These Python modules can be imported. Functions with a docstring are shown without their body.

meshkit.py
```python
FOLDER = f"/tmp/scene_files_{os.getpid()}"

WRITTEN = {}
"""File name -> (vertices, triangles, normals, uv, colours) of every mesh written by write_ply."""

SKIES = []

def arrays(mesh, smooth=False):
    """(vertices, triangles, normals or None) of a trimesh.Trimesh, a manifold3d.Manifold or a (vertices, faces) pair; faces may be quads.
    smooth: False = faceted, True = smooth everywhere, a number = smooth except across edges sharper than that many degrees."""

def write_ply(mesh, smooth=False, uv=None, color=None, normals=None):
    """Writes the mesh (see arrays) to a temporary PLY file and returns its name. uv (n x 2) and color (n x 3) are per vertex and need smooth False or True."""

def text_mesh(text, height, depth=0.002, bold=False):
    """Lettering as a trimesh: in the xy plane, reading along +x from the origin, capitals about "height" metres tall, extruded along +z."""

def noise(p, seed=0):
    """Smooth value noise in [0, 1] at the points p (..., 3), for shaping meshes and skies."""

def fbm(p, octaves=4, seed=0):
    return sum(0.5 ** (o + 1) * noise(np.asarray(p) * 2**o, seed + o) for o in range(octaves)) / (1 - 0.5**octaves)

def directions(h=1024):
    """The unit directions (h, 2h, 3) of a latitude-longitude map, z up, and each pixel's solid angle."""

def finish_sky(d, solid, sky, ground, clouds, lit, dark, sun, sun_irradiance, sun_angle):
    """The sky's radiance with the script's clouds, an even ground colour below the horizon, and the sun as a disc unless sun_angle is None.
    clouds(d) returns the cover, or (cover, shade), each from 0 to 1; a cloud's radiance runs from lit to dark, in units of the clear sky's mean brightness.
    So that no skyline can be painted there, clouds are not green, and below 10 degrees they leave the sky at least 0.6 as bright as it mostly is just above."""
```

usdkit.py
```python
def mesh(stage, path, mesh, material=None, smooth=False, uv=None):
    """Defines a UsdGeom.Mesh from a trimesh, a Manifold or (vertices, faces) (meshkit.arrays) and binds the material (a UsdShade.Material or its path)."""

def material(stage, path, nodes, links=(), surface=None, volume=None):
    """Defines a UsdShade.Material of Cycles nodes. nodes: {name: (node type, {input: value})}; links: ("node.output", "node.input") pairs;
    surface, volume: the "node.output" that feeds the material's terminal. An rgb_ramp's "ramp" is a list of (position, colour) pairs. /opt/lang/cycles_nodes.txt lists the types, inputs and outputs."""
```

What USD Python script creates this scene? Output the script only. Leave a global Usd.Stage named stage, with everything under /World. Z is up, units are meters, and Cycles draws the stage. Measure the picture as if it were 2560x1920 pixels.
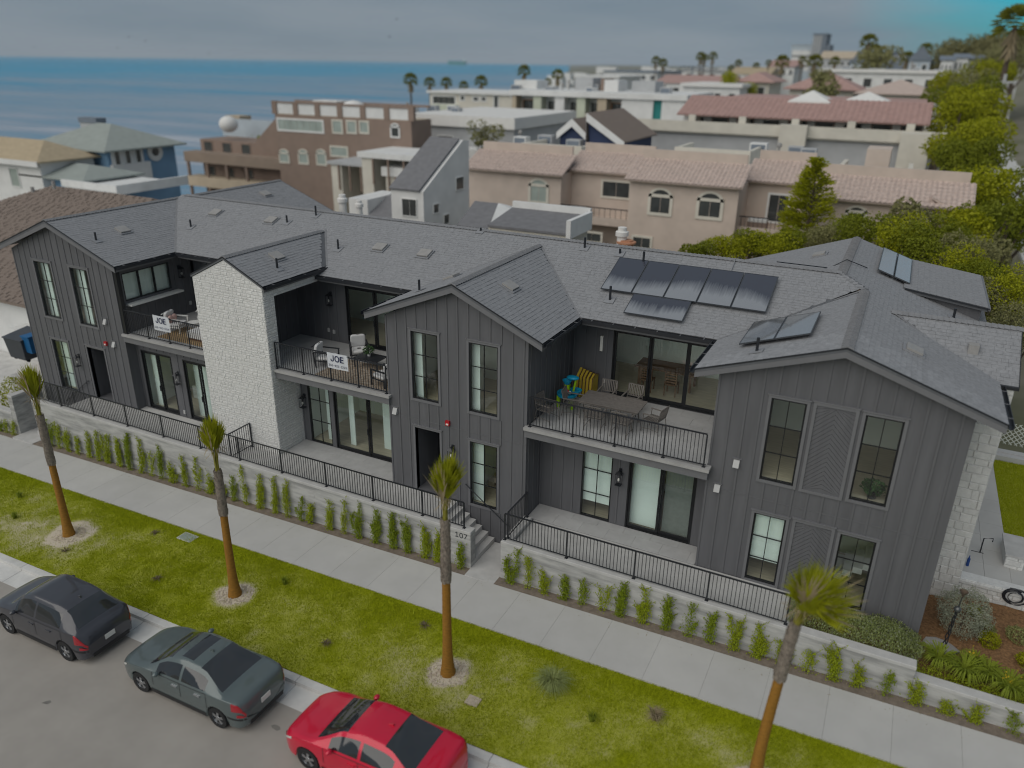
import math, numpy as np, usdkit, meshkit
from pxr import Usd, UsdGeom, UsdLux, UsdShade, Gf, Sdf, Vt
R = np.random.default_rng(11)
stage = Usd.Stage.CreateInMemory()
UsdGeom.SetStageUpAxis(stage, UsdGeom.Tokens.z); UsdGeom.SetStageMetersPerUnit(stage, 1.0)
UsdGeom.Xform.Define(stage, '/World'); UsdGeom.Scope.Define(stage, '/World/Looks')

# ------------------------------------------------------------------ camera
CAM = np.array([9.00425, -23.16458, 14.72635]); FPX = 1924.53; YAW, PITCH, ROLL = 0.460935, 0.396407, 0.015659
_f = np.array([-math.sin(YAW)*math.cos(PITCH), math.cos(YAW)*math.cos(PITCH), -math.sin(PITCH)])
_r = np.array([math.cos(YAW), math.sin(YAW), 0.0]); _u = np.cross(_r, _f)
RT = math.cos(ROLL)*_r + math.sin(ROLL)*_u; UP = -math.sin(ROLL)*_r + math.cos(ROLL)*_u; FW = _f
cam = UsdGeom.Camera.Define(stage, '/World/camera')
M = Gf.Matrix4d(*RT, 0, *UP, 0, *(-FW), 0, *CAM, 1)
cam.AddTransformOp().Set(M)
cam.CreateHorizontalApertureAttr(36.0); cam.CreateVerticalApertureAttr(27.0); cam.CreateFocalLengthAttr(36.0*FPX/2560)
cam.CreateClippingRangeAttr(Gf.Vec2f(0.5, 30000)); cam.CreateFocusDistanceAttr(26.5); cam.CreateFStopAttr(36.0*FPX/2560/150.0)
cam.CreateExposureAttr(0.26)

# ------------------------------------------------------------------ sky and sun (soft daylight under a thin cloud layer)
SUN_EL, SUN_AZ = math.radians(42), math.radians(200)
sun = UsdLux.DistantLight.Define(stage, '/World/sun_light')
sun.CreateIntensityAttr(0.40); sun.CreateAngleAttr(75.0); sun.CreateColorAttr(Gf.Vec3f(1.0, 0.945, 0.86)); sun.CreateNormalizeAttr(True)
sx, sy, sz = math.sin(SUN_AZ)*math.cos(SUN_EL), math.cos(SUN_AZ)*math.cos(SUN_EL), math.sin(SUN_EL)
_z = np.array([sx, sy, sz]); _x = np.cross([0, 0, 1.0], _z); _x /= np.linalg.norm(_x); _y = np.cross(_z, _x)
sun.AddTransformOp().Set(Gf.Matrix4d(*_x, 0, *_y, 0, *_z, 0, 0, 0, 60, 1))
sky = UsdLux.DomeLight.Define(stage, '/World/sky'); sky.CreateIntensityAttr(1.0)
skymat = usdkit.material(stage, '/World/Looks/sky_look', {
    'tc': ('texture_coordinate', {}),
    's': ('sky_texture', {'sky_type': 'single_scattering', 'sun_disc': False, 'sun_elevation': SUN_EL, 'sun_rotation': SUN_AZ, 'altitude': 30.0, 'aerosol_density': 1.2}),
    'mp': ('mapping', {'scale': (1.0, 1.0, 7.0)}),
    'n': ('noise_texture', {'scale': 2.2, 'detail': 6.0, 'roughness': 0.55}),
    'sx': ('separate_xyz', {}), 'ad': ('math', {'math_type': 'multiply_add', 'value2': 0.30, 'value3': -0.15}), 'su': ('math', {'math_type': 'add'}),
    'gap': ('math', {'math_type': 'subtract', 'value2': 0.17}), 'gab': ('math', {'math_type': 'absolute'}), 'cov': ('map_range', {'from_min': 0.08, 'from_max': 0.27, 'to_min': 0.12, 'to_max': 0.97, 'clamp': True}),
    'hi': ('map_range', {'from_min': 0.085, 'from_max': 0.145, 'to_min': 0.0, 'to_max': 1.0, 'clamp': True}), 'cm': ('math', {'math_type': 'maximum'}), 'n2': ('noise_texture', {'scale': 3.1, 'detail': 5.0}),
    'cc': ('rgb_ramp', {'ramp': [(0.34, (1.54, 1.94, 2.34)), (0.66, (2.02, 2.33, 2.66))]}),
    'dim': ('mix_color', {'blend_type': 'multiply', 'fac': 1.0, 'b': (0.0, 0.50, 0.68)}),
    'mx': ('mix_color', {'blend_type': 'mix', 'use_clamp': False}),
    'bg': ('background_shader', {'strength': 0.10})},
    [('tc.generated', 's.vector'), ('tc.generated', 'mp.vector'), ('mp.vector', 'n.vector'), ('mp.vector', 'n2.vector'), ('tc.generated', 'sx.vector'), ('n.fac', 'ad.value1'), ('ad.value', 'su.value1'), ('sx.x', 'su.value2'), ('su.value', 'gap.value1'), ('gap.value', 'gab.value1'), ('gab.value', 'cov.value'), ('n2.fac', 'cc.fac'),
     ('s.color', 'dim.a'), ('dim.result', 'mx.a'), ('cc.color', 'mx.b'), ('sx.z', 'hi.value'), ('cov.result', 'cm.value1'), ('hi.result', 'cm.value2'), ('cm.value', 'mx.fac'), ('mx.result', 'bg.color')], surface='bg.background')
UsdShade.MaterialBindingAPI.Apply(sky.GetPrim()).Bind(skymat)

def AT(px, py, ax, val):            # the point where the sight line of a photo pixel (2560 wide) meets the plane axis=val
    v = FW*FPX + RT*(px-1280) - UP*(py-960)
    return CAM + v*(val-CAM[ax])/v[ax]

# ------------------------------------------------------------------ mesh building
class MB:
    def __init__(s): s.V = []; s.F3 = []; s.F4 = []; s.n = 0
    def add(s, v, f3=None, f4=None):
        v = np.asarray(v, float).reshape(-1, 3)
        if f3 is not None and len(f3): s.F3.append(np.asarray(f3, int).reshape(-1, 3)+s.n)
        if f4 is not None and len(f4): s.F4.append(np.asarray(f4, int).reshape(-1, 4)+s.n)
        s.V.append(v); s.n += len(v); return s
    HX = np.array([[0,3,2,1],[4,5,6,7],[0,1,5,4],[1,2,6,5],[2,3,7,6],[3,0,4,7]])
    def hexa(s, p): return s.add(p, f4=MB.HX)      # 8 corners: bottom ring ccw, top ring
    def box(s, x0, x1, y0, y1, z0, z1):
        if x0 > x1: x0, x1 = x1, x0
        if y0 > y1: y0, y1 = y1, y0
        if z0 > z1: z0, z1 = z1, z0
        return s.hexa([(x0,y0,z0),(x1,y0,z0),(x1,y1,z0),(x0,y1,z0),(x0,y0,z1),(x1,y0,z1),(x1,y1,z1),(x0,y1,z1)])
    def obox(s, c, a, b, d):                        # centre and three half axes
        c, a, b, d = map(np.asarray, (c, a, b, d))
        if np.dot(np.cross(a, b), d) < 0: b = -b
        return s.hexa([c-a-b-d, c+a-b-d, c+a+b-d, c-a+b-d, c-a-b+d, c+a-b+d, c+a+b+d, c-a+b+d])
    def bar(s, p, q, w, h, up=(0, 0, 1)):
        p, q = np.asarray(p, float), np.asarray(q, float); d = q-p; L = np.linalg.norm(d); d = d/L
        a = np.cross(d, up); a = a/max(np.linalg.norm(a), 1e-9); b = np.cross(a, d)
        return s.obox((p+q)/2, d*L/2, a*w/2, b*h/2)
    def tube(s, pts, r, n=8, caps=True):
        pts = np.asarray(pts, float); r = np.broadcast_to(np.asarray(r, float), (len(pts),))
        t = np.gradient(pts, axis=0); t /= np.maximum(np.linalg.norm(t, axis=1, keepdims=True), 1e-9)
        ref = np.array([0, 0, 1.0]) if abs(t[0, 2]) < 0.9 else np.array([1.0, 0, 0])
        a = np.cross(t, ref); a /= np.maximum(np.linalg.norm(a, axis=1, keepdims=True), 1e-9); b = np.cross(t, a)
        th = np.arange(n)*2*math.pi/n
        v = pts[:, None]+r[:, None, None]*(a[:, None]*np.cos(th)[None, :, None]+b[:, None]*np.sin(th)[None, :, None])
        m = len(pts); i, j = np.meshgrid(np.arange(m-1), np.arange(n), indexing='ij'); j2 = (j+1) % n
        f = np.stack([i*n+j, (i+1)*n+j, (i+1)*n+j2, i*n+j2], -1).reshape(-1, 4)
        v = v.reshape(-1, 3); f3 = []
        if caps:
            v = np.vstack([v, pts[0], pts[-1]]); k = m*n
            f3 = [(k, x, (x+1) % n) for x in range(n)]+[(k+1, (m-1)*n+(x+1) % n, (m-1)*n+x) for x in range(n)]
        return s.add(v, f3, f)
    def lathe(s, prof, c=(0, 0, 0), n=16):
        prof = np.asarray(prof, float); th = np.arange(n)*2*math.pi/n; m = len(prof)
        v = np.stack([prof[:, None, 0]*np.cos(th), prof[:, None, 0]*np.sin(th), np.broadcast_to(prof[:, None, 1], (m, n))], -1)+np.asarray(c)
        i, j = np.meshgrid(np.arange(m-1), np.arange(n), indexing='ij'); j2 = (j+1) % n
        return s.add(v, f4=np.stack([i*n+j, i*n+j2, (i+1)*n+j2, (i+1)*n+j], -1).reshape(-1, 4))
    def prism(s, poly, vec):                        # convex planar polygon extruded by vec
        p = np.asarray(poly, float); n = len(p); v = np.vstack([p, p+np.asarray(vec, float)])
        nn = sum(np.cross(p[i]-p[0], p[i+1]-p[0]) for i in range(1, n-1))
        if np.dot(nn, vec) > 0: lo, hi = range(n-1, -1, -1), range(n)
        else: lo, hi = range(n), range(n-1, -1, -1)
        lo, hi = list(lo), [x+n for x in hi]
        f3 = [(lo[0], lo[i], lo[i+1]) for i in range(1, n-1)]+[(hi[0], hi[i], hi[i+1]) for i in range(1, n-1)]
        f4 = [(i, (i+1) % n, (i+1) % n+n, i+n) if np.dot(nn, vec) > 0 else ((i+1) % n, i, i+n, (i+1) % n+n) for i in range(n)]
        return s.add(v, f3, f4)
    def quad(s, a, b, c, d): return s.add([a, b, c, d], f4=[[0, 1, 2, 3]])
    def ball(s, c, r, n=10, m=6, sc=(1, 1, 1)):
        ph = np.linspace(0.02, math.pi-0.02, m+1)
        k = MB().lathe(np.stack([np.sin(ph)*r, -np.cos(ph)*r], 1), n=n)
        return s.add(k.V[0]*np.asarray(sc)+np.asarray(c), f4=k.F4[0])
    def arr(s):
        return np.vstack(s.V), (np.vstack(s.F3) if s.F3 else np.zeros((0, 3), int)), (np.vstack(s.F4) if s.F4 else np.zeros((0, 4), int))

COUNT = {}; LOC = {}
def numbered(par, name):
    k = par+'/'+name; COUNT[k] = COUNT.get(k, -1)+1
    return k if COUNT[k] == 0 else '%s_%03d' % (k, COUNT[k])
def tag(p, label=None, cat=None, group=None, kind=None):
    for k, v in (('label', label), ('category', cat), ('group', group), ('kind', kind)):
        if v: p.SetCustomDataByKey(k, v)
    return p
def obj(name, mb, mat, parent=None, smooth=None, label=None, cat=None, group=None, kind=None, pv=None):
    par = str(parent.GetPath()) if parent is not None else '/World'
    path = numbered(par, name); loc = LOC.get(par, np.zeros(3)); LOC[path] = loc
    v, f3, f4 = mb.arr(); v = v-loc
    if smooth is not None:
        f = np.vstack([f3, f4[:, [0, 1, 2]], f4[:, [0, 2, 3]]]) if len(f4) else f3
        m = usdkit.mesh(stage, path, (v, f), MAT[mat], smooth=smooth)
    else:
        m = UsdGeom.Mesh.Define(stage, path)
        m.CreatePointsAttr(Vt.Vec3fArray.FromNumpy(v.astype(np.float32)))
        m.CreateFaceVertexCountsAttr(Vt.IntArray.FromNumpy(np.r_[np.full(len(f3), 3), np.full(len(f4), 4)].astype(np.int32)))
        m.CreateFaceVertexIndicesAttr(Vt.IntArray.FromNumpy(np.r_[f3.ravel(), f4.ravel()].astype(np.int32)))
        m.CreateSubdivisionSchemeAttr('none')
        UsdShade.MaterialBindingAPI.Apply(m.GetPrim()).Bind(MAT[mat])
        if pv:
            for k, a in pv.items(): UsdGeom.PrimvarsAPI(m).CreatePrimvar(k, Sdf.ValueTypeNames.FloatArray, 'vertex').Set(Vt.FloatArray.FromNumpy(np.asarray(a, np.float32)))
    return tag(m.GetPrim(), label, cat, group, kind)
def thing(name, label, cat, loc=(0, 0, 0), group=None, rz=0.0, kind=None, sc=None):
    path = numbered('/World', name); x = UsdGeom.Xform.Define(stage, path)
    x.AddTranslateOp().Set(Gf.Vec3d(*map(float, loc)))
    if rz: x.AddRotateZOp().Set(math.degrees(rz))
    if sc: x.AddScaleOp().Set(Gf.Vec3f(*map(float, (sc if np.ndim(sc) else (sc, sc, sc)))))
    LOC[path] = np.asarray(loc, float) if not (rz or sc) else np.zeros(3)
    return tag(x.GetPrim(), label, cat, group, kind)
def local(name, label, cat, loc, group=None, rz=0.0, sc=None):   # a thing whose parts are given in its own coordinates
    p = thing(name, label, cat, loc, group, rz, sc=sc); LOC[str(p.GetPath())] = np.zeros(3); return p
def dup(root, loc, rz=0.0, label=None, group=None, sc=None, cat=None):
    was = root.GetCustomData(); name = str(root.GetPath()).split('/')[-1].rstrip('0123456789').rstrip('_')
    p = local(name, label or was['label'], cat or was['category'], loc, group or was.get('group'), rz, sc)
    p.GetReferences().AddInternalReference(root.GetPath()); p.SetInstanceable(True); return p

# ------------------------------------------------------------------ materials
MAT = {}
def mat(name, c, rough=0.7, var=0.12, scale=2.0, detail=4.0, bump=0.0, bscale=40.0, spec=0.4, metal=0.0, island=0.0, objr=0.0, coat=0.0, c2=None, stretch=None, leaf=0.0, lo=0.3, hi=0.7, crough=0.03, objc=False, cior=1.5):
    c = np.asarray(c, float); N, L = {}, []
    N['g'] = ('texture_coordinate', {}) if objc else ('geometry', {})
    pos = 'g.object' if objc else 'g.position'
    if stretch: N['mp'] = ('mapping', {'scale': stretch}); L.append((pos, 'mp.vector')); pos = 'mp.vector'
    N['n'] = ('noise_texture', {'scale': scale, 'detail': detail, 'roughness': 0.6}); L.append((pos, 'n.vector'))
    a, b = (c*(1-var), c*(1+var)) if c2 is None else (c, np.asarray(c2, float))
    N['rp'] = ('rgb_ramp', {'ramp': [(lo, tuple(a)), (hi, tuple(b))]}); L.append(('n.fac', 'rp.fac')); col = 'rp.color'
    for key, amt, src in (('i', island, 'gi.random_per_island'), ('o', objr, 'oi.random')):
        if amt:
            N['gi' if key == 'i' else 'oi'] = ('geometry', {}) if key == 'i' else ('object_info', {})
            N['m'+key] = ('map_range', {'to_min': 1-amt, 'to_max': 1+amt}); L.append((src, 'm'+key+'.value'))
            N['h'+key] = ('hsv', {}); L += [(col, 'h'+key+'.color'), ('m'+key+'.result', 'h'+key+'.value')]; col = 'h'+key+'.color'
    N['p'] = ('principled_bsdf', {'roughness': rough, 'specular_ior_level': spec, 'metallic': metal, 'coat_weight': coat, 'coat_roughness': crough, 'coat_ior': cior}); L.append((col, 'p.base_color'))
    if bump:
        N['bn'] = ('noise_texture', {'scale': bscale, 'detail': 5.0, 'roughness': 0.65}); N['b'] = ('bump', {'strength': 0.6, 'distance': bump})
        L += [(pos, 'bn.vector'), ('bn.fac', 'b.height'), ('b.normal', 'p.normal')]
    surf = 'p.BSDF'
    if leaf:
        N['t'] = ('translucent_bsdf', {}); N['mc'] = ('mix_closure', {'fac': leaf}); L += [(col, 't.color'), ('p.BSDF', 'mc.closure1'), ('t.BSDF', 'mc.closure2')]; surf = 'mc.closure'
    MAT[name] = usdkit.material(stage, '/World/Looks/'+name, N, L, surface=surf)
def glassmat(name, tint, ior=1.6, rough=0.0):
    MAT[name] = usdkit.material(stage, '/World/Looks/'+name, {'f': ('fresnel', {'IOR': ior}), 'gb': ('geometry', {}), 'iv': ('math', {'math_type': 'subtract', 'value1': 1.0}), 'mu': ('math', {'math_type': 'multiply'}), 't': ('transparent_bsdf', {'color': tint}), 'g': ('glossy_bsdf', {'color': (0.95, 0.97, 0.98), 'roughness': rough}), 'm': ('mix_closure', {})},
        [('gb.backfacing', 'iv.value2'), ('f.fac', 'mu.value1'), ('iv.value', 'mu.value2'), ('mu.value', 'm.fac'), ('t.BSDF', 'm.closure1'), ('g.BSDF', 'm.closure2')], surface='m.closure')

mat('siding', (0.116, 0.117, 0.126), 0.6, 0.13, 3.2, detail=7, bump=0.002, bscale=60, stretch=(1, 1, 0.10), spec=0.3)
mat('trim_paint', (0.120, 0.121, 0.130), 0.5, 0.05, 3)
mat('fascia_paint', (0.155, 0.156, 0.166), 0.5, 0.05, 3)
mat('metal_black', (0.020, 0.022, 0.027), 0.35, 0.1, 3, spec=0.5)
mat('frame_black', (0.013, 0.014, 0.016), 0.35, 0.1, 3)
mat('shingle', (0.276, 0.280, 0.293), 0.9, 0.14, 9, island=0.075, bump=0.004, bscale=120, spec=0.15)
mat('shingle_each', (0.276, 0.280, 0.293), 0.9, 0.14, 9, objr=0.075, bump=0.004, bscale=120, spec=0.15)
mat('roof_felt', (0.11, 0.115, 0.125), 0.9, 0.1, 5)
mat('ridge_cap', (0.255, 0.258, 0.27), 0.9, 0.12, 6, island=0.16, bump=0.004, bscale=120, spec=0.15)
mat('white_stone', (0.66, 0.658, 0.645), 0.85, 0.10, 6, island=0.06, bump=0.02, bscale=14, spec=0.2)
mat('white_stone_each', (0.66, 0.658, 0.645), 0.85, 0.10, 6, objr=0.06, bump=0.02, bscale=14, spec=0.2)
mat('mortar', (0.56, 0.56, 0.55), 0.9, 0.08, 8, bump=0.01, bscale=30)
mat('white_paint', (0.66, 0.66, 0.64), 0.6, 0.04, 2)
mat('interior_white', (0.88, 0.90, 0.87), 0.8, 0.03, 1)
mat('oak_floor', (0.50, 0.42, 0.32), 0.45, 0.2, 3, stretch=(0.5, 6, 1))
mat('tile_floor', (0.43, 0.43, 0.43), 0.6, 0.07, 3, objr=0.04)
mat('tile_grout', (0.30, 0.30, 0.30), 0.8, 0.05, 8)
mat('blind_white', (0.80, 0.86, 0.84), 0.8, 0.03, 2)
mat('screen_grey', (0.20, 0.21, 0.20), 0.7, 0.1, 8)
mat('board_concrete', (0.30, 0.30, 0.295), 0.85, 0.22, 1.5, detail=10, bump=0.008, bscale=18, stretch=(0.55, 1, 3.4), spec=0.2, lo=0.36, hi=0.60, c2=(0.49, 0.487, 0.475), island=.08)
mat('edge_grey', (0.36, 0.355, 0.35), 0.85, 0.10, 2.5, bump=0.003, bscale=50, spec=0.2)
mat('concrete_cap', (0.47, 0.465, 0.455), 0.85, 0.10, 2.5, detail=8, bump=0.003, bscale=50, spec=0.2)
mat('concrete_walk', (0.475, 0.468, 0.452), 0.88, 0.055, 0.9, detail=10, bump=0.002, bscale=90, spec=0.15, objr=0.02)
mat('kerb_concrete', (0.56, 0.555, 0.54), 0.88, 0.14, 1.6, detail=8, bump=0.003, bscale=60, spec=0.15)
mat('asphalt', (0.335, 0.312, 0.285), 0.92, 0.12, 0.5, detail=10, bump=0.006, bscale=160, spec=0.15)
mat('asphalt_dark', (0.19, 0.18, 0.165), 0.95, 0.25, 3, detail=8)
mat('soil', (0.19, 0.155, 0.125), 0.95, 0.25, 6, detail=8, bump=0.02, bscale=40)
mat('mulch', (0.13, 0.068, 0.03), 0.95, 0.35, 14, detail=9, bump=0.03, bscale=45, c2=(0.30, 0.165, 0.075), lo=.35, hi=.65)
mat('joint_grey', (0.27, 0.265, 0.255), 0.95, 0.15, 6)
mat('sand', (0.46, 0.39, 0.31), 0.95, 0.16, 9, detail=8, bump=0.02, bscale=40)
mat('terrain', (0.11, 0.115, 0.06), 0.95, 0.3, 0.08, detail=9, c2=(0.24, 0.22, 0.18))
mat('beach_sand', (0.42, 0.36, 0.28), 0.95, 0.1, 0.3)
glassmat('glass', (0.95, 0.985, 0.97), 1.75)
glassmat('glass_dark', (0.34, 0.37, 0.35), 1.9)
mat('car_glass', (0.022, 0.024, 0.027), 0.05, .05, 2, spec=.7, coat=.3, crough=.03)
mat('far_glass', (0.055, 0.06, 0.06), 0.12, 0.3, 0.8, spec=0.8)
mat('far_glass_pale', (0.33, 0.38, 0.35), 0.3, 0.15, 0.8)

# ------------------------------------------------------------------ terrain, sea, street
def sst(t): t = np.clip(t, 0, 1); return t*t*(3-2*t)
def PL(x, c): return c+0.03*np.asarray(x, float)
def H(x, y):
    x, y = np.asarray(x, float), np.asarray(y, float)
    s1 = (x+70)*.927+(y-75)*.375; s2 = (x+70)*.548-(y-75)*.836; s = np.maximum(s1, s2)
    z = np.where(s < 0, -12+np.maximum(s*.09, -6), np.where(s < 15, -12+s*.1, np.minimum(-10.5+(s-15)*.115, -1.6)))
    z = z+22*sst((x+5)/90)*sst((y-80)/150)+30*sst((s-400)/1500)*sst((y-900)/1800)*sst((x+420)/900)
    near = sst((34-np.abs(y+6))/8)*sst((60-np.abs(x))/12)
    return z*(1-near)+near*(-1.62+0.03*np.clip(x, -40, 20))
th = np.linspace(0, 2*math.pi, 181)[:-1]; rr = np.r_[0.5, np.geomspace(4, 9000, 90)]
gx = 4+rr[:, None]*np.sin(th); gy = -8+rr[:, None]*np.cos(th); gz = H(gx, gy)
i, j = np.meshgrid(np.arange(len(rr)-1), np.arange(180), indexing='ij'); j2 = (j+1) % 180
obj('ground', MB().add(np.stack([gx, gy, gz], -1), f4=np.stack([i*180+j, i*180+j2, (i+1)*180+j2, (i+1)*180+j], -1)), 'terrain', smooth=True, kind='structure', label='sloping ground below the houses running down to the shore')
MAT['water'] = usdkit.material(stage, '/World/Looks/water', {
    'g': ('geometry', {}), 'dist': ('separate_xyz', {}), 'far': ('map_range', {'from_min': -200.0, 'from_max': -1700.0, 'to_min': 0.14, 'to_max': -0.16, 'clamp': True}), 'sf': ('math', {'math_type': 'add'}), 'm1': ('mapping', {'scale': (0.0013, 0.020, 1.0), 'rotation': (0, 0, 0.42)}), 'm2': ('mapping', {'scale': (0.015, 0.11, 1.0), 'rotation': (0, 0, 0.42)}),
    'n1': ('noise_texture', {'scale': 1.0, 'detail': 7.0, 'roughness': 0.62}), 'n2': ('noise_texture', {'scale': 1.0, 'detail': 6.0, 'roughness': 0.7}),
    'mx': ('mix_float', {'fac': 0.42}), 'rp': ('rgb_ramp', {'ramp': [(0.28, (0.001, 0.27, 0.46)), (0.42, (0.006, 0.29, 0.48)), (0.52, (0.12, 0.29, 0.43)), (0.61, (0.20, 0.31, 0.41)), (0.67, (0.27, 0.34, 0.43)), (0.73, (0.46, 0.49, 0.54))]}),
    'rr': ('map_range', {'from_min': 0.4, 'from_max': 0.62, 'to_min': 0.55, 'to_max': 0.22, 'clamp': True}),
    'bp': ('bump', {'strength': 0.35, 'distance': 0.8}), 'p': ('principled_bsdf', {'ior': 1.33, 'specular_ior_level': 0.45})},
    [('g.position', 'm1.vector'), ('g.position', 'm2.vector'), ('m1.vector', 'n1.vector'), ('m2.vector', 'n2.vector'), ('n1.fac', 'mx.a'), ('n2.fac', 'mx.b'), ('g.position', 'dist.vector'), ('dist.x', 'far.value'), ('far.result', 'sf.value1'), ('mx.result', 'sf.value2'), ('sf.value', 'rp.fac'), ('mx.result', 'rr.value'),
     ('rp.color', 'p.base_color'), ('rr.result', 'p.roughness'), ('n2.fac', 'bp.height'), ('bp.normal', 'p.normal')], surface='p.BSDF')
m = MB(); xs = np.linspace(-9500, 3000, 14); ys = np.linspace(-600, 9500, 12); X, Y = np.meshgrid(xs, ys, indexing='ij')
i, j = np.meshgrid(np.arange(13), np.arange(11), indexing='ij')
obj('sea', m.add(np.stack([X, Y, np.full_like(X, -12.0)], -1), f4=np.stack([i*12+j, (i+1)*12+j, (i+1)*12+j+1, i*12+j+1], -1)), 'water', kind='structure', label='blue grey ocean with wind streaks out to the horizon')

XA, XB = -46.0, 26.0
def strip(mb, x0, x1, y0, y1, c0, c1=None, depth=0.3):
    c1 = c0 if c1 is None else c1
    return mb.hexa([(x0, y0, PL(x0, c0-depth)), (x1, y0, PL(x1, c0-depth)), (x1, y1, PL(x1, c1-depth)), (x0, y1, PL(x0, c1-depth)), (x0, y0, PL(x0, c0)), (x1, y0, PL(x1, c0)), (x1, y1, PL(x1, c1)), (x0, y1, PL(x0, c1))])
# road with a slight crown, oil stains come from the material
m = MB()
for a, b, ca, cb in ((-26.6, -19.2, -1.27, -1.14), (-19.2, -11.7, -1.14, -1.262)): strip(m, XA-40, XB+40, a, b, ca, cb)
road = obj('road', m, 'asphalt', kind='structure', label='grey asphalt street with parked cars')
for (px, py) in ((118, 1757), (690, 1830)):
    q = AT(px, py, 2, -1.5)
    a = np.linspace(0, 2*math.pi, 9)[:-1]; r = R.uniform(.05, .12, 8)
    x, y = q[0]+r*np.cos(a)*1.5, q[1]+r*np.sin(a); crown = lambda y: np.where(y > -19.2, -1.14-0.122*(y+19.2)/7.5, -1.14)
    obj('oil_stain', MB().add(np.r_[np.stack([x, y, PL(x, 0)+crown(y)+.004], 1), [[q[0], q[1], PL(q[0], 0)+crown(q[1])+.004]]], f3=[(k, (k+1) % 8, 8) for k in range(8)]), 'asphalt_dark', road)
side = thing('sidewalk', None, None, kind='structure'); tag(side, 'pale concrete sidewalk of square slabs along the planted wall')
x = -46.1
sl = [-4.31+1.553*k for k in range(-27, 20)]
for a, b in zip(sl[:-1], sl[1:]): obj('slab', strip(MB(), a+.0035, b-.0035, -6.82, -4.84, -1.03, depth=.12), 'concrete_walk', side)
obj('joint_bed', strip(MB(), sl[0], sl[-1], -6.80, -4.86, -1.036, depth=.2), 'joint_grey', side)
kerb = thing('kerb', None, None, kind='structure'); tag(kerb, 'concrete kerb and gutter between lawn and street')
for k in range(24):
    a = -46.3+3.05*k; strip(mb := MB(), a+.008, a+3.042, -11.02, -10.78, -1.105, -1.10, depth=.35); obj('kerb_stone', mb, 'kerb_concrete', kerb)
    obj('gutter_pan', strip(MB(), a+.008, a+3.042, -11.70, -11.02, -1.258, -1.235, depth=.15), 'kerb_concrete', kerb)
m = strip(MB(), XA-40, XB+40, -28.6, -26.6, -1.12); obj('far_pavement', m, 'concrete_walk', kind='structure'); obj('far_verge', strip(MB(), XA-40, XB+40, -60, -28.6, -1.14), 'terrain', kind='structure')
obj('planting_strip', strip(MB(), XA, XB, -4.84, -4.40, -1.035), 'soil', kind='structure', label='narrow soil strip between sidewalk and wall')

# parkway lawn: soil sheet coloured by how dry it is, grass blades on it
def nz(x, y, s, seed=0): return 3.0*(meshkit.fbm(np.stack([x*s+seed*17.3, y*s, np.full_like(x, seed*3.1)], -1))-.5)
PALMS = [(-16.16, -8.93), (-7.98, -8.9), (0.06, -8.9), (8.50, -8.9)]
def dry(x, y):
    d = .35+.22*nz(x, y, .42, 1)+.24*nz(x, y, 1.9, 2)+.20*nz(x, y, 5.0, 6)
    d = d-.10*np.clip((x+4)/10, 0, 1)+.42*np.exp(-((x+18.3)/3.0)**2-((y+9.4)/.9)**2)+.42*np.exp(-((x-6.8)/1.3)**2-((y+8.2)/.7)**2)+.20*np.exp(-((x+2.2)/2.5)**2-((y+8.8)/.8)**2)-.3*np.exp(-((y+6.9)/.5)**2)
    for q in PALMS: d = np.maximum(d, 1.62-((x-q[0])**2+(y-q[1])**2)/(.50 if q[0] > -10 else .95)+.40*nz(x, y, 2.2, 4))
    return np.clip(d, 0, 1.3)
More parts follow.
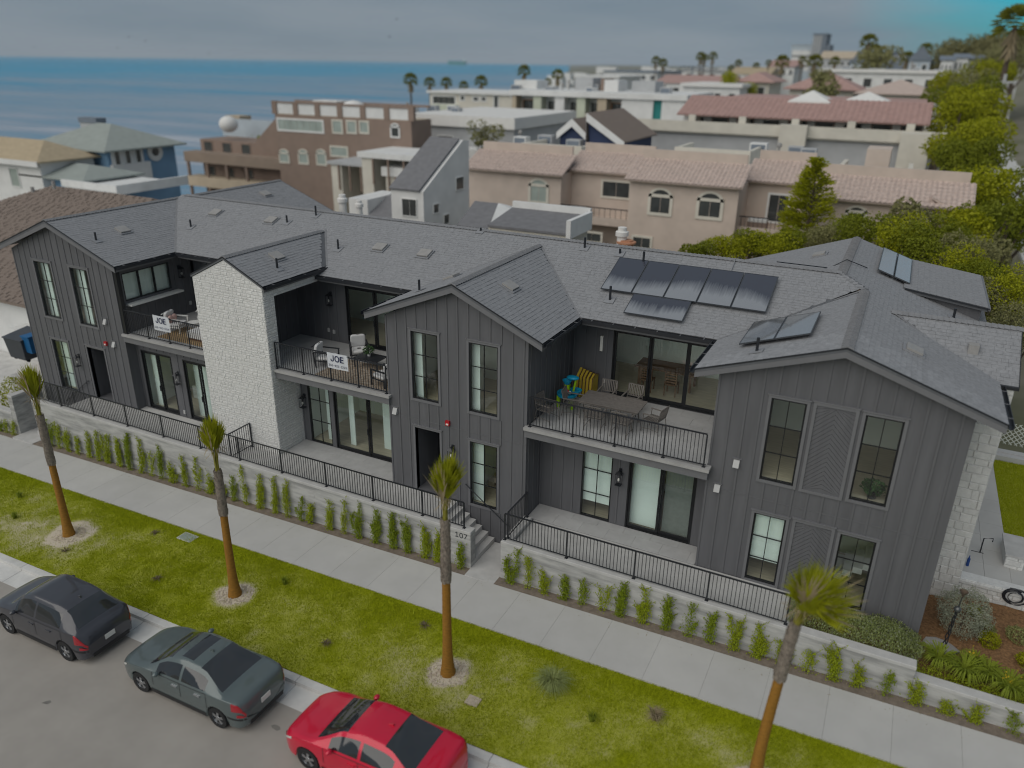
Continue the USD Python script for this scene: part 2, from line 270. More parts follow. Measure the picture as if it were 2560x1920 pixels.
MAT['lawn_soil'] = usdkit.material(stage, '/World/Looks/lawn_soil', {'a': ('attribute', {'attribute': 'dry'}), 'g': ('geometry', {}), 'n': ('noise_texture', {'scale': 30.0, 'detail': 8.0}), 'ad': ('math', {'math_type': 'multiply_add', 'value2': 0.5, 'value3': -0.25}), 'su': ('math', {'math_type': 'add'}),
    'rp': ('rgb_ramp', {'ramp': [(0.10, (0.27, 0.30, 0.008)), (0.45, (0.36, 0.37, 0.06)), (0.80, (0.44, 0.41, 0.22)), (1.0, (0.58, 0.51, 0.41))]}), 'b': ('bump', {'strength': 0.8, 'distance': 0.03}), 'p': ('principled_bsdf', {'roughness': 0.95, 'specular_ior_level': 0.1})},
    [('g.position', 'n.vector'), ('n.fac', 'ad.value1'), ('a.fac', 'su.value1'), ('ad.value', 'su.value2'), ('su.value', 'rp.fac'), ('rp.color', 'p.base_color'), ('n.fac', 'b.height'), ('b.normal', 'p.normal')], surface='p.BSDF')
nx, ny = 560, 34; X, Y = np.meshgrid(np.linspace(XA, XB, nx), np.linspace(-10.78, -6.82, ny), indexing='ij')
D = dry(X.ravel(), Y.ravel()); Zl = PL(X, -1.085)+.02*nz(X.ravel(), Y.ravel(), 1.2, 5).reshape(X.shape)
i, j = np.meshgrid(np.arange(nx-1), np.arange(ny-1), indexing='ij')
lawn = obj('lawn', MB().add(np.stack([X, Y, Zl], -1), f4=np.stack([i*ny+j, (i+1)*ny+j, (i+1)*ny+j+1, i*ny+j+1], -1)), 'lawn_soil', kind='structure', label='patchy green parkway lawn between sidewalk and kerb', pv={'dry': D})
leafy = lambda name, c, isl=.28, lf=.25, rough=.6: mat(name, c, rough, .1, 2, island=isl, leaf=lf, spec=.25)
leafy('grass_blade', (0.50, 0.56, 0.014), .30); leafy('grass_dry', (0.50, 0.48, 0.24), .2)
def blades(x, y, z, h, w, lean=.5):
    n = len(x); a = R.uniform(0, 2*math.pi, n); la = R.uniform(0, 2*math.pi, n); l = h*R.uniform(.1, 1, n)*lean
    dx, dy = np.cos(a)*w, np.sin(a)*w
    v = np.stack([np.stack([x-dx, y-dy, z], -1), np.stack([x+dx, y+dy, z], -1), np.stack([x+np.cos(la)*l, y+np.sin(la)*l, z+h], -1)], 1).reshape(-1, 3)
    return MB().add(v, f3=np.arange(3*n).reshape(-1, 3))
n = 330000; x = R.uniform(-30, 14.5, n); y = R.uniform(-10.8, -6.78, n); d = dry(x, y); k = R.uniform(0, 1, n) > np.clip(d*1.1-.12, 0, .98); x, y, d = x[k], y[k], d[k]
obj('lawn_grass', blades(x, y, PL(x, -1.085), R.uniform(.03, .075, len(x)), R.uniform(.006, .012, len(x))), 'grass_blade', kind='stuff', label='short mown green grass of the parkway lawn', cat='grass')
n = 9000; x = R.uniform(-30, 14.5, n); y = R.uniform(-10.72, -6.9, n); d = dry(x, y); k = (R.uniform(0, 1, n) < .9-d) & (nz(x, y, 2.6, 12) > .05); x, y = x[k], y[k]
obj('lawn_weeds', blades(x, y, PL(x, -1.085), R.uniform(.07, .15, len(x)), R.uniform(.010, .018, len(x)), .8), 'grass_blade', kind='stuff', label='longer unmown blades and weeds scattered in the lawn', cat='grass')
n = 90000; x = R.uniform(-30, 14.5, n); y = R.uniform(-10.75, -6.85, n); d = dry(x, y); k = R.uniform(0, 1, n) < np.clip(d-.25, 0, .5); x, y = x[k], y[k]
obj('dry_grass', blades(x, y, PL(x, -1.085), R.uniform(.02, .05, len(x)), R.uniform(.005, .01, len(x)), .9), 'grass_dry', kind='stuff', label='dry straw coloured grass in the thin spots of the lawn', cat='grass')

# ------------------------------------------------------------------ retaining walls with board marks, caps, terrace
def boardwall(nm, label, x0, x1, y0, y1, ztop, zbot, cap=True, front=True):
    t = thing(nm, label, 'wall', (x0, y1, zbot)); m = MB(); zt = ztop-(.10 if cap else 0); z = zbot
    while z < zt-1e-6:
        z2 = min(z+.145, zt); z2 = zt if zt-z2 < .05 else z2; x = x0
        while x < x1-1e-6:
            x2 = min(x+R.uniform(1.6, 3.6), x1); x2 = x1 if x1-x2 < .4 else x2
            m.box(x, x2, y0-R.uniform(0, .007), y1, z, z2); x = x2
        z = z2
    obj('board_marked_face', m, 'board_concrete', t)
    if cap:
        c = MB(); c.box(x0-.004, x1+.004, y0-.012, y1+.012, zt, ztop-.012); c.hexa([(x0-.004, y0-.012, ztop-.012), (x1+.004, y0-.012, ztop-.012), (x1+.004, y1+.012, ztop-.012), (x0-.004, y1+.012, ztop-.012), (x0+.006, y0, ztop), (x1-.006, y0, ztop), (x1-.006, y1, ztop), (x0+.006, y1, ztop)])
        obj('cap', c, 'concrete_cap', t)
    return t
MAT['board_concrete'] = MAT['board_concrete']
wallL = boardwall('retaining_wall', 'long pale board-marked concrete wall from the second doorstep to the left end, under the black railing', -24.6, -1.75, -4.42, -4.10, .34, -2.4)
wallR = boardwall('retaining_wall', 'pale board-marked concrete wall right of the steps, running to the green shrub bed', -.62, 11.55, -4.42, -4.12, .38, -1.6)
wallS = boardwall('retaining_wall', 'short concrete return wall beside the front steps under the side railing', -.62, -.34, -4.12, -2.68, .376, -1.6)
wallLow = boardwall('retaining_wall', 'low concrete wall edging the daylily bed at the right end', 11.56, 24, -4.42, -4.12, .02, -1.3)
wallP = boardwall('gate_pillar', 'free-standing board-marked concrete pier by the first palm', -26.42, -26.08, -4.42, -3.0, .16, -2.6)
wallLL = boardwall('retaining_wall', 'low concrete wall left of the pier at the picture edge', -40, -26.43, -4.42, -4.12, -.74, -2.9)
# steps
def steps(nm, label, xa, za, xb, zb, n, y0, y1):
    t = thing(nm, label, 'steps', (xa, y0, za))
    for k in range(n):
        z = za+(zb-za)*(k+1)/n; x0 = xa+(xb-xa)*k/n; x1 = xa+(xb-xa)*(k+1)/n
        obj('step', MB().box(x0, x1, y0, y1, z-(zb-za)/n-.3, z-.003*(k % 2)), 'concrete_cap', t)
    return t
steps('front_steps', 'pale concrete front steps climbing left beside the house number wall', -1.76, -1.06, -3.5, .2, 7, -4.09, -2.69)
steps('front_steps', 'pale concrete front steps climbing right to the far left front door', -25.3, -1.74, -22.5, .2, 11, -4.09, -2.77)
m = MB().box(-1.75, -.63, -4.84, -2.69, -1.6, -1.055); m.box(-26.05, -24.62, -4.84, -2.77, -2.5, -1.75); m.box(-24.6, -25.3, -4.09, -2.77, -2.5, -1.752)
obj('entry_path', m, 'concrete_cap', kind='structure', label='concrete entry paths from the sidewalk to the steps')
m = MB().box(-22.5, -3.5, -4.09, -2.3, -.4, .196); m.box(-.33, 8.4, -4.11, -2.5, -.4, .196); obj('terrace', m, 'concrete_cap', kind='structure', label='concrete terrace behind the retaining wall')

# railings
def railing(parent, P, Q, z, h, npost, gap=.108, posts=None, bottom=True, pw=.045):
    P, Q = np.array([*P, z], float), np.array([*Q, z], float); L = np.linalg.norm(Q-P); d = (Q-P)/L; up = np.array([0, 0, 1.0])
    obj('top_rail', MB().bar(P+up*h, Q+up*h, .05, .032), 'metal_black', parent)
    if bottom: obj('bottom_rail', MB().bar(P+up*.075, Q+up*.075, .032, .022), 'metal_black', parent)
    ts = np.linspace(0, L, npost) if posts is None else posts
    for t in ts:
        p = P+d*t; m = MB().bar(p, p+up*(h-.016), pw, pw, up=(1, 0, 0)); m.box(p[0]-.05, p[0]+.05, p[1]-.05, p[1]+.05, p[2], p[2]+.012); obj('post', m, 'metal_black', parent)
    for a, b in zip(ts[:-1], ts[1:]):
        n = max(1, int(round((b-a)/gap)))
        for k in range(1, n):
            p = P+d*(a+(b-a)*k/n); obj('baluster', MB().bar(p+up*(.075 if bottom else 0), p+up*(h-.016), .017, .017, up=(1, 0, 0)), 'metal_black', parent)
def place_posts(xs, x0): return np.array(xs)-x0
RL = thing('railing', 'long black metal railing on top of the left retaining wall', 'railing', (-24.3, -4.27, .34))
railing(RL, (-24.3, -4.27), (-2.08, -4.27), .34, .98, 0, posts=place_posts([-24.3, -22.68, -20.52, -18.4, -16.27, -14.17, -12.08, -9.97, -7.87, -5.78, -3.72, -2.08], -24.3))
RR = thing('railing', 'black metal railing on the right retaining wall ending at the leafy shrub bed', 'railing', (-.55, -4.28, .38))
railing(RR, (-.55, -4.28), (8.25, -4.28), .38, .98, 0, posts=place_posts([-.55, 1.62, 3.83, 6.04, 8.25], -.55))
RS = thing('railing', 'short black side railing beside the front steps', 'railing', (-.5, -4.1, .376)); railing(RS, (-.5, -4.15), (-.5, -2.72), .376, .98, 2)
RD = thing('railing', 'short black railing dividing the terraces beside the white stone tower', 'railing', (-12.7, -4.1, .2)); railing(RD, (-12.7, -4.12), (-12.7, -3.0), .2, 1.05, 2)
for nm, lab, pts in (('handrail', 'black handrail sloping down the siding beside the front steps', [(-2.9, -2.75, 1.02), (-1.2, -2.75, -.2)]), ('handrail', 'black handrail sloping up the siding by the far left door', [(-24.6, -2.82, -.35), (-22.7, -2.82, 1.02)])):
    t = thing(nm, lab, 'handrail', pts[0]); a, b = map(np.array, pts); obj('rail', MB().tube([a+(0, .05, -.03), a, b, b+(0, .05, -.03)], .018), 'metal_black', t)
    for k in (.1, .9): obj('bracket', MB().tube([a*(1-k)+b*k, a*(1-k)+b*k+(0, .06, -.05)], .012), 'metal_black', t)
def text(name, s, h, origin, u, v, mt, parent=None, bold=False, depth=.006, **kw):     # lettering reading along u, upright along v
    t = meshkit.text_mesh(s, h, depth, bold); P = np.array(t.vertices); u, v = np.array(u, float), np.array(v, float); w = np.cross(u, v)
    return obj(name, MB().add(np.asarray(origin)+P[:, :1]*u+P[:, 1:2]*v+P[:, 2:3]*w, f3=np.array(t.faces)), mt, parent, **kw)
text('house_number', '107', .19, (-2.36, -4.427, .03), (1, 0, 0), (0, 0, 1), 'metal_black', wallL); text('house_number', '101', .19, (-24.5, -4.427, -.12), (1, 0, 0), (0, 0, 1), 'metal_black', wallL)

# ------------------------------------------------------------------ the dark board-and-batten house
HOUSE = thing('townhouse', 'long charcoal board-and-batten townhouse row with grey shingle roofs and a white stone tower', 'house', (-7, 0, 0))
class Face:                          # a wall plane: u along it, d outwards, z up
    def __init__(s, ax, c, sg): s.ax, s.c, s.sg = ax, c, sg
    def box(s, mb, u0, u1, d0, d1, z0, z1):
        a, b = s.c+s.sg*d0, s.c+s.sg*d1
        return mb.box(u0, u1, a, b, z0, z1) if s.ax == 'y' else mb.box(a, b, u0, u1, z0, z1)
    def pt(s, u, d, z): c = s.c+s.sg*d; return (u, c, z) if s.ax == 'y' else (c, u, z)
SID = 'siding'
def wallface(F, u0, u1, z0, z1, holes, apex=None, th=.16, batten=.405, b0=None, m=SID, name='wall', edge=True, bat_holes=()):
    mb = MB(); zs = sorted({z0, z1, *[h[2] for h in holes], *[h[3] for h in holes]}); zs = [z for z in zs if z0 <= z <= z1]
    for a, b in zip(zs[:-1], zs[1:]):
        cuts = sorted((h[0], h[1]) for h in holes if h[2] <= a+1e-6 and h[3] >= b-1e-6); u = u0
        for c in cuts:
            if c[0] > u: F.box(mb, u, c[0], -th, 0, a, b)
            u = max(u, c[1])
        if u < u1: F.box(mb, u, u1, -th, 0, a, b)
    if apex:
        p = [F.pt(u0, 0, z1), F.pt(u1, 0, z1), F.pt(apex[0], 0, apex[1])]; q = np.array(F.pt(0, -th, 0))-np.array(F.pt(0, 0, 0)); mb.prism(p, q)
    W = obj(name, mb, m, HOUSE)
    if batten:
        top = lambda u: z1 if not apex else (z1+(apex[1]-z1)*((u-u0)/(apex[0]-u0) if u < apex[0] else (u1-u)/(u1-apex[0])))
        us = np.arange(u0+.03 if b0 is None else b0, u1-.02, batten)
        for u in us:
            iv = [(z0+.02, top(u)-.02)]
            for h in list(holes)+list(bat_holes):
                if h[0]-.13 < u < h[1]+.13:
                    nv = []
                    for a, b in iv:
                        lo, hi = h[2]-.10, h[3]+.10
                        if hi <= a or lo >= b: nv.append((a, b)); continue
                        if lo > a+.05: nv.append((a, lo))
                        if hi < b-.05: nv.append((hi, b))
                    iv = nv
            for a, b in iv: obj('batten', F.box(MB(), u-.029, u+.029, .0, .021, a, b), 'trim_paint', W)
    return W
def window(F, u0, u1, z0, z1, cols=2, rows=3, trim=True, glass='glass', name='window', blind=None, fr=.048, mw=.022):
    m = MB()
    F.box(m, u0, u0+fr, -.10, -.012, z0, z1); F.box(m, u1-fr, u1, -.10, -.012, z0, z1); F.box(m, u0+fr, u1-fr, -.10, -.012, z0, z0+fr); F.box(m, u0+fr, u1-fr, -.10, -.012, z1-fr, z1)
    w = obj(name, m, 'frame_black', HOUSE)
    if trim:
        m = MB(); t = .085
        F.box(m, u0-t, u0-.002, 0, .034, z0-t, z1+t); F.box(m, u1+.002, u1+t, 0, .034, z0-t, z1+t); F.box(m, u0, u1, 0, .034, z1+.002, z1+t); F.box(m, u0, u1, 0, .034, z0-t, z0-.002)
        F.box(m, u0-t-.03, u1+t+.03, 0, .055, z1+t+.002, z1+t+.03); obj('trim', m, 'fascia_paint', w)
    us = np.linspace(u0+fr, u1-fr, cols+1); zs = np.linspace(z0+fr, z1-fr, rows+1)
    for u in us[1:-1]: obj('muntin', F.box(MB(), u-mw/2, u+mw/2, -.075, -.035, z0+fr, z1-fr), 'frame_black', w)
    for z in zs[1:-1]: obj('muntin', F.box(MB(), u0+fr, u1-fr, -.074, -.036, z-mw/2, z+mw/2), 'frame_black', w)
    for a, b in zip(us[:-1], us[1:]):
        for c, d in zip(zs[:-1], zs[1:]): obj('pane', F.box(MB(), a, b, -.060, -.052, c, d), glass, w)
    if blind: obj('blind', F.box(MB(), u0+.02, u1-.02, -.21, -.19, blind, z1), 'blind_white', w)
    return w
def slider(F, u0, u1, z0, z1, n=2, glass='glass', fw=.075, blinds=(), screens=()):
    m = MB(); F.box(m, u0, u0+.05, -.14, .015, z0, z1); F.box(m, u1-.05, u1, -.14, .015, z0, z1); F.box(m, u0+.05, u1-.05, -.14, .015, z1-.06, z1); F.box(m, u0+.05, u1-.05, -.14, .02, z0, z0+.035)
    w = obj('sliding_door', m, 'frame_black', HOUSE); us = np.linspace(u0+.05, u1-.05, n+1)
    for k, (a, b) in enumerate(zip(us[:-1], us[1:])):
        d = -.03-.045*(k % 2); m = MB(); lo, hi = z0+.037, z1-.062
        F.box(m, a, a+fw, d-.04, d, lo, hi); F.box(m, b-fw, b, d-.04, d, lo, hi); F.box(m, a+fw, b-fw, d-.04, d, lo, lo+fw+.03); F.box(m, a+fw, b-fw, d-.04, d, hi-fw, hi)
        obj('door_leaf', m, 'frame_black', w); obj('pane', F.box(MB(), a+fw, b-fw, d-.024, d-.016, lo+fw+.03, hi-fw), glass, w)
        if k in blinds: obj('blind', F.box(MB(), a+.02, b-.02, -.30, -.28, z0+.05, z1-.04), 'blind_white', w)
        if k in screens: obj('insect_screen', F.box(MB(), a+fw, b-fw, -.28, -.27, z0+.05, z1-.06), 'screen_grey', w)
    obj('door_handle', F.box(MB(), us[1]-.05, us[1]-.02, .0, .04, z0+.95, z0+1.2), 'metal_black', w)
    return w

YA, YB, YC, ZE, S = -2.73, -2.66, -2.46, 6.83, .391
FA, FB, FC = Face('y', YA, -1), Face('y', YB, -1), Face('y', YC, -1)
FACES = {'A': FA, 'B': FB, 'C': FC}
# gable fronts
hA = [(-24.84, -23.70, 3.78, 6.33), (-22.43, -21.29, 3.78, 6.33), (-24.81, -23.68, .27, 2.68), (-22.38, -21.24, .22, 2.72)]
hB = [(-5.02, -3.96, 3.85, 6.33), (-2.76, -1.69, 3.84, 6.31), (-2.74, -1.69, .25, 2.72), (-4.98, -3.96, .22, 2.74)]
hC = [(6.76, 7.69, 3.70, 6.27), (9.17, 10.10, 3.71, 6.28), (6.78, 7.68, .25, 2.58), (9.16, 10.09, .23, 2.58)]
pC = [(7.94, 8.92, 3.70, 6.30), (7.94, 8.92, .24, 2.62)]        # herringbone panels
wallface(FA, -26.23, -19.69, -2.4, ZE-.1, hA, (-22.96, 8.20)); wallface(FB, -6.06, -.62, -1.5, ZE-.1, hB, (-3.19, 8.12)); wallface(FC, 5.26, 11.63, -1.3, ZE-.1, hC, (8.42, 8.0), bat_holes=pC)
for F, hs in ((FA, hA[:3]), (FB, hB[:3]), (FC, hC)):
    for k, h in enumerate(hs): window(F, *h, blind=(.9 if (F is FC and k == 2) else None))
for F, u0, u1 in ((FA, -26.2, -19.72), (FB, -6.03, -.65), (FC, 5.29, 11.6)):   # level joint strip between the storeys
    m = MB()
    F.box(m, u0, u1, 0, .008, 3.04, 3.075); obj('joint_strip', m, 'trim_paint', HOUSE)
for h in pC:                                                     # chevron boarding in a frame
    m = MB(); t = .085; F = FC
    F.box(m, h[0]-t, h[0], 0, .045, h[2]-t, h[3]+t); F.box(m, h[1], h[1]+t, 0, .045, h[2]-t, h[3]+t); F.box(m, h[0], h[1], 0, .045, h[3], h[3]+t); F.box(m, h[0], h[1], 0, .045, h[2]-t, h[2]); F.box(m, h[0]-t-.03, h[1]+t+.03, 0, .06, h[3]+t+.002, h[3]+t+.03)
    pn = obj('chevron_panel', m, 'fascia_paint', HOUSE); mid = (h[0]+h[1])/2; hw = mid-h[0]; p = .142; zz = h[2]-hw
    while zz < h[3]:
        for sg in (-1, 1):
            a, b = np.array([mid, zz+hw]), np.array([mid+sg*hw, zz]); g = .012; pts = [a+(0, 0), b+(0, 0), b+(0, p-g), a+(0, p-g)]
            pts = [(q[0], min(max(q[1], h[2]), h[3])) for q in pts]
            if abs(pts[0][1]-pts[3][1])+abs(pts[1][1]-pts[2][1]) < .02: continue
            if sg < 0: pts = pts[::-1]
            obj('chevron_board', MB().prism([F.pt(q[0], .002, q[1]) for q in pts], np.array(F.pt(0, .014, 0))-np.array(F.pt(0, 0, 0))), 'siding', pn)
        zz += p
# entrance recesses of A and B: side cheeks, dark boarded door
for F, (u0, u1, z0, z1) in ((FA, hA[3]), (FB, hB[3])):
    m = MB(); t = .085
    F.box(m, u0-t, u0-.001, .0, .03, z0-.02, z1+t); F.box(m, u1+.001, u1+t, .0, .03, z0-.02, z1+t); F.box(m, u0, u1, 0, .03, z1+.001, z1+t); F.box(m, u0-t-.03, u1+t+.03, 0, .055, z1+t+.002, z1+t+.03)
    e = obj('entrance', m, 'fascia_paint', HOUSE)
    m = MB(); F.box(m, u0-.08, u0, -1.5, -.001, z0, z1+.05); F.box(m, u1, u1+.08, -1.5, -.001, z0, z1+.05); F.box(m, u0, u1, -1.5, -.16, z1, z1+.1); F.box(m, u0, u1, -1.6, 0, z0-.2, z0-.002); obj('entrance_lining', m, 'siding', e)
    for k in range(4): w = (u1-u0)/4; obj('door_board', F.box(MB(), u0+k*w+.006, u0+(k+1)*w-.006, -1.50, -1.46-.004*(k % 2), z0, z1), 'frame_black', e)
    for k in range(3): obj('batten', (m := MB()).box(u1-.022, u1, F.c+.3+.4*k, F.c+.355+.4*k, z0, z1) and m, 'trim_paint', e)
# walls behind the balconies and recesses
Fx = lambda c, sg: Face('x', c, sg); Fy = lambda c: Face('y', c, -1)
BC1, TB1, AT1 = Fy(1.15), Fy(.95), Fy(1.40); BC0, TB0, AT0 = Fy(-1.48), Fy(-1.47), Fy(-2.26)
FLR, SLB = 3.75, 3.44
dBC, dTB, dAT = (.86, 4.86, FLR+.02, 6.24), (-10.62, -6.45, FLR+.02, 6.26), (-17.6, -15.0, FLR+.02, 6.26)
wallface(BC1, -.62, 5.26, FLR-.02, ZE, [dBC]); slider(BC1, *dBC, n=3, glass='glass')
wallface(TB1, -13.2, -6.06, FLR-.02, ZE, [dTB]); slider(TB1, *dTB, n=3)
wallface(AT1, -19.69, -14.75, FLR-.02, ZE, [dAT]); slider(AT1, *dAT, n=2)
wBC, sBC = (.94, 2.02, .22, 3.02), (2.58, 4.82, .22, 2.98)
wallface(BC0, -.62, 5.26, .1, SLB, [wBC, sBC]); window(BC0, *wBC, trim=False, blind=.75); slider(BC0, *sBC, n=2, blinds=(0,), screens=(1,))
wTB, sTB = (-10.92, -9.82, .22, 3.06), (-9.62, -6.35, .22, 3.02)
wallface(TB0, -11.25, -6.06, .1, SLB, [wTB, sTB]); window(TB0, *wTB, trim=False); slider(TB0, *sTB, n=2)
s1, s2 = (-19.45, -17.62, .22, 2.95), (-16.92, -15.1, .22, 2.95)
wallface(AT0, -19.69, -14.75, .1, SLB, [s1, s2]); slider(AT0, *s1, n=2); slider(AT0, *s2, n=2)
# side walls seen into the balconies
FAr, FBr, FBl = Fx(-19.69, 1), Fx(-.62, 1), Fx(-6.06, -1)
wAs = (-2.35, .05, 5.10, 6.30); wallface(FAr, YA+.161, 1.24, FLR-.02, ZE-.1, [wAs]); window(FAr, *wAs, cols=3, rows=1, trim=False, mw=.10)
sh = obj('bar_shelf', MB().box(-19.70, -19.32, -2.38, .36, 4.93, 5.0), 'white_paint', HOUSE)
wallface(FAr, YA+.161, -2.25, -.4, SLB, [], name='wall', batten=0)
wallface(FBr, YB+.161, 1.14, FLR-.02, ZE-.1, []); wallface(FBr, YB+.161, -1.49, -1.2, SLB, [])
wallface(FBl, YB+.161, .94, FLR-.02, ZE-.1, [], batten=0); wallface(FBl, YB+.161, -1.48, -.2, SLB, [], batten=0)
wallface(Fx(5.26, -1), YC+.161, 1.14, FLR-.02, ZE-.1, []); wallface(Fx(5.26, -1), YC+.161, -1.49, -.2, SLB, [])
wallface(Fx(11.63, 1), YC+.161, 8.3, -1.2, ZE-.1, [], batten=.405); wallface(Fx(-26.23, -1), YA+.161, 8.3, -2.4, ZE-.1, [], batten=0)
wallface(Face('y', 8.4, 1), -26.2, 11.6, -1.5, ZE, [], batten=0)
for x, y in ((-19.62, -2.62), ):
    obj('corner_post', MB().box(x-.07, x+.12, y-.11, y+.06, FLR-.02, ZE-.1), 'frame_black', HOUSE)
# balconies: slab, edge band, floor tiles, railing
def tiles(parent, x0, x1, y0, y1, z, tw=.93, tl=.62):
    y, r = y0, 0
    while y < y1-.05:
        y2 = min(y+tl, y1); x = x0-(tw/2 if r % 2 else 0)
        while x < x1-.05:
            a, b = max(x, x0), min(x+tw, x1)
            if b-a > .05: obj('tile', MB().box(a+.003, b-.003, y+.003, y2-.003, z-.012, z+R.uniform(0, .002)), 'tile_floor', parent)
            x += tw
        y = y2; r += 1
def balcony(x0, x1, yb, yg, posts, xt0=None):
    xt0 = x0 if xt0 is None else xt0; yf = -2.60
    m = MB(); m.box(xt0, x1, yf, yb+.2, SLB+.02, FLR-.012); b = obj('balcony', m, 'tile_grout', HOUSE)
    m = MB(); m.box(x0-.04, x1+.10, -2.78, yf, SLB-.02, FLR-.07); m.box(x0, x1, yf, yg+.1, SLB, SLB+.02); obj('edge_band', m, 'fascia_paint', b)
    m = MB(); m.box(x0-.06, x1+.14, -2.84, -2.50, FLR-.068, FLR+.03); obj('edge_cap', m, 'edge_grey', b)
    tiles(b, xt0+.01, x1-.01, -2.49, yb-.03, FLR)
    r = obj('railing', MB().box(x0, x1, -2.70, -2.66, FLR+.10, FLR+.12), 'metal_black', HOUSE)
    LOC[str(r.GetPath())] = LOC[str(HOUSE.GetPath())]
    railing(r, (posts[0], -2.68), (posts[-1], -2.68), FLR+.03, 1.07, 0, posts=np.array(posts)-posts[0], gap=.112, pw=.04)
    return b
balcony(-.60, 5.24, 1.13, -1.48, [-.50, 1.0, 2.4, 3.95, 5.18])
balcony(-11.24, -6.08, .93, -1.47, [-11.2, -9.9, -8.6, -7.35, -6.14], xt0=-13.2)
balcony(-19.67, -14.77, 1.38, -2.26, [-19.5, -18.2, -16.95, -15.8, -14.82])
floor_low = obj('terrace_floor', MB().box(-.60, 5.24, -2.49, -1.5, .1, .2), 'tile_grout', HOUSE); tiles(floor_low, -.60, 5.24, -2.48, -1.49, .214)
floor_low2 = obj('terrace_floor', MB().box(-11.24, -6.08, -2.60, -1.5, .1, .2), 'tile_grout', HOUSE); tiles(floor_low2, -11.24, -6.08, -2.58, -1.48, .214)
# interiors
def room(x0, x1, y0, y1, z0, z1, back=True, door=True):
    r = obj('interior_floor', MB().box(x0, x1, y0, y1, z0-.05, z0), 'oak_floor', HOUSE); m = MB()
    m.box(x0, x1, y1, y1+.1, z0, z1); m.box(x0, x0+.06, y0, y1, z0, z1); m.box(x1-.06, x1, y0, y1, z0, z1); m.box(x0, x1, y0, y1, z1, z1+.06); obj('interior_wall', m, 'interior_white', HOUSE)
def furn(kind, x, y, z, w, d, h, mt='interior_white'):
    m = MB()
    if kind == 'cabinet':
        m.box(x, x+w, y, y+d, z, z+h); r = obj('cabinet', m, mt, HOUSE)
        for k in range(3): obj('drawer', MB().box(x+.02, x+w-.02, y-.02, y, z+h*(k/3)+.02, z+h*((k+1)/3)-.02), mt, r)
    elif kind == 'stair':
        for k in range(10): m.box(x+k*.26, x+(k+1)*.26, y, y+d, z+k*.18, z+(k+1)*.18+.02)
        obj('interior_stair', m, mt, HOUSE)
room(-26.0, -23.2, YA+.2, .4, .2, 3.3); room(-26.0, -19.9, YA+.2, .9, 3.70, 6.7)
room(-19.6, -13.3, -2.05, 1.0, .2, 3.3); room(-19.5, -13.3, 1.62, 4.2, 3.70, 6.7)
room(-11.1, -6.2, -1.28, 1.9, .2, 3.3); room(-13.0, -6.2, 1.17, 4.0, 3.70, 6.7)
room(-2.95, -.75, YB+.2, .2, .2, 3.3); room(-5.95, -.75, YB+.2, .5, 3.70, 6.7)
room(-.5, 5.2, -1.30, 1.5, .2, 3.3); room(-.6, 5.2, 1.37, 4.6, 3.70, 6.7)
room(5.4, 11.5, YC+.2, .4, .2, 3.3); room(5.4, 11.5, YC+.2, 1.4, 3.68, 6.7)
furn('cabinet', -4.4, -.9, 3.7, 1.0, .5, .9); furn('stair', -2.85, -1.2, .2, .3, 1.0, 1, 'oak_floor'); furn('stair', 8.9, -1.4, .2, .3, 1.1, 1, 'white_paint'); furn('cabinet', -8.4, .6, .2, .9, .1, 2.2); furn('cabinet', -8.9, 2.4, 3.7, 1.4, .5, .9)
furn('cabinet', -18.6, -.6, .2, 1.6, .6, .6, 'white_paint'); furn('cabinet', 7.2, -.6, .2, 1.2, .3, 2.2); furn('cabinet', -24.6, -.8, .2, 1.0, .4, 2.2); furn('cabinet', -24.8, -.6, 3.7, 1.0, .4, 2.2)
def inner_panel(x0, x1, y, z0, z1): obj('interior_curtain', MB().box(x0, x1, y-.02, y+.02, z0, z1), 'blind_white', HOUSE)     # pale shades and curtains standing just inside the glass
for h, F in ((hA[0], FA), (hA[1], FA), (hB[0], FB), (hB[1], FB)): inner_panel(h[0]-.05, h[0]+.42*(h[1]-h[0])*(1 if F is FA else .55), F.c+.30, h[2]-.05, h[3]+.05)
inner_panel(hA[2][0]-.05, hA[2][0]+.5, YA+.34, .22, 2.7); inner_panel(hB[2][0]-.05, hB[2][0]+.35, YB+.34, .22, 2.7); inner_panel(-9.3, -9.05, -.95, .22, 3.0); inner_panel(-7.9, -7.5, -.6, .22, 3.0); inner_panel(-19.3, -18.95, -1.9, .22, 3.0); inner_panel(-16.8, -16.0, -1.85, .22, 3.0); inner_panel(-10.4, -9.85, -1.0, .22, 3.0)
furn('cabinet', -16.2, .4, .2, 1.6, .6, .6, 'white_paint'); furn('cabinet', 7.6, 1.2, .2, 1.2, .3, 2.2); furn('cabinet', -24.6, .2, .2, 1.0, .4, 2.2); furn('cabinet', -24.8, -.6, 3.7, 1.0, .4, 2.2)

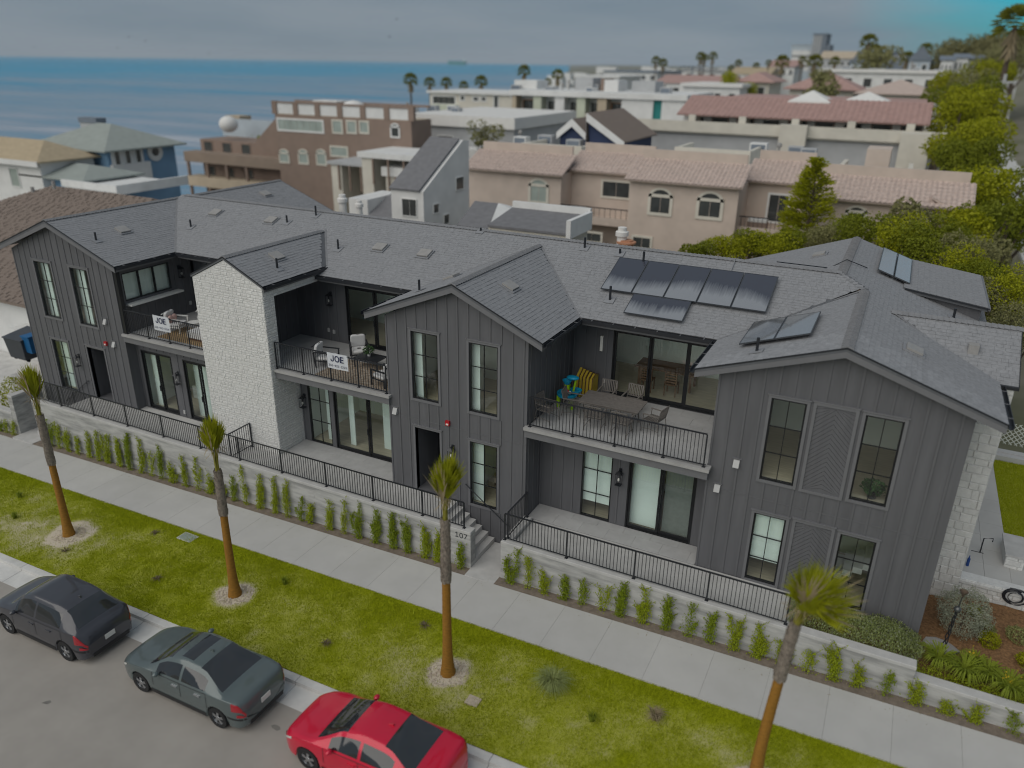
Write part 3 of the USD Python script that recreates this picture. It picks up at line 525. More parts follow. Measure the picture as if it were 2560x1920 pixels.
# ------------------------------------------------------------------ the white stone tower (front) and the small stone bay (right side)
stones = []
def stonework(par, F, u0, u1, z0, zt, top=lambda u: 1e9, hmin=.07, hmax=.15, jit=.008):
    z = z0
    while z < zt:
        h = R.uniform(hmin, hmax); u = u0-R.uniform(0, .2)
        while u < u1:
            w = R.uniform(.10, .34)*(1 if hmax < .2 else 1.5); a, b = max(u, u0), min(u+w, u1)
            if b-a > .05:
                za = z+h-.012; tA, tB = min(za, top(a+.004)), min(za, top(b-.004))
                if min(tA, tB) > z+.03:
                    d = R.uniform(.004, jit+.01); g = .007; i = .012
                    P = lambda uu, dd, q: F.pt(uu, dd, q)
                    v = [P(a+g, -.01, z+g), P(b-g, -.01, z+g), P(b-g, -.01, tB), P(a+g, -.01, tA), P(a+g+i, d, z+g+i+R.uniform(0, .01)), P(b-g-i, d+R.uniform(-.006, .006), z+g+i), P(b-g-i, d, tB-i), P(a+g+i, d, tA-i-R.uniform(0, .01))]
                    stones.append((np.array(v), par, F))
            u += w
        z += h
def flush_stones():
    cen = np.array([s[0].mean(0) for s in stones]); big = np.argsort(np.linalg.norm(cen-CAM, axis=1))[:300]; big = set(big.tolist()); rest = {}
    Q = [[4, 5, 6, 7], [0, 1, 5, 4], [1, 2, 6, 5], [2, 3, 7, 6], [3, 0, 4, 7]]; Qr = [q[::-1] for q in Q]
    for k, (v, par, F) in enumerate(stones):
        n = np.cross(v[5]-v[4], v[6]-v[4]); out = np.array(F.pt(0, 1, 0))-np.array(F.pt(0, 0, 0)); f = Q if np.dot(n, out) > 0 else Qr
        if k in big: obj('stone', MB().add(v, f4=f), 'white_stone_each', par)
        else: rest.setdefault(str(par.GetPath()), (par, MB()))[1].add(v, f4=f)
    for par, mb in rest.values(): obj('stonework', mb, 'white_stone', par, kind='stuff')
XT0, XT1, YT, XTM = -14.75, -11.25, -2.96, -13.0; ttop = lambda u: 7.82-.486*abs(u-XTM)
m = MB(); m.prism([(XT0, YT, -.4), (XT1, YT, -.4), (XT1, YT, ttop(XT1)), (XTM, YT, ttop(XTM)), (XT0, YT, ttop(XT0))], (0, .56, 0))
m.box(XT1-.3, XT1, -2.40, -1.47, -.4, SLB); m.box(XT0, XT0+.3, -2.40, 1.2, -.4, 7.0); m.box(XT1-.3, XT1, -2.4, .95, 6.56, 7.0); m.box(XT0+.3, XT1-.3, -2.4, -2.3, 3.7, 7.0)
TOWER = obj('stone_tower', m, 'mortar', HOUSE, label='white stone tower with gabled top')
stonework(TOWER, Face('y', YT, -1), XT0, XT1, -.4, 7.8, ttop); FT = Fx(XT1, 1)
stonework(TOWER, FT, YT, -1.50, .0, SLB); stonework(TOWER, FT, YT, -2.40, SLB, 6.56); stonework(TOWER, FT, YT, .10, 6.56, 7.0)
wallface(Fx(-13.2, 1), -2.3, .94, FLR-.02, 7.0, [])
obj('alcove_ceiling', MB().box(-13.2, XT1-.3, -2.3, .94, 6.56, 6.62), 'siding', HOUSE)
SB = (11.66, 12.64, .15, 4.5); m = MB().prism([(SB[0], SB[2], -1.2), (SB[1], SB[2], -1.2), (SB[1], SB[2], 6.75), (SB[0], SB[2], 6.75)], (0, .3, 0)); m.prism([(SB[1], SB[2]+.3, -1.2), (SB[1], SB[3], -1.2), (SB[1], SB[3], 6.75), (SB[1], 2.24, 7.75), (SB[1], SB[2]+.3, 6.75)], (-.3, 0, 0))
BAY = obj('stone_bay', m, 'mortar', HOUSE, label='narrow white stone side bay behind the right corner')
stonework(BAY, Face('y', SB[2], -1), SB[0], SB[1], -1.0, 6.72, hmin=.17, hmax=.32, jit=.03)
flush_stones()
# ------------------------------------------------------------------ roofs
shing = []
def roofplane(par, o, u, s, poly, expo=.142, drop=.0):
    """o: origin of the plane, u: level direction, s: up-slope direction; poly: convex (u,s) outline"""
    o, u, s = map(lambda a: np.asarray(a, float), (o, u, s)); s = s/np.linalg.norm(s); n = np.cross(u, s); n = n if n[2] > 0 else -n
    P = np.asarray(poly, float)
    def span(v):
        xs = []
        for a, b in zip(P, np.roll(P, -1, 0)):
            if (a[1]-v)*(b[1]-v) <= 0 and abs(a[1]-b[1]) > 1e-9: xs.append(a[0]+(b[0]-a[0])*(v-a[1])/(b[1]-a[1]))
        return (min(xs), max(xs)) if xs else None
    v = P[:, 1].min(); top = P[:, 1].max(); r = 0
    while v < top-.01:
        v2 = min(v+expo, top-1e-4); A, B = span(v+1e-4), span(v2)
        if A and B:
            lo, hi = min(A[0], B[0]), max(A[1], B[1]); x = lo-(r % 3)*.11-R.uniform(0, .1)
            while x < hi:
                w = R.choice([.17, .22, .28, .34]); a0, a1 = max(x, A[0]), min(x+w-.005, A[1]); b0, b1 = max(x, B[0]), min(x+w-.005, B[1])
                if a1-a0 > .01 and b1-b0 > .01:
                    t = R.choice([.007, .009, .014]); q = [o+u*a0+s*v+n*t, o+u*a1+s*v+n*t, o+u*b1+s*(v2+.0)+n*.003, o+u*b0+s*v2+n*.003, o+u*a0+s*v-n*.004, o+u*a1+s*v-n*.004]
                    shing.append((np.array(q), par, np.dot(np.cross(u, s), n) > 0))
                x += w
        v = v2 if v2 >= top-.01 else v+expo; r += 1
def flush_shingles():
    cen = np.array([s[0].mean(0) for s in shing]); V = cen-CAM; w = V@FW; ok = (w > 0) & (abs(FPX*(V@RT)/w) < 1270)
    d = np.where(ok, np.linalg.norm(V, axis=1), 1e9); big = set(np.argsort(d)[:300].tolist()); rest = {}
    Q = [[0, 1, 2, 3], [4, 5, 1, 0], [4, 0, 3, 4], [1, 5, 2, 1]]
    for k, (v, par, right) in enumerate(shing):
        f4 = [[0, 1, 2, 3], [4, 5, 1, 0]]; f3 = [[4, 0, 3], [5, 2, 1]]
        if not right: f4 = [q[::-1] for q in f4]; f3 = [q[::-1] for q in f3]
        if k in big: obj('shingle', MB().add(v, f3=f3, f4=f4), 'shingle_each', par)
        else: rest.setdefault(str(par.GetPath()), (par, MB()))[1].add(v, f3=f3, f4=f4)
    for par, mb in rest.values(): obj('shingles', mb, 'shingle', par, kind='stuff')
def caps(par, p, q, sl, w=.155, step=.15, sl2=None):            # ridge or hip cap pieces from p to q
    p, q = np.asarray(p, float), np.asarray(q, float); L = np.linalg.norm(q-p); d = (q-p)/L; side = np.cross(d, (0, 0, 1)); side /= np.linalg.norm(side); n = int(L/step); sl2 = sl if sl2 is None else sl2; m = MB()
    for k in range(n):
        a = p+d*k*L/n; b = p+d*(k+1.15)*L/n; h0, h1 = .055, .03
        m.add([a+side*w+(0, 0, h0-sl*w), a+(0, 0, h0), a-side*w+(0, 0, h0-sl2*w), b+side*w+(0, 0, h1-sl*w), b+(0, 0, h1), b-side*w+(0, 0, h1-sl2*w), a+side*w+(0, 0, -.03-sl*w), a+(0, 0, -.03), a-side*w+(0, 0, -.03-sl2*w)], f4=[[0, 1, 4, 3], [1, 2, 5, 4], [6, 7, 1, 0], [7, 8, 2, 1]])
    obj('ridge_cap', m, 'ridge_cap', par)
def deck(par_name, polys, th=.10, mt='roof_felt', **kw):         # sheathing under the shingles
    m = MB()
    for p in polys: m.prism([np.asarray(q, float)-(0, 0, .004) for q in p], (0, 0, -th))
    return obj(par_name, m, mt, HOUSE, **kw)
MS = math.hypot(1, S)
def main_z(y): return ZE+S*y
# main roof
main = deck('roof', [[(-22.9, 0, ZE), (7.6, 0, ZE), (7.6, 4.13, main_z(4.13)), (-22.9, 4.13, main_z(4.13))]])
roofplane(main, (0, 0, ZE), (1, 0, 0), (0, 1, S), [(-22.9, 0), (4.72, 0), (8.42, 3.50*MS), (7.6, 4.13*MS), (-22.9, 4.13*MS)])
rear = deck('roof', [[(-22.9, 8.6, ZE), (7.6, 8.6, ZE), (7.6, 4.13, main_z(4.13)), (-22.9, 4.13, main_z(4.13))]])
caps(main, (-22.6, 4.13, main_z(4.13)), (7.6, 4.13, main_z(4.13)), S)
def gable(xl, xr, xm, zp, yf, yb, zl=ZE, zr=ZE, over=.10, capto=None, left=True, right=True, lpoly=None, rpoly=None, board=.27, gut=True, ygut=0.0, mbd='fascia_paint'):
    sl, sr = (zp-zl)/(xm-xl), (zp-zr)/(xr-xm)
    r = deck('roof', [[(xl, yf, zl), (xm, yf, zp), (xm, yb, zp), (xl, yb, zl)], [(xr, yf, zr), (xm, yf, zp), (xm, yb, zp), (xr, yb, zr)]])
    capto = yb if capto is None else capto
    L = lambda y: y-yf
    if left: roofplane(r, (xl, yf, zl), (0, 1, 0), (1, 0, sl), lpoly([sl]) if lpoly else [(0, 0), (L(0.0), 0), (L(capto), math.hypot(xm-xl, zp-zl)), (0, math.hypot(xm-xl, zp-zl))])
    if right: roofplane(r, (xr, yf, zr), (0, 1, 0), (-1, 0, sr), rpoly([sr]) if rpoly else [(0, 0), (L(0.0), 0), (L(capto), math.hypot(xr-xm, zp-zr)), (0, math.hypot(xr-xm, zp-zr))])
    caps(r, (xm, yf+.01, zp), (xm, capto, zp), sl, sl2=sr)
    for (xa, za), nm in (((xl, zl), 0), ((xr, zr), 1)):               # barge boards with a thin dark drip edge
        m = MB().prism([(xa, yf+.005, za-.006), (xm, yf+.005, zp-.006), (xm, yf+.005, zp-.006-board), (xa, yf+.005, za-.006-board*.93)], (0, .05, 0)); b = obj('barge_board', m, mbd, r)
        m = MB().prism([(xa, yf-.012, za+.016), (xm, yf-.012, zp+.016), (xm, yf-.012, zp-.03), (xa, yf-.012, za-.03)], (0, .016, 0)); obj('drip_edge', m, 'metal_black', b)
    if board > .2:
        m = MB()
        for xa, za in ((xl, zl), (xr, zr)): m.prism([(xa, yf+.056, za-.13), (xm, yf+.056, zp-.13), (xm, yf+.42, zp-.13), (xa, yf+.42, za-.13)], (0, 0, -.02))
        obj('soffit', m, 'trim_paint', r)
    return r
def gutter(par, p, q, out):                       # open trough along an eave
    p, q, out = map(lambda a: np.asarray(a, float), (p, q, out)); m = MB(); z = np.array([0, 0, 1.0])
    for o, w, zc, h in ((out*.012, .012, -.075, .11), (out*.125, .012, -.07, .12), (out*.068, .12, -.128, .012)): m.bar(p+o+z*zc, q+o+z*zc, w, h)
    g = obj('gutter', m, 'metal_black', par); n = int(np.linalg.norm(q-p)/.75)
    for k in range(n): a = p+(q-p)*(k+.5)/n; obj('gutter_hanger', MB().bar(a+out*.0+z*-.012, a+out*.135+z*-.012, .03, .008), 'fascia_paint', g)
    obj('fascia', MB().bar(p-out*.03+z*-.12, q-out*.03+z*-.12, .04, .24), 'fascia_paint', par)
gA = gable(-26.86, -19.06, -22.96, 8.32, -3.07, 11.1, capto=11.05, rpoly=lambda s: [(0, 0), (14.1, 0), (14.1, 4.18), (0, 4.18)])
gB = gable(-6.68, 0.0, -3.19, 8.25, -3.0, 3.60, capto=3.55)
def cl(s): return [(0, 0), (2.8, 0), (2.8+3.3, math.hypot(3.79, 1.29)), (0, math.hypot(3.79, 1.29))]
gC = gable(4.63, 12.26, 8.42, 8.12, -2.80, 3.5, capto=3.42, lpoly=cl, right=False)
# long right-hand slope of C with the rear ridge at x = 7.6
sC = 1.29/3.84; zR = 8.12+.82*sC
rC = deck('roof', [[(12.26, 3.45, ZE), (8.42, 3.45, 8.12), (7.6, 4.13, zR), (7.6, 10.8, zR), (12.26, 10.8, ZE)], [(7.6, 4.0, zR), (3.0, 8.6, ZE), (3.0, 10.8, ZE), (7.6, 10.8, zR)]])
Lh = math.hypot(4.66, zR-ZE); Lm = math.hypot(3.84, 1.29)
roofplane(rC, (12.26, -2.8, ZE), (0, 1, 0), (-1, 0, sC), [(0, 0), (13.6, 0), (13.6, Lh), (6.9, Lh), (6.25, Lm), (0, Lm)])
sL = (zR-ZE)/4.6; roofplane(rC, (3.0, 10.8, ZE), (0, -1, 0), (1, 0, sL), [(0, 0), (2.2, 0), (6.8, math.hypot(4.6, zR-ZE)), (0, math.hypot(4.6, zR-ZE))])
caps(rC, (8.42, 3.42, 8.12), (7.6, 4.13, zR), .2); caps(rC, (7.6, 4.13, zR), (7.6, 10.8, zR), .34)
gT = gable(-14.80, -11.18, -13.0, 7.95, -2.99, 2.7, zl=7.07, zr=7.07, board=.07, capto=2.60, mbd='metal_black', lpoly=lambda s: [(0, 0), (3.2, 0), (5.5, 2.0), (0, 2.0)], rpoly=lambda s: [(0, 0), (3.30, 0), (5.59, 2.02), (0, 2.02)])
# right side dormer gable over the stone bay, running towards +x
zD = 7.87; yD = 2.24
rD = deck('roof', [[(9.3, yD, zD), (12.72, yD, zD), (12.72, .18, ZE-.03), (11.9, .18, ZE-.03)], [(9.3, yD, zD), (12.72, yD, zD), (12.72, 4.45, ZE-.03), (11.9, 4.45, ZE-.03)]])
sD = (zD-ZE+.03)/2.06
roofplane(rD, (9.3, .18, ZE-.03), (1, 0, 0), (0, 1, sD), [(2.75, 0), (3.42, 0), (3.42, math.hypot(2.06, 1.07)), (0, math.hypot(2.06, 1.07))])
roofplane(rD, (9.3, 4.45, ZE-.03), (1, 0, 0), (0, -1, (zD-ZE+.03)/2.21), [(2.75, 0), (3.42, 0), (3.42, math.hypot(2.21, 1.07)), (0, math.hypot(2.21, 1.07))])
caps(rD, (9.3, yD, zD), (12.74, yD, zD), .5)
obj('drip_edge', MB().bar((12.725, .16, ZE-.04), (12.725, yD, zD), .02, .05), 'metal_black', rD); obj('gutter', MB().bar((12.0, .13, ZE-.07), (12.73, .13, ZE-.07), .09, .09), 'metal_black', rD)
# rear flat-pitched shed dormer
rS = deck('roof', [[(9.55, 5.75, 7.80), (12.15, 5.75, 7.46), (12.15, 10.6, 7.46), (9.55, 10.6, 7.80)]], th=.14, mt='roof_felt'); roofplane(rS, (12.15, 5.75, 7.46), (0, 1, 0), (-1, 0, .34/2.6), [(0, 0), (4.85, 0), (4.85, 2.62), (0, 2.62)], expo=.2)
obj('dormer_wall', MB().prism([(9.9, 5.95, 7.60), (12.0, 5.95, 6.9), (12.0, 5.95, 7.33), (9.9, 5.95, 7.6)], (0, 4.4, 0)), 'siding', HOUSE)
obj('gutter', MB().bar((12.18, 5.75, 7.40), (12.18, 10.6, 7.40), .10, .10), 'fascia_paint', rS)
obj('drip_edge', MB().bar((9.6, 5.73, 7.77), (12.2, 5.73, 7.42), .03, .09, up=(0, 1, 0)), 'metal_black', rS)
flush_shingles()
for par, p, q, out in ((main, (-18.95, -.01, ZE), (-14.9, -.01, ZE), (0, -1, 0)), (main, (-11.2, -.01, ZE), (-6.7, -.01, ZE), (0, -1, 0)), (main, (.1, -.01, ZE), (4.6, -.01, ZE), (0, -1, 0)),
                       (gA, (-19.05, -3.05, ZE), (-19.05, -.02, ZE), (1, 0, 0)), (gB, (.01, -2.98, ZE), (.01, -.02, ZE), (1, 0, 0)), (gB, (-6.69, -2.98, ZE), (-6.69, -.02, ZE), (-1, 0, 0)), (gC, (12.27, -2.78, ZE), (12.27, .1, ZE), (1, 0, 0)), (gC, (4.62, -2.78, ZE), (4.62, -.02, ZE), (-1, 0, 0)),
                       (gT, (-11.17, -2.95, 7.07), (-11.17, .5, 7.07), (1, 0, 0))):
    gutter(par, p, q, out)
m = MB()
for x0, x1 in ((-18.95, -14.8), (-11.2, -6.2), (.0, 5.2)): m.box(x0, x1, .06, 1.5, ZE-.16, ZE-.14)
obj('soffit', m, 'trim_paint', main)
for a, b in (((-19.06, 0, ZE), (-22.96, 3.81, 8.32)), ((0, 0, ZE), (-3.19, 3.63, 8.25)), ((-6.68, 0, ZE), (-3.19, 3.63, 8.25)), ((4.63, 0, ZE), (8.42, 3.45, 8.12)), ((-11.18, .62, 7.07), (-13, 2.84, 7.95)), ((11.92, .18, 6.82), (9.3, 2.24, 7.87))):
    a, b = np.array(a), np.array(b); obj('valley_flashing', MB().bar(a+(0, 0, .012), b+(0, 0, .012), .07, .02), 'ridge_cap', main)

# roof fittings
def slope_frame(p, ax):            # up-slope and across unit vectors on the slope at p
    kinds = {'m': ((1, 0, 0), (0, 1, S)), 'Ar': ((0, 1, 0), (-1, 0, .381)), 'Tr': ((0, 1, 0), (-1, 0, .486)), 'Br': ((0, 1, 0), (-1, 0, .445)), 'Bl': ((0, -1, 0), (1, 0, .407)), 'Cl': ((0, -1, 0), (1, 0, .34)), 'Cr': ((0, 1, 0), (-1, 0, sC)), 'D': ((1, 0, 0), (0, 1, sD))}
    u, s = map(lambda a: np.array(a, float), kinds[ax]); s /= np.linalg.norm(s); n = np.cross(u, s); return u, s, n if n[2] > 0 else -n
mat('vent_metal', (0.30, 0.29, 0.28), 0.5, 0.1, 4); mat('flash_grey', (0.24, 0.245, 0.26), 0.6, .1, 5)
for ax, p in (('m', (-19.54, 2.98, 7.99)), ('m', (-16.12, 2.95, 7.98)), ('m', (-9.62, 2.12, 7.66)), ('m', (-7.47, 2.11, 7.66)), ('Ar', (-21.23, -.77, 7.66)), ('Ar', (-21.89, 8.69, 7.91)), ('Tr', (-12.31, -.96, 7.61)), ('Br', (-2.18, -.92, 7.80)), ('Cr', (10.0, -.56, 7.59)), ('Cl', (6.5, 8.3, 8.02)), ('Bl', (-5.0, .05, 7.5))):
    u, s, n = slope_frame(p, ax); p = np.array(p); w = obj('roof_vent', MB().obox(p+n*.03, u*.30, s*.30, n*.02), 'flash_grey', HOUSE)
    obj('vent_hood', MB().obox(p+n*.085, u*.25, s*.22, n*.03), 'vent_metal', w); obj('vent_throat', MB().obox(p-s*.19+n*.05, u*.23, s*.04, n*.012), 'metal_black', w)
for ax, p, h in (('m', (-19.9, 1.76, 7.52), .36), ('m', (-15.23, 2.97, 7.99), .34), ('m', (-11.42, 1.69, 7.49), .42), ('m', (-14.19, 3.71, 8.28), .45), ('m', (.66, 1.06, 7.25), .50), ('m', (1.09, 3.18, 8.07), .50), ('m', (-1.39, 3.73, 8.29), .42), ('m', (.04, 3.64, 8.26), .2), ('Ar', (-20.93, -2.3, 7.55), .36), ('Tr', (-11.77, -1.53, 7.35), .40), ('Bl', (-5.39, -1.5, 7.36), .40), ('Cl', (6.11, -1.98, 7.34), .42), ('Cr', (11.16, 4.83, 7.2), .34), ('m', (-6.0, 4.0, 8.4), .15)):
    u, s, n = slope_frame(p, ax); p = np.array(p); w = obj('vent_pipe', MB().tube([p-(0, 0, .1), p+(0, 0, h)], .042, 10), 'metal_black', HOUSE); obj('pipe_flashing', MB().obox(p+n*.025, u*.17, s*.19, n*.008), 'flash_grey', w)
obj('roof_vent', MB().box(11.42, 11.68, 1.05, 1.35, 7.2, 7.52), 'vent_metal', HOUSE)
# solar panels
MAT['solar'] = usdkit.material(stage, '/World/Looks/solar', {'g': ('texture_coordinate', {}), 'b': ('brick_texture', {'offset': 0.0, 'scale': 1.0, 'brick_width': 0.16, 'row_height': 0.16, 'mortar_size': 0.006, 'color1': (0.16, 0.163, 0.168), 'color2': (0.165, 0.168, 0.174), 'mortar': (0.18, 0.185, 0.19)}),
    'p': ('principled_bsdf', {'roughness': 0.2, 'ior': 2.0, 'specular_ior_level': 0.7, 'coat_weight': 1.0, 'coat_ior': 2.3, 'coat_roughness': 0.05})}, [('g.object', 'b.vector'), ('b.color', 'p.base_color')], surface='p.BSDF')
mat('solar_pale', (0.25, 0.27, 0.30), .6, .1, 4)
mat('alu_frame', (0.10, 0.105, 0.115), 0.35, 0.05, 3, metal=.6)
def pale_foot(nm, ylo, yhi):  # panel colour turns paler and rougher, in streaks, towards the lower edge
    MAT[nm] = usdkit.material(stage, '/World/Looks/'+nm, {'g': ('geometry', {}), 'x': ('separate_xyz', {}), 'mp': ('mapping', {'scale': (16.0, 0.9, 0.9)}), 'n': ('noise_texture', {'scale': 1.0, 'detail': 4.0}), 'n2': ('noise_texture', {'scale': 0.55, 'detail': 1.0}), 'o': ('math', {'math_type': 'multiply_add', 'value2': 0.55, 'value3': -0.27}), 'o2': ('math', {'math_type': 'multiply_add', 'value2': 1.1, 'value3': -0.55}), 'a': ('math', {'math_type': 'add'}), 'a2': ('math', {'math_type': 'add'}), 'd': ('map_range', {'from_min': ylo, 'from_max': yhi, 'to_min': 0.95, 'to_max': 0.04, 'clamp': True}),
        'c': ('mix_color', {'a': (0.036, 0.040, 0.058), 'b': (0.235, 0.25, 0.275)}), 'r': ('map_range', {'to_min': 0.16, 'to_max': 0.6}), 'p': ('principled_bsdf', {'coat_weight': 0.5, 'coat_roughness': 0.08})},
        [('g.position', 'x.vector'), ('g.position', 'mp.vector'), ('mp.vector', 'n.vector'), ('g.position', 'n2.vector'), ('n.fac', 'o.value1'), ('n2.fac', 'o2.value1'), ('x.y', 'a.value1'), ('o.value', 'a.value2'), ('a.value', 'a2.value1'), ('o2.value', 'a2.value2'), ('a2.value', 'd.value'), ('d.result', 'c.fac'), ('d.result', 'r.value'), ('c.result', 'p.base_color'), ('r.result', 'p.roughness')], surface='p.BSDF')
pale_foot('solar_pale_high', 1.72, 2.25); pale_foot('solar_pale_low', .52, .95)
def solar(c, ax, w, l, gm='solar'):
    u, s, n = slope_frame(c, ax); c = np.array(c)+n*.13; m = MB()
    for d, e, k in ((u, s, w/2), (u, s, -w/2)): m.obox(c+d*(k-.012*np.sign(k)), d*.012, s*l/2, n*.02)
    for k in (l/2, -l/2): m.obox(c+s*(k-.012*np.sign(k)), u*(w/2-.024), s*.012, n*.02)
    p = obj('solar_panel', m, 'alu_frame', HOUSE); obj('panel_glass', MB().obox(c+n*.006, u*(w/2-.024), s*(l/2-.024), n*.008), gm, p)
    for a in (-.3, .3): obj('mount_foot', MB().obox(c-s*(l*a)-n*.08, u*.03, s*.04, n*.06), 'alu_frame', p)
for k in range(5): solar((.73+1.118*k, 2.36, main_z(2.36)), 'm', 1.10, 1.98, 'solar_pale_high')
solar((2.385, .92, main_z(.92)), 'm', 1.98, 1.08, 'solar_pale_low')
solar((6.02, -.22, 7.305), 'Cl', 2.32, .99); solar((6.97, -.22, 7.628), 'Cl', 2.32, .99)
for x in (8.86, 9.42): solar((x, 8.32, 8.12-(x-8.42)*sC), 'Cr', 4.0, .56)
m = MB().tube([(5.5, 4.2, 8.52), (7.1, 5.6, 8.2), (7.6, 5.9, 8.50), (8.3, 6.2, 8.22)], .018, 6); m.tube([(4.2, 4.2, 8.53), (4.9, 6.2, 7.5), (5.0, 6.6, 7.6)], .018, 6); obj('cable_conduit', m, 'metal_black', HOUSE)
m = MB().tube([(4.15, 3.35, 8.18), (4.12, 4.1, 8.50)], .016, 6); obj('cable_conduit', m, 'flash_grey', HOUSE)

# lanterns, alarms, flood lights, outlets
mat('bulb', (0.75, 0.74, 0.70), .3, .02); mat('red_box', (0.42, 0.012, 0.02), .4, .05); mat('light_grey', (0.45, .45, .45), .5, .05); glassmat('lantern_glass', (.8, .82, .82), 1.5)
def lantern(F, u, z, sc=1.0):
    m = MB(); w = .09*sc; F.box(m, u-.05, u+.05, 0, .03, z+.10, z+.30)
    p = lambda a, b, c: np.array(F.pt(u+a, .16+b, z+c)); m.bar(p(0, -.14, .27), p(0, 0, .27), .02, .02); m.bar(p(0, 0, .24), p(0, 0, .28), .02, .02, up=(1, 0, 0))
    for a in (-w, w):
        for b in (-w, w): m.bar(p(a, b, -.24), p(a, b, .16), .014, .014, up=(1, 0, 0))
    F.box(m, u-w-.01, u+w+.01, .16-w-.01, .16+w+.01, z-.255, z-.235); l = obj('wall_lantern', m, 'metal_black', HOUSE)
    m = MB(); b0 = [p(-w-.02, -w-.02, .16), p(w+.02, -w-.02, .16), p(w+.02, w+.02, .16), p(-w-.02, w+.02, .16)]; t = [p(-.03, -.03, .24), p(.03, -.03, .24), p(.03, .03, .24), p(-.03, .03, .24)]; m.hexa(b0+t); obj('lantern_roof', m, 'metal_black', l)
    obj('bulb', MB().ball(p(0, 0, -.06), .035, sc=(1, 1, 1.9)), 'bulb', l, smooth=True)
lantern(FB, -3.43, 2.1); lantern(FA, -23.07, 1.95); lantern(AT0, -17.28, 2.05); lantern(TB0, -11.08, 2.0); lantern(BC0, 2.30, 2.1); lantern(TB1, -11.37, 5.6); lantern(FAr, .55, 5.75)
for F, u, z in ((FA, -20.96, 3.12), (FB, -3.61, 3.21)): a = obj('fire_alarm', F.box(MB(), u-.08, u+.08, 0, .09, z-.09, z+.09), 'red_box', HOUSE); obj('strobe', F.box(MB(), u-.03, u+.06, .09, .115, z-.05, z+.0), 'bulb', a)
for F, u, z in ((FA, -20.72, 4.17), (FA, -20.43, 3.18), (FB, -5.79, 3.21), (FC, 6.07, 4.05), (FC, 5.62, 3.11)):
    a = obj('wall_vent', F.box(MB(), u-.10, u+.10, .0, .02, z-.14, z+.12), 'fascia_paint', HOUSE); p = lambda a, b, c: F.pt(u+a, b, z+c); obj('vent_hood', MB().hexa([p(-.085, .015, -.11), p(.085, .015, -.11), p(.085, .13, -.12), p(-.085, .13, -.12), p(-.085, .015, .10), p(.085, .015, .10), p(.085, .05, .07), p(-.085, .05, .07)]), 'light_grey', a); obj('vent_cap', F.box(MB(), u-.13, u+.13, 0, .05, z+.13, z+.15), 'fascia_paint', a)
obj('wall_light', BC1.box(MB(), .40, .50, 0, .08, 5.36, 5.92), 'bulb', HOUSE)
for F, u, z in ((BC1, -.1, 4.2), (TB1, -11.33, 4.16), (BC1, .62, 4.25), (AT0, -17.25, .45), (FAr, .9, 4.2), (TB1, -11.6, 4.2)): obj('outlet_cover', F.box(MB(), u-.05, u+.05, 0, .06, z-.08, z+.08), 'light_grey', HOUSE)

# ------------------------------------------------------------------ plants
leafy('vine_leaf', (0.42, 0.50, 0.02), .3, .3); leafy('vine_dark', (0.30, 0.39, 0.018), .3, .3); leafy('palm_leaf', (0.50, 0.52, 0.016), .38, .3); leafy('palm_dead', (0.42, 0.34, 0.21), .3, .1)
leafy('shrub_leaf', (0.46, 0.54, 0.19), .4, .25); leafy('sage_leaf', (0.47, 0.50, 0.37), .35, .2); leafy('lily_leaf', (0.34, 0.42, 0.035), .35, .3); leafy('tree_leaf', (0.30, 0.345, 0.014), .45, .25); leafy('tree_bright', (0.48, 0.50, 0.008), .4, .25); leafy('tree_olive', (0.36, 0.35, 0.14), .4, .2)
leafy('tuft_leaf', (0.46, 0.52, 0.20), .3, .3); mat('dead_tuft', (.22, .17, .10), .9, .2, 6, island=.3); leafy('low_leaf', (0.38, 0.40, 0.15), .3, .25); leafy('far_leaf', (0.33, 0.31, 0.13), .4, .15); leafy('pot_leaf', (0.07, 0.15, 0.05), .3, .25)
mat('yellow_flower', (0.55, 0.38, 0.01), .6, .1, 4, island=.2); mat('petiole', (0.26, 0.24, 0.03), .6, .2, 5, island=.2); mat('bark_brown', (0.10, 0.075, 0.055), .9, .3, 8, bump=.02, bscale=20)
mat('trunk_orange', (0.36, 0.17, 0.02), 0.8, .25, 9, bump=.012, bscale=25, stretch=(1, 1, 4), island=.26); mat('trunk_grey', (0.36, 0.305, 0.25), 0.9, .35, 14, island=.35, bump=.02, bscale=30)
def rdir(n):
    v = R.normal(size=(n, 3)); return v/np.linalg.norm(v, axis=1, keepdims=True)
def leafquads(P, size, asp=.5, N=None, nb=.6, D=None):
    n = len(P); a = rdir(n) if D is None else D+rdir(n)*.45; a /= np.linalg.norm(a, axis=1, keepdims=True)
    b = rdir(n)
    if N is not None: b = np.cross(a, N*nb+b*(1-nb))
    else: b = np.cross(a, b)
    b /= np.maximum(np.linalg.norm(b, axis=1, keepdims=True), 1e-6); s = (np.broadcast_to(size, (n,))*R.uniform(.6, 1.3, n))[:, None]
    v = np.stack([P-a*s*.5, P+b*s*asp*.5-a*s*.05, P+a*s*.5, P-b*s*asp*.5-a*s*.05], 1).reshape(-1, 3)
    return MB().add(v, f4=np.arange(4*n).reshape(-1, 4))
def blob(c, r, n, sc=(1, 1, 1), lump=.25, seed=0):              # points on a lumpy crown with normals
    d = rdir(n); k = 1+lump*3*(meshkit.fbm(d*2.3+seed*7.7+np.asarray(c)*.37)-.5); t = R.uniform(.55, 1.0, n)**.5
    return np.asarray(c)+d*(r*k*t)[:, None]*np.asarray(sc), d
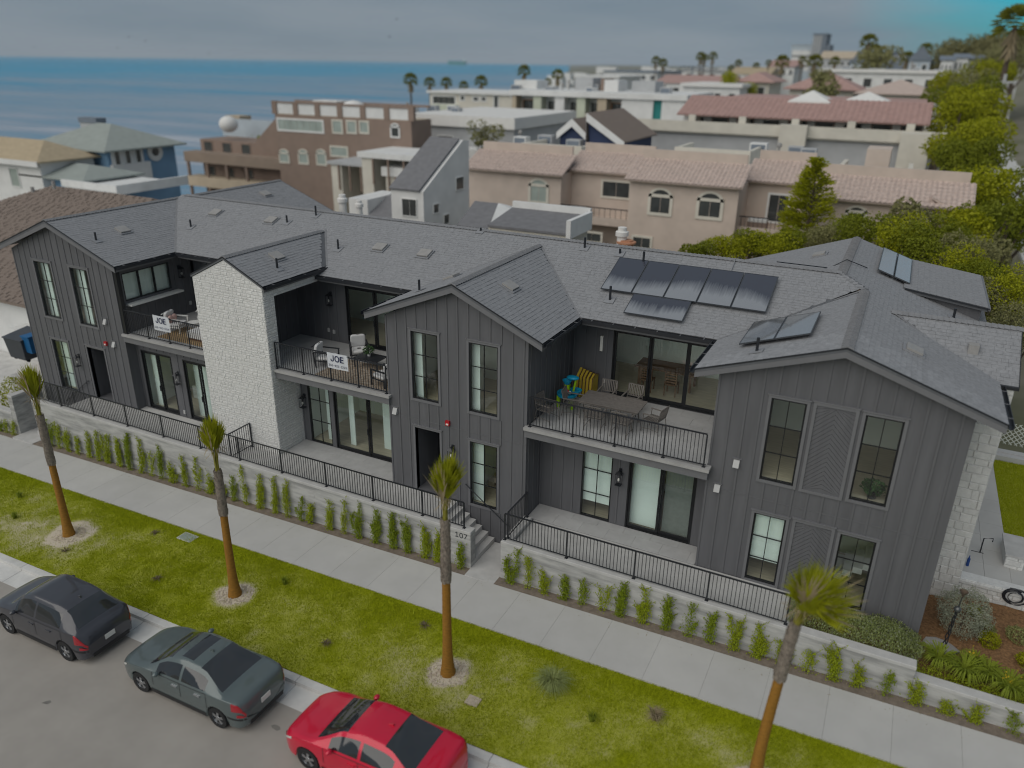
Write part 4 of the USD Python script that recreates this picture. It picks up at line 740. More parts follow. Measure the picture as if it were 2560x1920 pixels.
# climbing fig columns trained up the retaining wall
VX = [-27.36, -26.92, -26.35, -23.59, -23.01, -22.36, -21.74, -20.95, -20.33, -19.73, -18.99, -18.33, -17.68, -17.02, -16.45, -15.81, -15.04, -14.35, -13.7, -13.01, -12.35, -11.7, -11.01, -10.24, -9.64, -8.96, -8.52, -7.64, -6.95, -6.3, -5.55, -4.79, -4.2, -3.51, -2.96, -2.1,
      -.18, .39, 1.02, 1.7, 2.35, 3.0, 3.62, 4.29, 5.0, 5.7, 6.34, 7.0, 7.68, 8.32, 9.0, 9.67, 10.25, 10.98, 11.68, 12.41, 13.1, 13.88]
VT = [-1.45, -1.17, -1.15, -.44, -.39, -.71, -.81, -.41, -.28, -.24, -.3, .15, .05, -.48, .05, -.57, -.14, -.04, -.58, -.85, -.36, .22, .18, .22, .18, -.27, -.45, -.08, .11, .22, .17, .26, .1, .15, .05, -.12,
      .28, .17, -.21, -.14, 0, -.07, .26, .28, .27, .30, .30, .30, .3, .0, -.03, .28, -.04, .06, .03, -.29, -.16, -.06]
ordn = ['first', 'second', 'third', 'fourth', 'fifth', 'sixth', 'seventh', 'eighth', 'ninth', 'tenth', 'eleventh', 'twelfth', 'thirteenth', 'fourteenth', 'fifteenth', 'sixteenth', 'seventeenth', 'eighteenth', 'nineteenth', 'twentieth', 'twenty-first', 'twenty-second', 'twenty-third', 'twenty-fourth', 'twenty-fifth', 'twenty-sixth', 'twenty-seventh', 'twenty-eighth', 'twenty-ninth', 'thirtieth', 'thirty-first', 'thirty-second', 'thirty-third']
for k, (x, zt) in enumerate(zip(VX, VT)):
    z0 = float(PL(x, -1.035)); h = zt-z0; wide = R.uniform(.08, .46)*(1 if h > .8 else .75); n_sh = int(R.integers(2, 6)); pts, dd, sm = [], [], MB()
    shape = 'slim' if wide < .2 else ('bushy' if wide > .32 else 'feathery'); tall = 'tall' if h > 1.2 else ('short' if h < .75 else 'medium')
    where = ('of the three vines left of the pier, %s' % ordn[k]) if k < 3 else (('%s vine along the left wall counted from the pier' % ordn[k-3]) if k < 36 else '%s vine along the right wall counted from the steps' % ordn[k-36])
    t = thing('climbing_vine', '%s %s green vine, %s' % (tall, shape, where), 'vine', (x, -4.55, z0), group='vines on the retaining wall')
    for q in range(n_sh):
        tip = np.array([x+R.normal()*wide*(.55 if q else .25), -4.45-R.uniform(0, .05), z0+h*(1 if q == 0 else R.uniform(.4, .95))]); base = np.array([x+R.normal()*.03, -4.56, z0]); mid = (base+tip)/2+(R.normal()*.08, -.03, 0); s = np.linspace(0, 1, 12)[:, None]
        c = base*(1-s)**2+mid*2*s*(1-s)+tip*s**2; sm.tube(c, np.linspace(.009, .003, 12), 5)
        m = int(205*h*(1.35 if q == 0 else .8)); u = R.uniform(0, 1, m)**.85; cc = np.stack([np.interp(u, s[:, 0], c[:, i]) for i in range(3)], 1)
        thick = (.075*(1-u)+.035)*(R.uniform(.8, 1.5) if q == 0 else .8)
        pts.append(cc+np.stack([R.normal(size=m)*thick, -np.abs(R.normal(size=m))*.05, R.normal(size=m)*.03], 1)); dd.append(np.tile([0, 0, .6], (m, 1)))
        for tw in range(int(R.uniform(3, 14)*h)):                              # feathery side twigs
            u0 = R.uniform(.25, 1); b0 = np.array([np.interp(u0, s[:, 0], c[:, i]) for i in range(3)]); e = b0+(R.choice([-1, 1])*R.uniform(.05, .22), R.uniform(-.05, .02), R.uniform(.02, .30)); w = np.linspace(0, 1, 12)[:, None]; sm.tube([b0, e], .0035, 3)
            pts.append(b0*(1-w)+e*w+R.normal(size=(12, 3))*.016); dd.append(np.tile((e-b0)*2, (12, 1)))
    pts = np.vstack(pts); pts[:, 1] = np.minimum(pts[:, 1], -4.43); pts[:, 2] = np.maximum(pts[:, 2], z0)
    obj('foliage', leafquads(pts, .050, .65, np.tile([0, -1.0, .3], (len(pts), 1)), .5, np.vstack(dd)), 'vine_leaf' if R.uniform() > .3 else 'vine_dark', t); obj('stem', sm, 'bark_brown', t)
n = 1500; P = np.stack([R.uniform(-27.5, 15, n), R.uniform(-4.85, -4.45, n), np.zeros(n)], 1); P[:, 1] = np.where(R.uniform(size=n) < .12, R.uniform(-5.3, -4.85, n), P[:, 1]); P[:, 2] = PL(P[:, 0], -1.026)
obj('leaf_litter', leafquads(P, .035, .6, np.tile([0, 0, 1.0], (n, 1)), .9), 'palm_dead', kind='stuff', label='dry fallen leaves on the soil strip along the wall', cat='leaf litter')
# fan palms along the parkway
PP = [(-16.16, -8.96, -1.58, 1.42, 3.28, 3.9, 5.15, .42, -.03, .0, 'by the pier at the left'), (-7.98, -8.9, -1.34, 1.76, 3.26, 3.98, 5.05, .52, .08, .0, 'before the white stone tower'),
      (.06, -8.9, -1.1, 2.09, 3.95, 4.5, 5.85, .36, .02, .05, 'beside the house number steps'), (8.40, -8.9, -.85, 2.5, 4.0, 4.35, 5.62, .62, .28, .2, 'with windblown crown, rightmost')]
for x, y, z0, z1, z2, z3, z4, spread, lean, leanc, wh in PP:
    t = thing('fan_palm', 'young fan palm with orange lower trunk %s' % wh, 'palm tree', (x, y, z0), group='fan palms in the parkway'); zc = lambda z: np.array([x+lean*(max(z-z0-1, 0)/4.5)**1.3, y, z])
    zz = np.arange(z0-.05, z1, .055); rad = .108+.085*np.exp(-(zz-z0)/.42)+.02*(1-(zz-z0)/3); m = MB()
    for k, (a, r) in enumerate(zip(zz, rad)):
        c = zc(a); d = zc(a+.057); rr_ = r*R.uniform(.985, 1.015); th_ = np.arange(18)*2*math.pi/18; wob = 1+.012*R.normal(size=18)
        lo = np.stack([c[0]+np.cos(th_)*rr_*wob*1.06, c[1]+np.sin(th_)*rr_*wob*1.06, np.full(18, a)], 1); hi = np.stack([d[0]+np.cos(th_)*rr_*.985, d[1]+np.sin(th_)*rr_*.985, np.full(18, a+.058)], 1)
        m.add(np.vstack([lo, hi]), f4=[(q, (q+1) % 18, (q+1) % 18+18, q+18) for q in range(18)])
    obj('lower_trunk', m, 'trunk_orange', t, smooth=50)
    m = MB().tube([zc(z1-.05), zc((z1+z2)/2), zc(z2)], [.115, .12, .085], 12); obj('upper_trunk', m, 'trunk_grey', t)
    m = MB(); nb = 330
    for k in range(nb):                                          # old leaf bases
        u = k/nb; z = z1-.08+(z2-z1+.02)*u; a = k*2.39996; rr_ = .118-.02*u; c = zc(z); o = np.array([math.cos(a), math.sin(a), 0]); tn = np.array([-o[1], o[0], 0]); L_ = R.uniform(.09, .15); w = R.uniform(.025, .045)
        b = c+o*rr_; e = b+o*R.uniform(.012, .04)+(0, 0, L_)+tn*R.normal()*.02
        m.add([b-tn*w, b+tn*w, e+tn*w*.55, e-tn*w*.55, b-tn*w*.9+o*.018, b+tn*w*.9+o*.018], f4=[[0, 1, 2, 3], [4, 5, 2, 3]], f3=[[0, 4, 3], [1, 2, 5]])
    obj('leaf_bases', m, 'trunk_grey', t, kind='stuff')
    lean_top = np.array([leanc, -.0, 0]); nf = 17; seg = MB(); pet = MB(); dead = MB(); top = zc(z2)
    for k in range(nf):
        a = k*2.39996+R.uniform(-.3, .3); o = np.array([math.cos(a), math.sin(a), 0]); v = (k+.5)/nf
        hb = top+o*.05+(0, 0, -.03-.1*R.uniform()); hz = z3-.10+(z4-z3)*(.05+.30*R.uniform()); hs = np.array([top[0], top[1], hz])+o*spread*R.uniform(.10, .38)+lean_top*R.uniform(.4, 1.1); s = np.linspace(0, 1, 6)[:, None]; mid = (hb+hs)/2+(0, 0, .05)-o*.06
        pet.tube(hb*(1-s)**2+2*mid*s*(1-s)+hs*s*s, np.linspace(.022, .010, 6), 5)
        ax = (hs-mid); ax = ax/np.linalg.norm(ax)+o*.10+(0, 0, .7 if lean < .2 else .35)+lean_top*.5; ax /= np.linalg.norm(ax); sd = np.cross(ax, o+(.01, .02, 0)); sd /= np.linalg.norm(sd); fo = np.cross(sd, ax); ns = 17; L0 = (z4-hz)*R.uniform(.86, 1.08); isdead = v > .86
        for q in range(ns):
            f = (q/(ns-1)-.5)*2*R.uniform(.94, 1.06); an = f*(.95 if lean > .2 else .62); L_ = L0*(1-.28*abs(f))*R.uniform(.85, 1.05); d = ax*math.cos(an)+sd*math.sin(an)*(spread*1.55 if lean > .2 else .62)+fo*(.16*f*f-.08); d /= np.linalg.norm(d); wv = np.cross(d, fo); wv /= np.linalg.norm(wv); w0 = .030
            p1 = hs+d*L_*.5+fo*R.normal()*.012; p2 = hs+d*L_+o*(.14 if lean > .2 else .03)*abs(f)*L_+(R.normal()*.02, R.normal()*.02, -(.12 if lean > .2 else .03)*abs(f)*L_)+lean_top*.25*L_
            (dead if isdead else seg).add([hs-wv*.004, hs+wv*.004, p1+wv*w0, p1-wv*w0, p2], f4=[[0, 1, 2, 3]], f3=[[3, 2, 4]])
    for k in range(44):                                          # dry threads and hanging tips at the crown's foot
        a = R.uniform(0, 6.28); o = np.array([math.cos(a), math.sin(a), 0]); b = np.array([top[0], top[1], z3+R.uniform(-.1, .22)])+o*R.uniform(.04, spread*.5)+lean_top*.5; e = b+o*R.uniform(.05, .22)+(0, 0, R.uniform(-.35, .15)); w = np.cross(e-b, (0, 0, 1.0)); w = w/np.linalg.norm(w)*.010
        md = (b+e)/2+o*.05; dead.add([b-w, b+w, md+w, md-w, e], f4=[[0, 1, 2, 3]], f3=[[3, 2, 4]])
    obj('crown', seg, 'palm_leaf', t); obj('petioles', pet, 'petiole', t); obj('dry_fronds', dead, 'palm_dead', t)
    n = 260; a = R.uniform(0, 6.28, n); rr_ = np.sqrt(R.uniform(.05, 1, n))*.62; px_, py_ = x+np.cos(a)*rr_, y+np.sin(a)*rr_*.85
    c = np.stack([px_, py_, PL(px_, -1.078)], 1); s_ = R.uniform(.012, .032, n)[:, None]; q = MB()
    v = c[:, None]+np.array([(-1, -.7, 0), (1, -.8, 0), (.8, 1, 0), (-.9, .8, 0), (0, 0, .9)])[None]*s_[:, None]; i5 = np.arange(n)[:, None]*5
    q.add(v.reshape(-1, 3), f3=np.vstack([i5+[0, 1, 4], i5+[1, 2, 4], i5+[2, 3, 4], i5+[3, 0, 4]])); obj('sand_crumbs', q, 'sand', kind='stuff', label='loose pale soil around the foot of the palm %s' % wh, cat='soil')
# tufts on the lawn
def tuft(name, label, x, y, n, h, w, mt, lean=.9, wd=.007):
    z = float(PL(x, -1.085)); t = thing(name, label, 'grass tuft', (x, y, z), group='tufts on the parkway'); a = R.uniform(0, 6.28, n); l = R.uniform(.2, 1, n)*lean; hh = h*R.uniform(.6, 1, n); o = np.stack([np.cos(a), np.sin(a), 0*a], 1); s = np.stack([-o[:, 1], o[:, 0], 0*a], 1)*wd
    b = np.array([x, y, z])+o*R.uniform(0, w*.35, n)[:, None]; m_ = b+o*(l*w*.5)[:, None]+np.stack([0*a, 0*a, hh*.8], 1); e = b+o*(l*w*1.3)[:, None]+np.stack([0*a, 0*a, hh*(1-.55*l)], 1)
    v = np.stack([b-s, b+s, m_+s*.8, m_-s*.8, e], 1).reshape(-1, 3); k = np.arange(n)[:, None]*5; obj('blades', MB().add(v, f3=k+[3, 2, 4], f4=k+[0, 1, 2, 3]), mt, t)
tuft('grass_tuft', 'big pale green rounded grass tuft between the third and fourth palms', 2.9, -8.15, 520, .55, .55, 'tuft_leaf'); tuft('grass_tuft', 'yellowish grass tuft in the dry patch right of the big tuft', 5.75, -7.95, 160, .3, .32, 'palm_dead')
for nm, x, y in (('before the second and first palm by the utility lid', -13.35, -7.52), ('left of the second palm near the kerb', -10.94, -9.45), ('right of the second palm near the kerb', -3.8, -9.48), ('left of the third palm', -1.62, -7.52), ('at the kerb below the first palm', -15.29, -9.72)): tuft('brown_tuft', 'small dark brown dead tuft '+nm, x, y, 60, .11, .17, 'dead_tuft', 1.2)
for nm, x, y in (('in the bare patch at the left edge', -19.1, -9.13), ('beside the second palm trunk', -6.89, -7.78), ('above the bare patch at the far left', -20.47, -8.06), ('in the shaggy grass near the red car', 4.29, -8.74)): tuft('grass_tuft', 'small upright green tuft '+nm, x, y, 90, .32, .22, 'lily_leaf', .6)
t = thing('utility_cover', 'pale green rectangular utility lid in the lawn', 'utility cover', (-12.0, -7.2, float(PL(-12, -1.07)))); obj('lid', MB().box(-12.32, -11.72, -7.38, -7.02, PL(-12, -1.12), PL(-12, -1.052)), 'far_glass_pale', t); obj('rim', MB().box(-12.36, -11.68, -7.42, -6.98, PL(-12, -1.15), PL(-12, -1.062)), 'kerb_concrete', t)
t = thing('utility_cover', 'tan square utility lid in the bright grass right of the red car', 'utility cover', (1.21, -9.52, float(PL(1.2, -1.07)))); obj('lid', MB().box(1.03, 1.40, -9.68, -9.36, PL(1.2, -1.12), PL(1.2, -1.05)), 'sand', t)

# ------------------------------------------------------------------ garden at the right end
mz = lambda x, y: -.22+0*x
X, Y = np.meshgrid(np.linspace(8.3, 16.5, 60), np.linspace(-4.12, .5, 40), indexing='ij'); Zm = -.26+.05*nz(X.ravel(), Y.ravel(), 1.1, 7).reshape(X.shape)
i, j = np.meshgrid(np.arange(59), np.arange(39), indexing='ij'); obj('mulch_bed', MB().add(np.stack([X, Y, Zm], -1), f4=np.stack([i*40+j, (i+1)*40+j, (i+1)*40+j+1, i*40+j+1], -1)), 'mulch', smooth=True, kind='structure', label='reddish brown mulch bed beside the house')
def mound(name, label, cat, c, r, sc, n, size, mt, asp=.5, lump=.25, group=None, stem=True, D=None, up=.3):
    t = thing(name, label, cat, (c[0], c[1], c[2]-r*sc[2]*.8), group); P, d = blob(c, r, n, sc, lump, seed=c[0]); k = P[:, 2] > c[2]-r*sc[2]*.75; P, d = P[k], d[k]
    obj('foliage', leafquads(P, size, asp, d, .5, D if D is None else np.tile(D, (len(P), 1))+d*.7), mt, t)
    if stem: obj('stem', MB().tube([(c[0], c[1], c[2]-r*sc[2]*1.0), (c[0], c[1], c[2])], [.04, .015], 6), 'bark_brown', t)
    return t
t = thing('shrub_bed', 'dense low grey-green shrub mass between the wall cap and the right gable', 'shrub', (10.2, -3.3, -.25)); n = 26000; x = R.uniform(8.15, 11.95, n); y = R.uniform(-4.12, -2.50, n); hh = (.42+.42*np.sin(np.clip((y+4.15)/1.5, 0, 1)*3.0))*(1-.55*sst((x-10.6)/1.5))+.18*nz(x, y, 1.6, 9)
k = (x-8.2 > .2*nz(x, y, 2, 3)) & (x < 11.7+.3*nz(x, y, 2, 4)); P = np.stack([x, y, -.25+np.maximum(hh, .05)*R.uniform(.35, 1.05, n)**.6], 1)[k]; obj('foliage', leafquads(P, .062, .38, None, .5, np.tile([0, 0, .7], (len(P), 1))), 'shrub_leaf', t)
P2 = P[R.uniform(size=len(P)) < .22]+(0, 0, .02); obj('flower_tips', leafquads(P2, .045, .5, None, .5, np.tile([0, 0, .6], (len(P2), 1))), 'sage_leaf', t)
mound('silver_bush', 'large silvery grey bush at the corner of the white stone bay', 'bush', (12.75, -1.35, .38), .72, (1, .95, 1), 8000, .055, 'sage_leaf', .4, .3)
for k, (x, y, r, wh) in enumerate(((13.35, -1.1, .27, 'nearest the silvery bush'), (13.45, -1.6, .28, 'second right of the silvery bush'), (14.2, -1.0, .30, 'below the hose coil'), (14.35, -2.05, .28, 'beside the lawn edge'), (14.5, -2.75, .33, 'lowest at the right edge'), (13.15, -.35, .22, 'at the foot of the stone wall'))): mound('low_bush', 'small round yellow-green bush '+wh, 'bush', (x, y, -.12), r, (1, 1, .8), 1300, .055, 'tree_bright' if k % 2 else 'low_leaf', .5, .3, group='small bushes in the mulch')
def lily(x, y, n, h, wh, fl=False):
    z = -.25; t = thing('daylily_clump', 'arching strap-leaved clump '+wh, 'plant', (x, y, z), group='strap-leaved clumps along the low wall'); a = R.uniform(0, 6.28, n); o = np.stack([np.cos(a), np.sin(a), 0*a], 1); L_ = R.uniform(.5, 1, n)*h; s = np.stack([-o[:, 1], o[:, 0], 0*a], 1)*.014; b = np.array([x, y, z])+o*R.uniform(0, .08, n)[:, None]; up = np.array([0, 0, 1.0])
    c1 = b+o*(L_*.22)[:, None]+up*(L_*.62)[:, None]; c2 = b+o*(L_*.55)[:, None]+up*(L_*.72)[:, None]; c3 = b+o*(L_*.9)[:, None]+up*(L_*.45)[:, None]; v = np.stack([b-s, b+s, c1+s, c1-s, c2+s*.9, c2-s*.9, c3], 1).reshape(-1, 3); k = np.arange(n)[:, None]*7
    obj('leaves', MB().add(v, f3=k+[5, 4, 6], f4=np.vstack([k+[0, 1, 2, 3], k+[3, 2, 4, 5]])), 'lily_leaf', t)
    if fl:
        P = np.array([x, y, z+h*.7])+R.normal(size=(26, 3))*.10; obj('flowers', leafquads(P, .06, .8), 'yellow_flower', t, kind='stuff')
for k, (x, y, h, fl, wh) in enumerate(((12.15, -3.25, .62, 0, 'leftmost, beside the shrub bed'), (12.75, -3.45, .66, 0, 'second from the shrub bed'), (13.3, -3.3, .6, 0, 'behind the middle of the low wall'), (13.75, -3.6, .66, 1, 'with a yellow flower by the low wall'), (14.3, -3.45, .62, 0, 'at the right picture edge'), (13.0, -2.95, .5, 1, 'with small yellow flowers in the mulch'), (14.75, -3.7, .6, 0, 'last towards the right'))): lily(x, y, 170, h*1.15, wh, fl)
P = np.stack([R.uniform(11.6, 16, 5200), R.uniform(-4.15, -3.55, 5200), np.zeros(5200)], 1); P[:, 2] = -.22+.22*R.uniform(0, 1, 5200)*(1+nz(P[:, 0], P[:, 1], 2, 6)*.5); k = P[:, 1] < -3.55-.25*np.abs(nz(P[:, 0], P[:, 1], 1.5, 8)); obj('ground_cover', leafquads(P[k], .05, .6), 'vine_leaf', kind='stuff', label='low bright green ground cover spilling onto the low wall', cat='ground cover')
m = MB()
for c in ((12.25, -2.45), ): th_ = np.linspace(0, 2*math.pi, 11)[:-1]; rr_ = R.uniform(.36, .48, 10); m.prism([(c[0]+math.cos(q)*r*1.0, c[1]+math.sin(q)*r*.8, -.22) for q, r in zip(th_, rr_)], (0, 0, .05))
mat('flagstone', (.27, .26, .25), .8, .15, 6, bump=.01, bscale=20); obj('flagstone', m, 'flagstone', label='grey round flagstone under the garden post', cat='stone')
t = thing('garden_post', 'thin dark twisted garden post with a ball and cup standing on the flagstone', 'garden ornament', (12.3, -2.5, -.17)); s = np.linspace(0, 1, 30); m = MB()
for ph in (0, 2.1, 4.2): m.tube(np.stack([12.3+.05*np.cos(s*9+ph)*(1-s*.5)+.06*s, -2.5+.05*np.sin(s*9+ph)*(1-s*.5), -.17+1.25*s], 1), .016, 6)
obj('twisted_stem', m, 'metal_black', t, smooth=60); obj('ball', MB().ball((12.37, -2.5, 1.17), .10), 'far_glass', t, smooth=True); obj('arm', MB().tube([(12.37, -2.5, 1.2), (12.40, -2.5, 1.6)], .014), 'metal_black', t); obj('cup', MB().lathe([(.01, 0), (.04, .08), (.11, .20), (.10, .20), (.03, .07)], (12.4, -2.5, 1.58), 14), 'bark_brown', t, smooth=50)
# stone-faced patio, lawn, path
t = thing('patio_wall', 'low white stone faced patio wall with pale paving behind the hose', 'wall', (14.5, .5, -.4)); stones = []
obj('core', MB().box(12.66, 18, .56, 1.0, -.6, .18), 'mortar', t); stonework(t, Face('y', .56, -1), 12.66, 17.5, -.5, .17, hmin=.12, hmax=.22, jit=.03); flush_stones(); obj('cap', MB().box(12.66, 18, .50, 1.06, .18, .26), 'white_stone_each', t)
t = thing('patio_pier', 'squat white stone block on the patio beside the lawn', 'wall', (14.3, 2.6, .2)); stones = []; obj('core', MB().box(13.98, 14.5, 2.12, 3.4, .1, .58), 'mortar', t); stonework(t, Face('y', 2.12, -1), 13.98, 14.5, .12, .58, hmin=.12, hmax=.2, jit=.03); flush_stones(); obj('cap', MB().box(13.94, 14.54, 2.06, 3.45, .58, .64), 'concrete_cap', t)
pt = thing('patio', None, None, kind='structure'); tag(pt, 'pale paved patio and path beside the house')
for a in np.arange(12.66, 14.1, .76):
    for b in np.arange(1.07, 11, .92): obj('paver', MB().box(a+.004, min(a+.756, 14.14), b+.004, b+.916, .0, .17+R.uniform(0, .004)), 'concrete_walk', pt)
obj('paver_bed', MB().box(12.66, 14.15, 1.07, 11, -.4, .15), 'soil', pt); m = MB().box(14.16, 24, 3.5, 10.4, -.4, .12); obj('side_lawn', m, 'lawn_soil', kind='structure', label='bright green lawn beside the patio', pv={'dry': np.full(8, .28)})
m = MB().box(14.15, 24, 1.07, 3.49, -.4, .16); obj('patio_slab', m, 'concrete_walk', kind='structure', label='plain pale patio slab')
n = 60000; x = R.uniform(14.16, 18.5, n); y = R.uniform(3.5, 10.4, n); obj('side_grass', blades(x, y, np.full(n, .12), R.uniform(.03, .07, n), R.uniform(.006, .012, n)), 'grass_blade', kind='stuff', label='green grass of the side lawn', cat='grass')
m = MB()
for k in range(7): a = np.linspace(0, 2*math.pi, 33); r = .34-.025*k+R.uniform(-.01, .01); m.tube(np.stack([14.15+r*np.cos(a)+R.normal()*.02, .44+0*a-R.uniform(0, .05), .20+r*np.sin(a)*.85], 1), .013, 6, caps=False)
t = thing('garden_hose', 'dark garden hose coiled against the white patio wall', 'hose', (14.15, .4, -.1)); obj('coil', m, 'metal_black', t, smooth=60); obj('hanger', MB().box(14.0, 14.3, .47, .54, .36, .42), 'metal_black', t)
t = thing('boot_scraper', 'dark bent metal stand on the patio by the stone bay', 'stand', (13.4, 2.6, .17)); q = np.array([13.35, 2.6, .17]); obj('frame', MB().tube([q, q+(0, .0, .55), q+(.25, 0, .62), q+(.25, 0, .5)], .02).tube([q-(.25, 0, 0), q+(.1, 0, 0)], .02), 'metal_black', t)
t = thing('blue_bottle', 'small dark blue bottle on the patio', 'bottle', (12.95, 1.6, .17)); mat('blue_plastic', (.02, .06, .22), .4, .05); obj('body', MB().lathe([(.0, 0), (.045, 0), (.045, .26), (.015, .32), (.015, .38), (0, .38)], (12.95, 1.6, .17), 12), 'blue_plastic', t, smooth=40)
t = thing('deck_edge', 'grey board deck step beyond the side lawn', 'deck', (15, 10.6, .1))
for k in range(4): obj('board', MB().box(14.1, 20, 10.45+.16*k, 10.6+.16*k, .1, .32+.05*(k // 2)), 'light_grey', t)
t = thing('lattice_panel', 'white lattice panel leaning behind the side lawn', 'lattice', (15.0, 11.6, .4)); mat('lattice_paint', (.55, .57, .52), .6, .1)
for sg in (1, -1):
    for k in range(9): o = -.9+.2*k; obj('lath', MB().bar((15.1+o-.45*sg, 11.6+.02*sg, .4), (15.1+o+.45*sg, 11.7+.02*sg, 1.3), .035, .01, up=(0, 1, 0)), 'lattice_paint', t)

# ------------------------------------------------------------------ parked cars
def paint(n, c, met=.3): mat(n, c, .34, .04, 2, metal=met, coat=.8, crough=.08, spec=.35, cior=1.5)
paint('paint_grey', (.045, .046, .056), .15); paint('paint_green', (.098, .124, .126), .2); paint('paint_red', (.58, .003, .035), .1)
mat('tyre', (.018, .018, .019), .85, .1); mat('alloy', (.42, .43, .45), .3, .05, 3, metal=.8); mat('black_trim', (.02, .02, .022), .5, .1); mat('taillight', (.36, .01, .02), .15, .1, 5, coat=1); mat('headlight', (.55, .55, .52), .12, .1, 4, coat=1); mat('plate', (.65, .65, .63), .4, .03)
def curve(pts): pts = np.array(pts); return lambda s: np.interp(s, pts[:, 0], pts[:, 1])
def smoothc(pts):
    from scipy.interpolate import PchipInterpolator
    p = np.array(pts, float); return PchipInterpolator(p[:, 0], p[:, 1])
def car(name, label, x0, yc, L, W, top, belt, wheels, mt, glassr, roofw=.60, wr=.33, hatch=False, sunroof=None, gap=0.0):
    """x0: front bumper (cars point to -x); top/belt: profiles over s in metres from the front"""
    gz = lambda x: float(PL(x, -1.262)); t = thing(name, label, 'car', (x0+L/2, yc, gz(x0+L/2)), group='cars parked along the kerb'); T, B = smoothc(top), smoothc(belt); S_ = np.unique(np.r_[np.linspace(0, L, 78), [g for q in glassr.values() for g in q], 0.02, L-.02]); n = len(S_)
    plan = smoothc([(0, .66), (.10, .80), (.35, .93), (.9, 1), (L-1.0, 1), (L-.3, .95), (L-.06, .84), (L, .74)]); ends = smoothc([(0, .0), (.05, .35), (.16, .75), (.4, 1), (L-.35, 1), (L-.10, .8), (L, .3)])
    rows = []
    for s in S_:
        w = W/2*plan(s); zt, zb = float(T(s)), float(B(s)); zb = min(zb, zt-.005); gh = max(zt-zb, 0); k = min(gh/.42, 1); wt = w*(.90*(1-k)+roofw*k*1.10)
        ze = .20+.18*(1-ends(s)); wz = 0
        for c in wheels:
            if abs(s-c) < wr+.055: wz = math.sqrt((wr+.055)**2-(s-c)**2)+wr
        lo = max(ze, wz)
        sec = [(0, .22), (w*.72, .22), (w*.72, max(.22, wz)), (w*.97, max(ze, wz)), (w*.995, max(.40, wz+.004)), (w*1.0, max(.58, wz+.008)), (w*.995, max(min(.76, zb-.06), wz+.012)), (w*.985, max(zb-.02, wz+.016))]
        a = np.array([w*.965, zb+.012]); b = np.array([wt, zt-.05*k-.006])
        for q in (0, .12, .5, .88, 1): sec.append(tuple(a*(1-q)+b*q+np.array([.025*math.sin(q*math.pi)*k, 0])))
        sec += [(wt*.93, zt-.012*k-.002), (wt*.80, zt+.004), (wt*.45, zt+.018), (0, zt+.024)]
        rows.append(sec)
    rows = np.array(rows); m = rows.shape[1]; zg = np.array([gz(x0+s) for s in S_])
    Pr = np.stack([np.broadcast_to((x0+S_)[:, None], (n, m)), yc-rows[..., 0], rows[..., 1]+zg[:, None]], -1); Pl = Pr.copy(); Pl[..., 1] = 2*yc-Pr[..., 1]
    V = np.concatenate([Pr, Pl[:, ::-1][:, 1:]], 1); M_ = V.shape[1]; parts = {}
    mid = (S_[:-1]+S_[1:])/2
    for j in range(M_-1):
        r = j if j < m-1 else 2*(m-1)-1-j
        for i in range(n-1):
            s = mid[i]; key = 'body'
            if r in (9, 10) and any(a < s < b for k, (a, b) in glassr.items() if k.startswith('side')): key = 'side_window%d%d' % ([k for k, (a, b) in glassr.items() if k.startswith('side') and a < s < b][0] == 'side0', j < m)
            if r >= 13:
                if glassr['wind'][0] < s < glassr['wind'][1]: key = 'windshield'
                if glassr['rear'][0] < s < glassr['rear'][1]: key = 'rear_window'
                if sunroof and sunroof[0] < s < sunroof[1] and r >= 14: key = 'sunroof'
            if r in (11, 12) and glassr['wind'][0] < s < glassr['wind'][1]: key = 'body'
            parts.setdefault(key, []).append((i*M_+j, i*M_+j+1, (i+1)*M_+j+1, (i+1)*M_+j))
    VV = V.reshape(-1, 3)
    for key, f in parts.items():
        f = np.array(f); u, inv = np.unique(f, return_inverse=True); obj(key.rstrip('01'), MB().add(VV[u], f4=inv.reshape(f.shape)[:, ::-1]), mt if key == 'body' else 'car_glass', t, smooth=38)
    obj('bumper_face', MB().prism([V[0, q] for q in range(0, M_)][::1], (.012, 0, 0)), mt, t); obj('bumper_face', MB().prism([V[-1, q] for q in range(0, M_)], (-.012, 0, 0)), mt, t)
    obj('interior', MB().box(x0+glassr['wind'][0]+.3, x0+glassr['rear'][1]-.3, yc-W*.36, yc+W*.36, gz(x0+L/2)+.3, gz(x0+L/2)+float(B(L/2))-.08), 'black_trim', t)
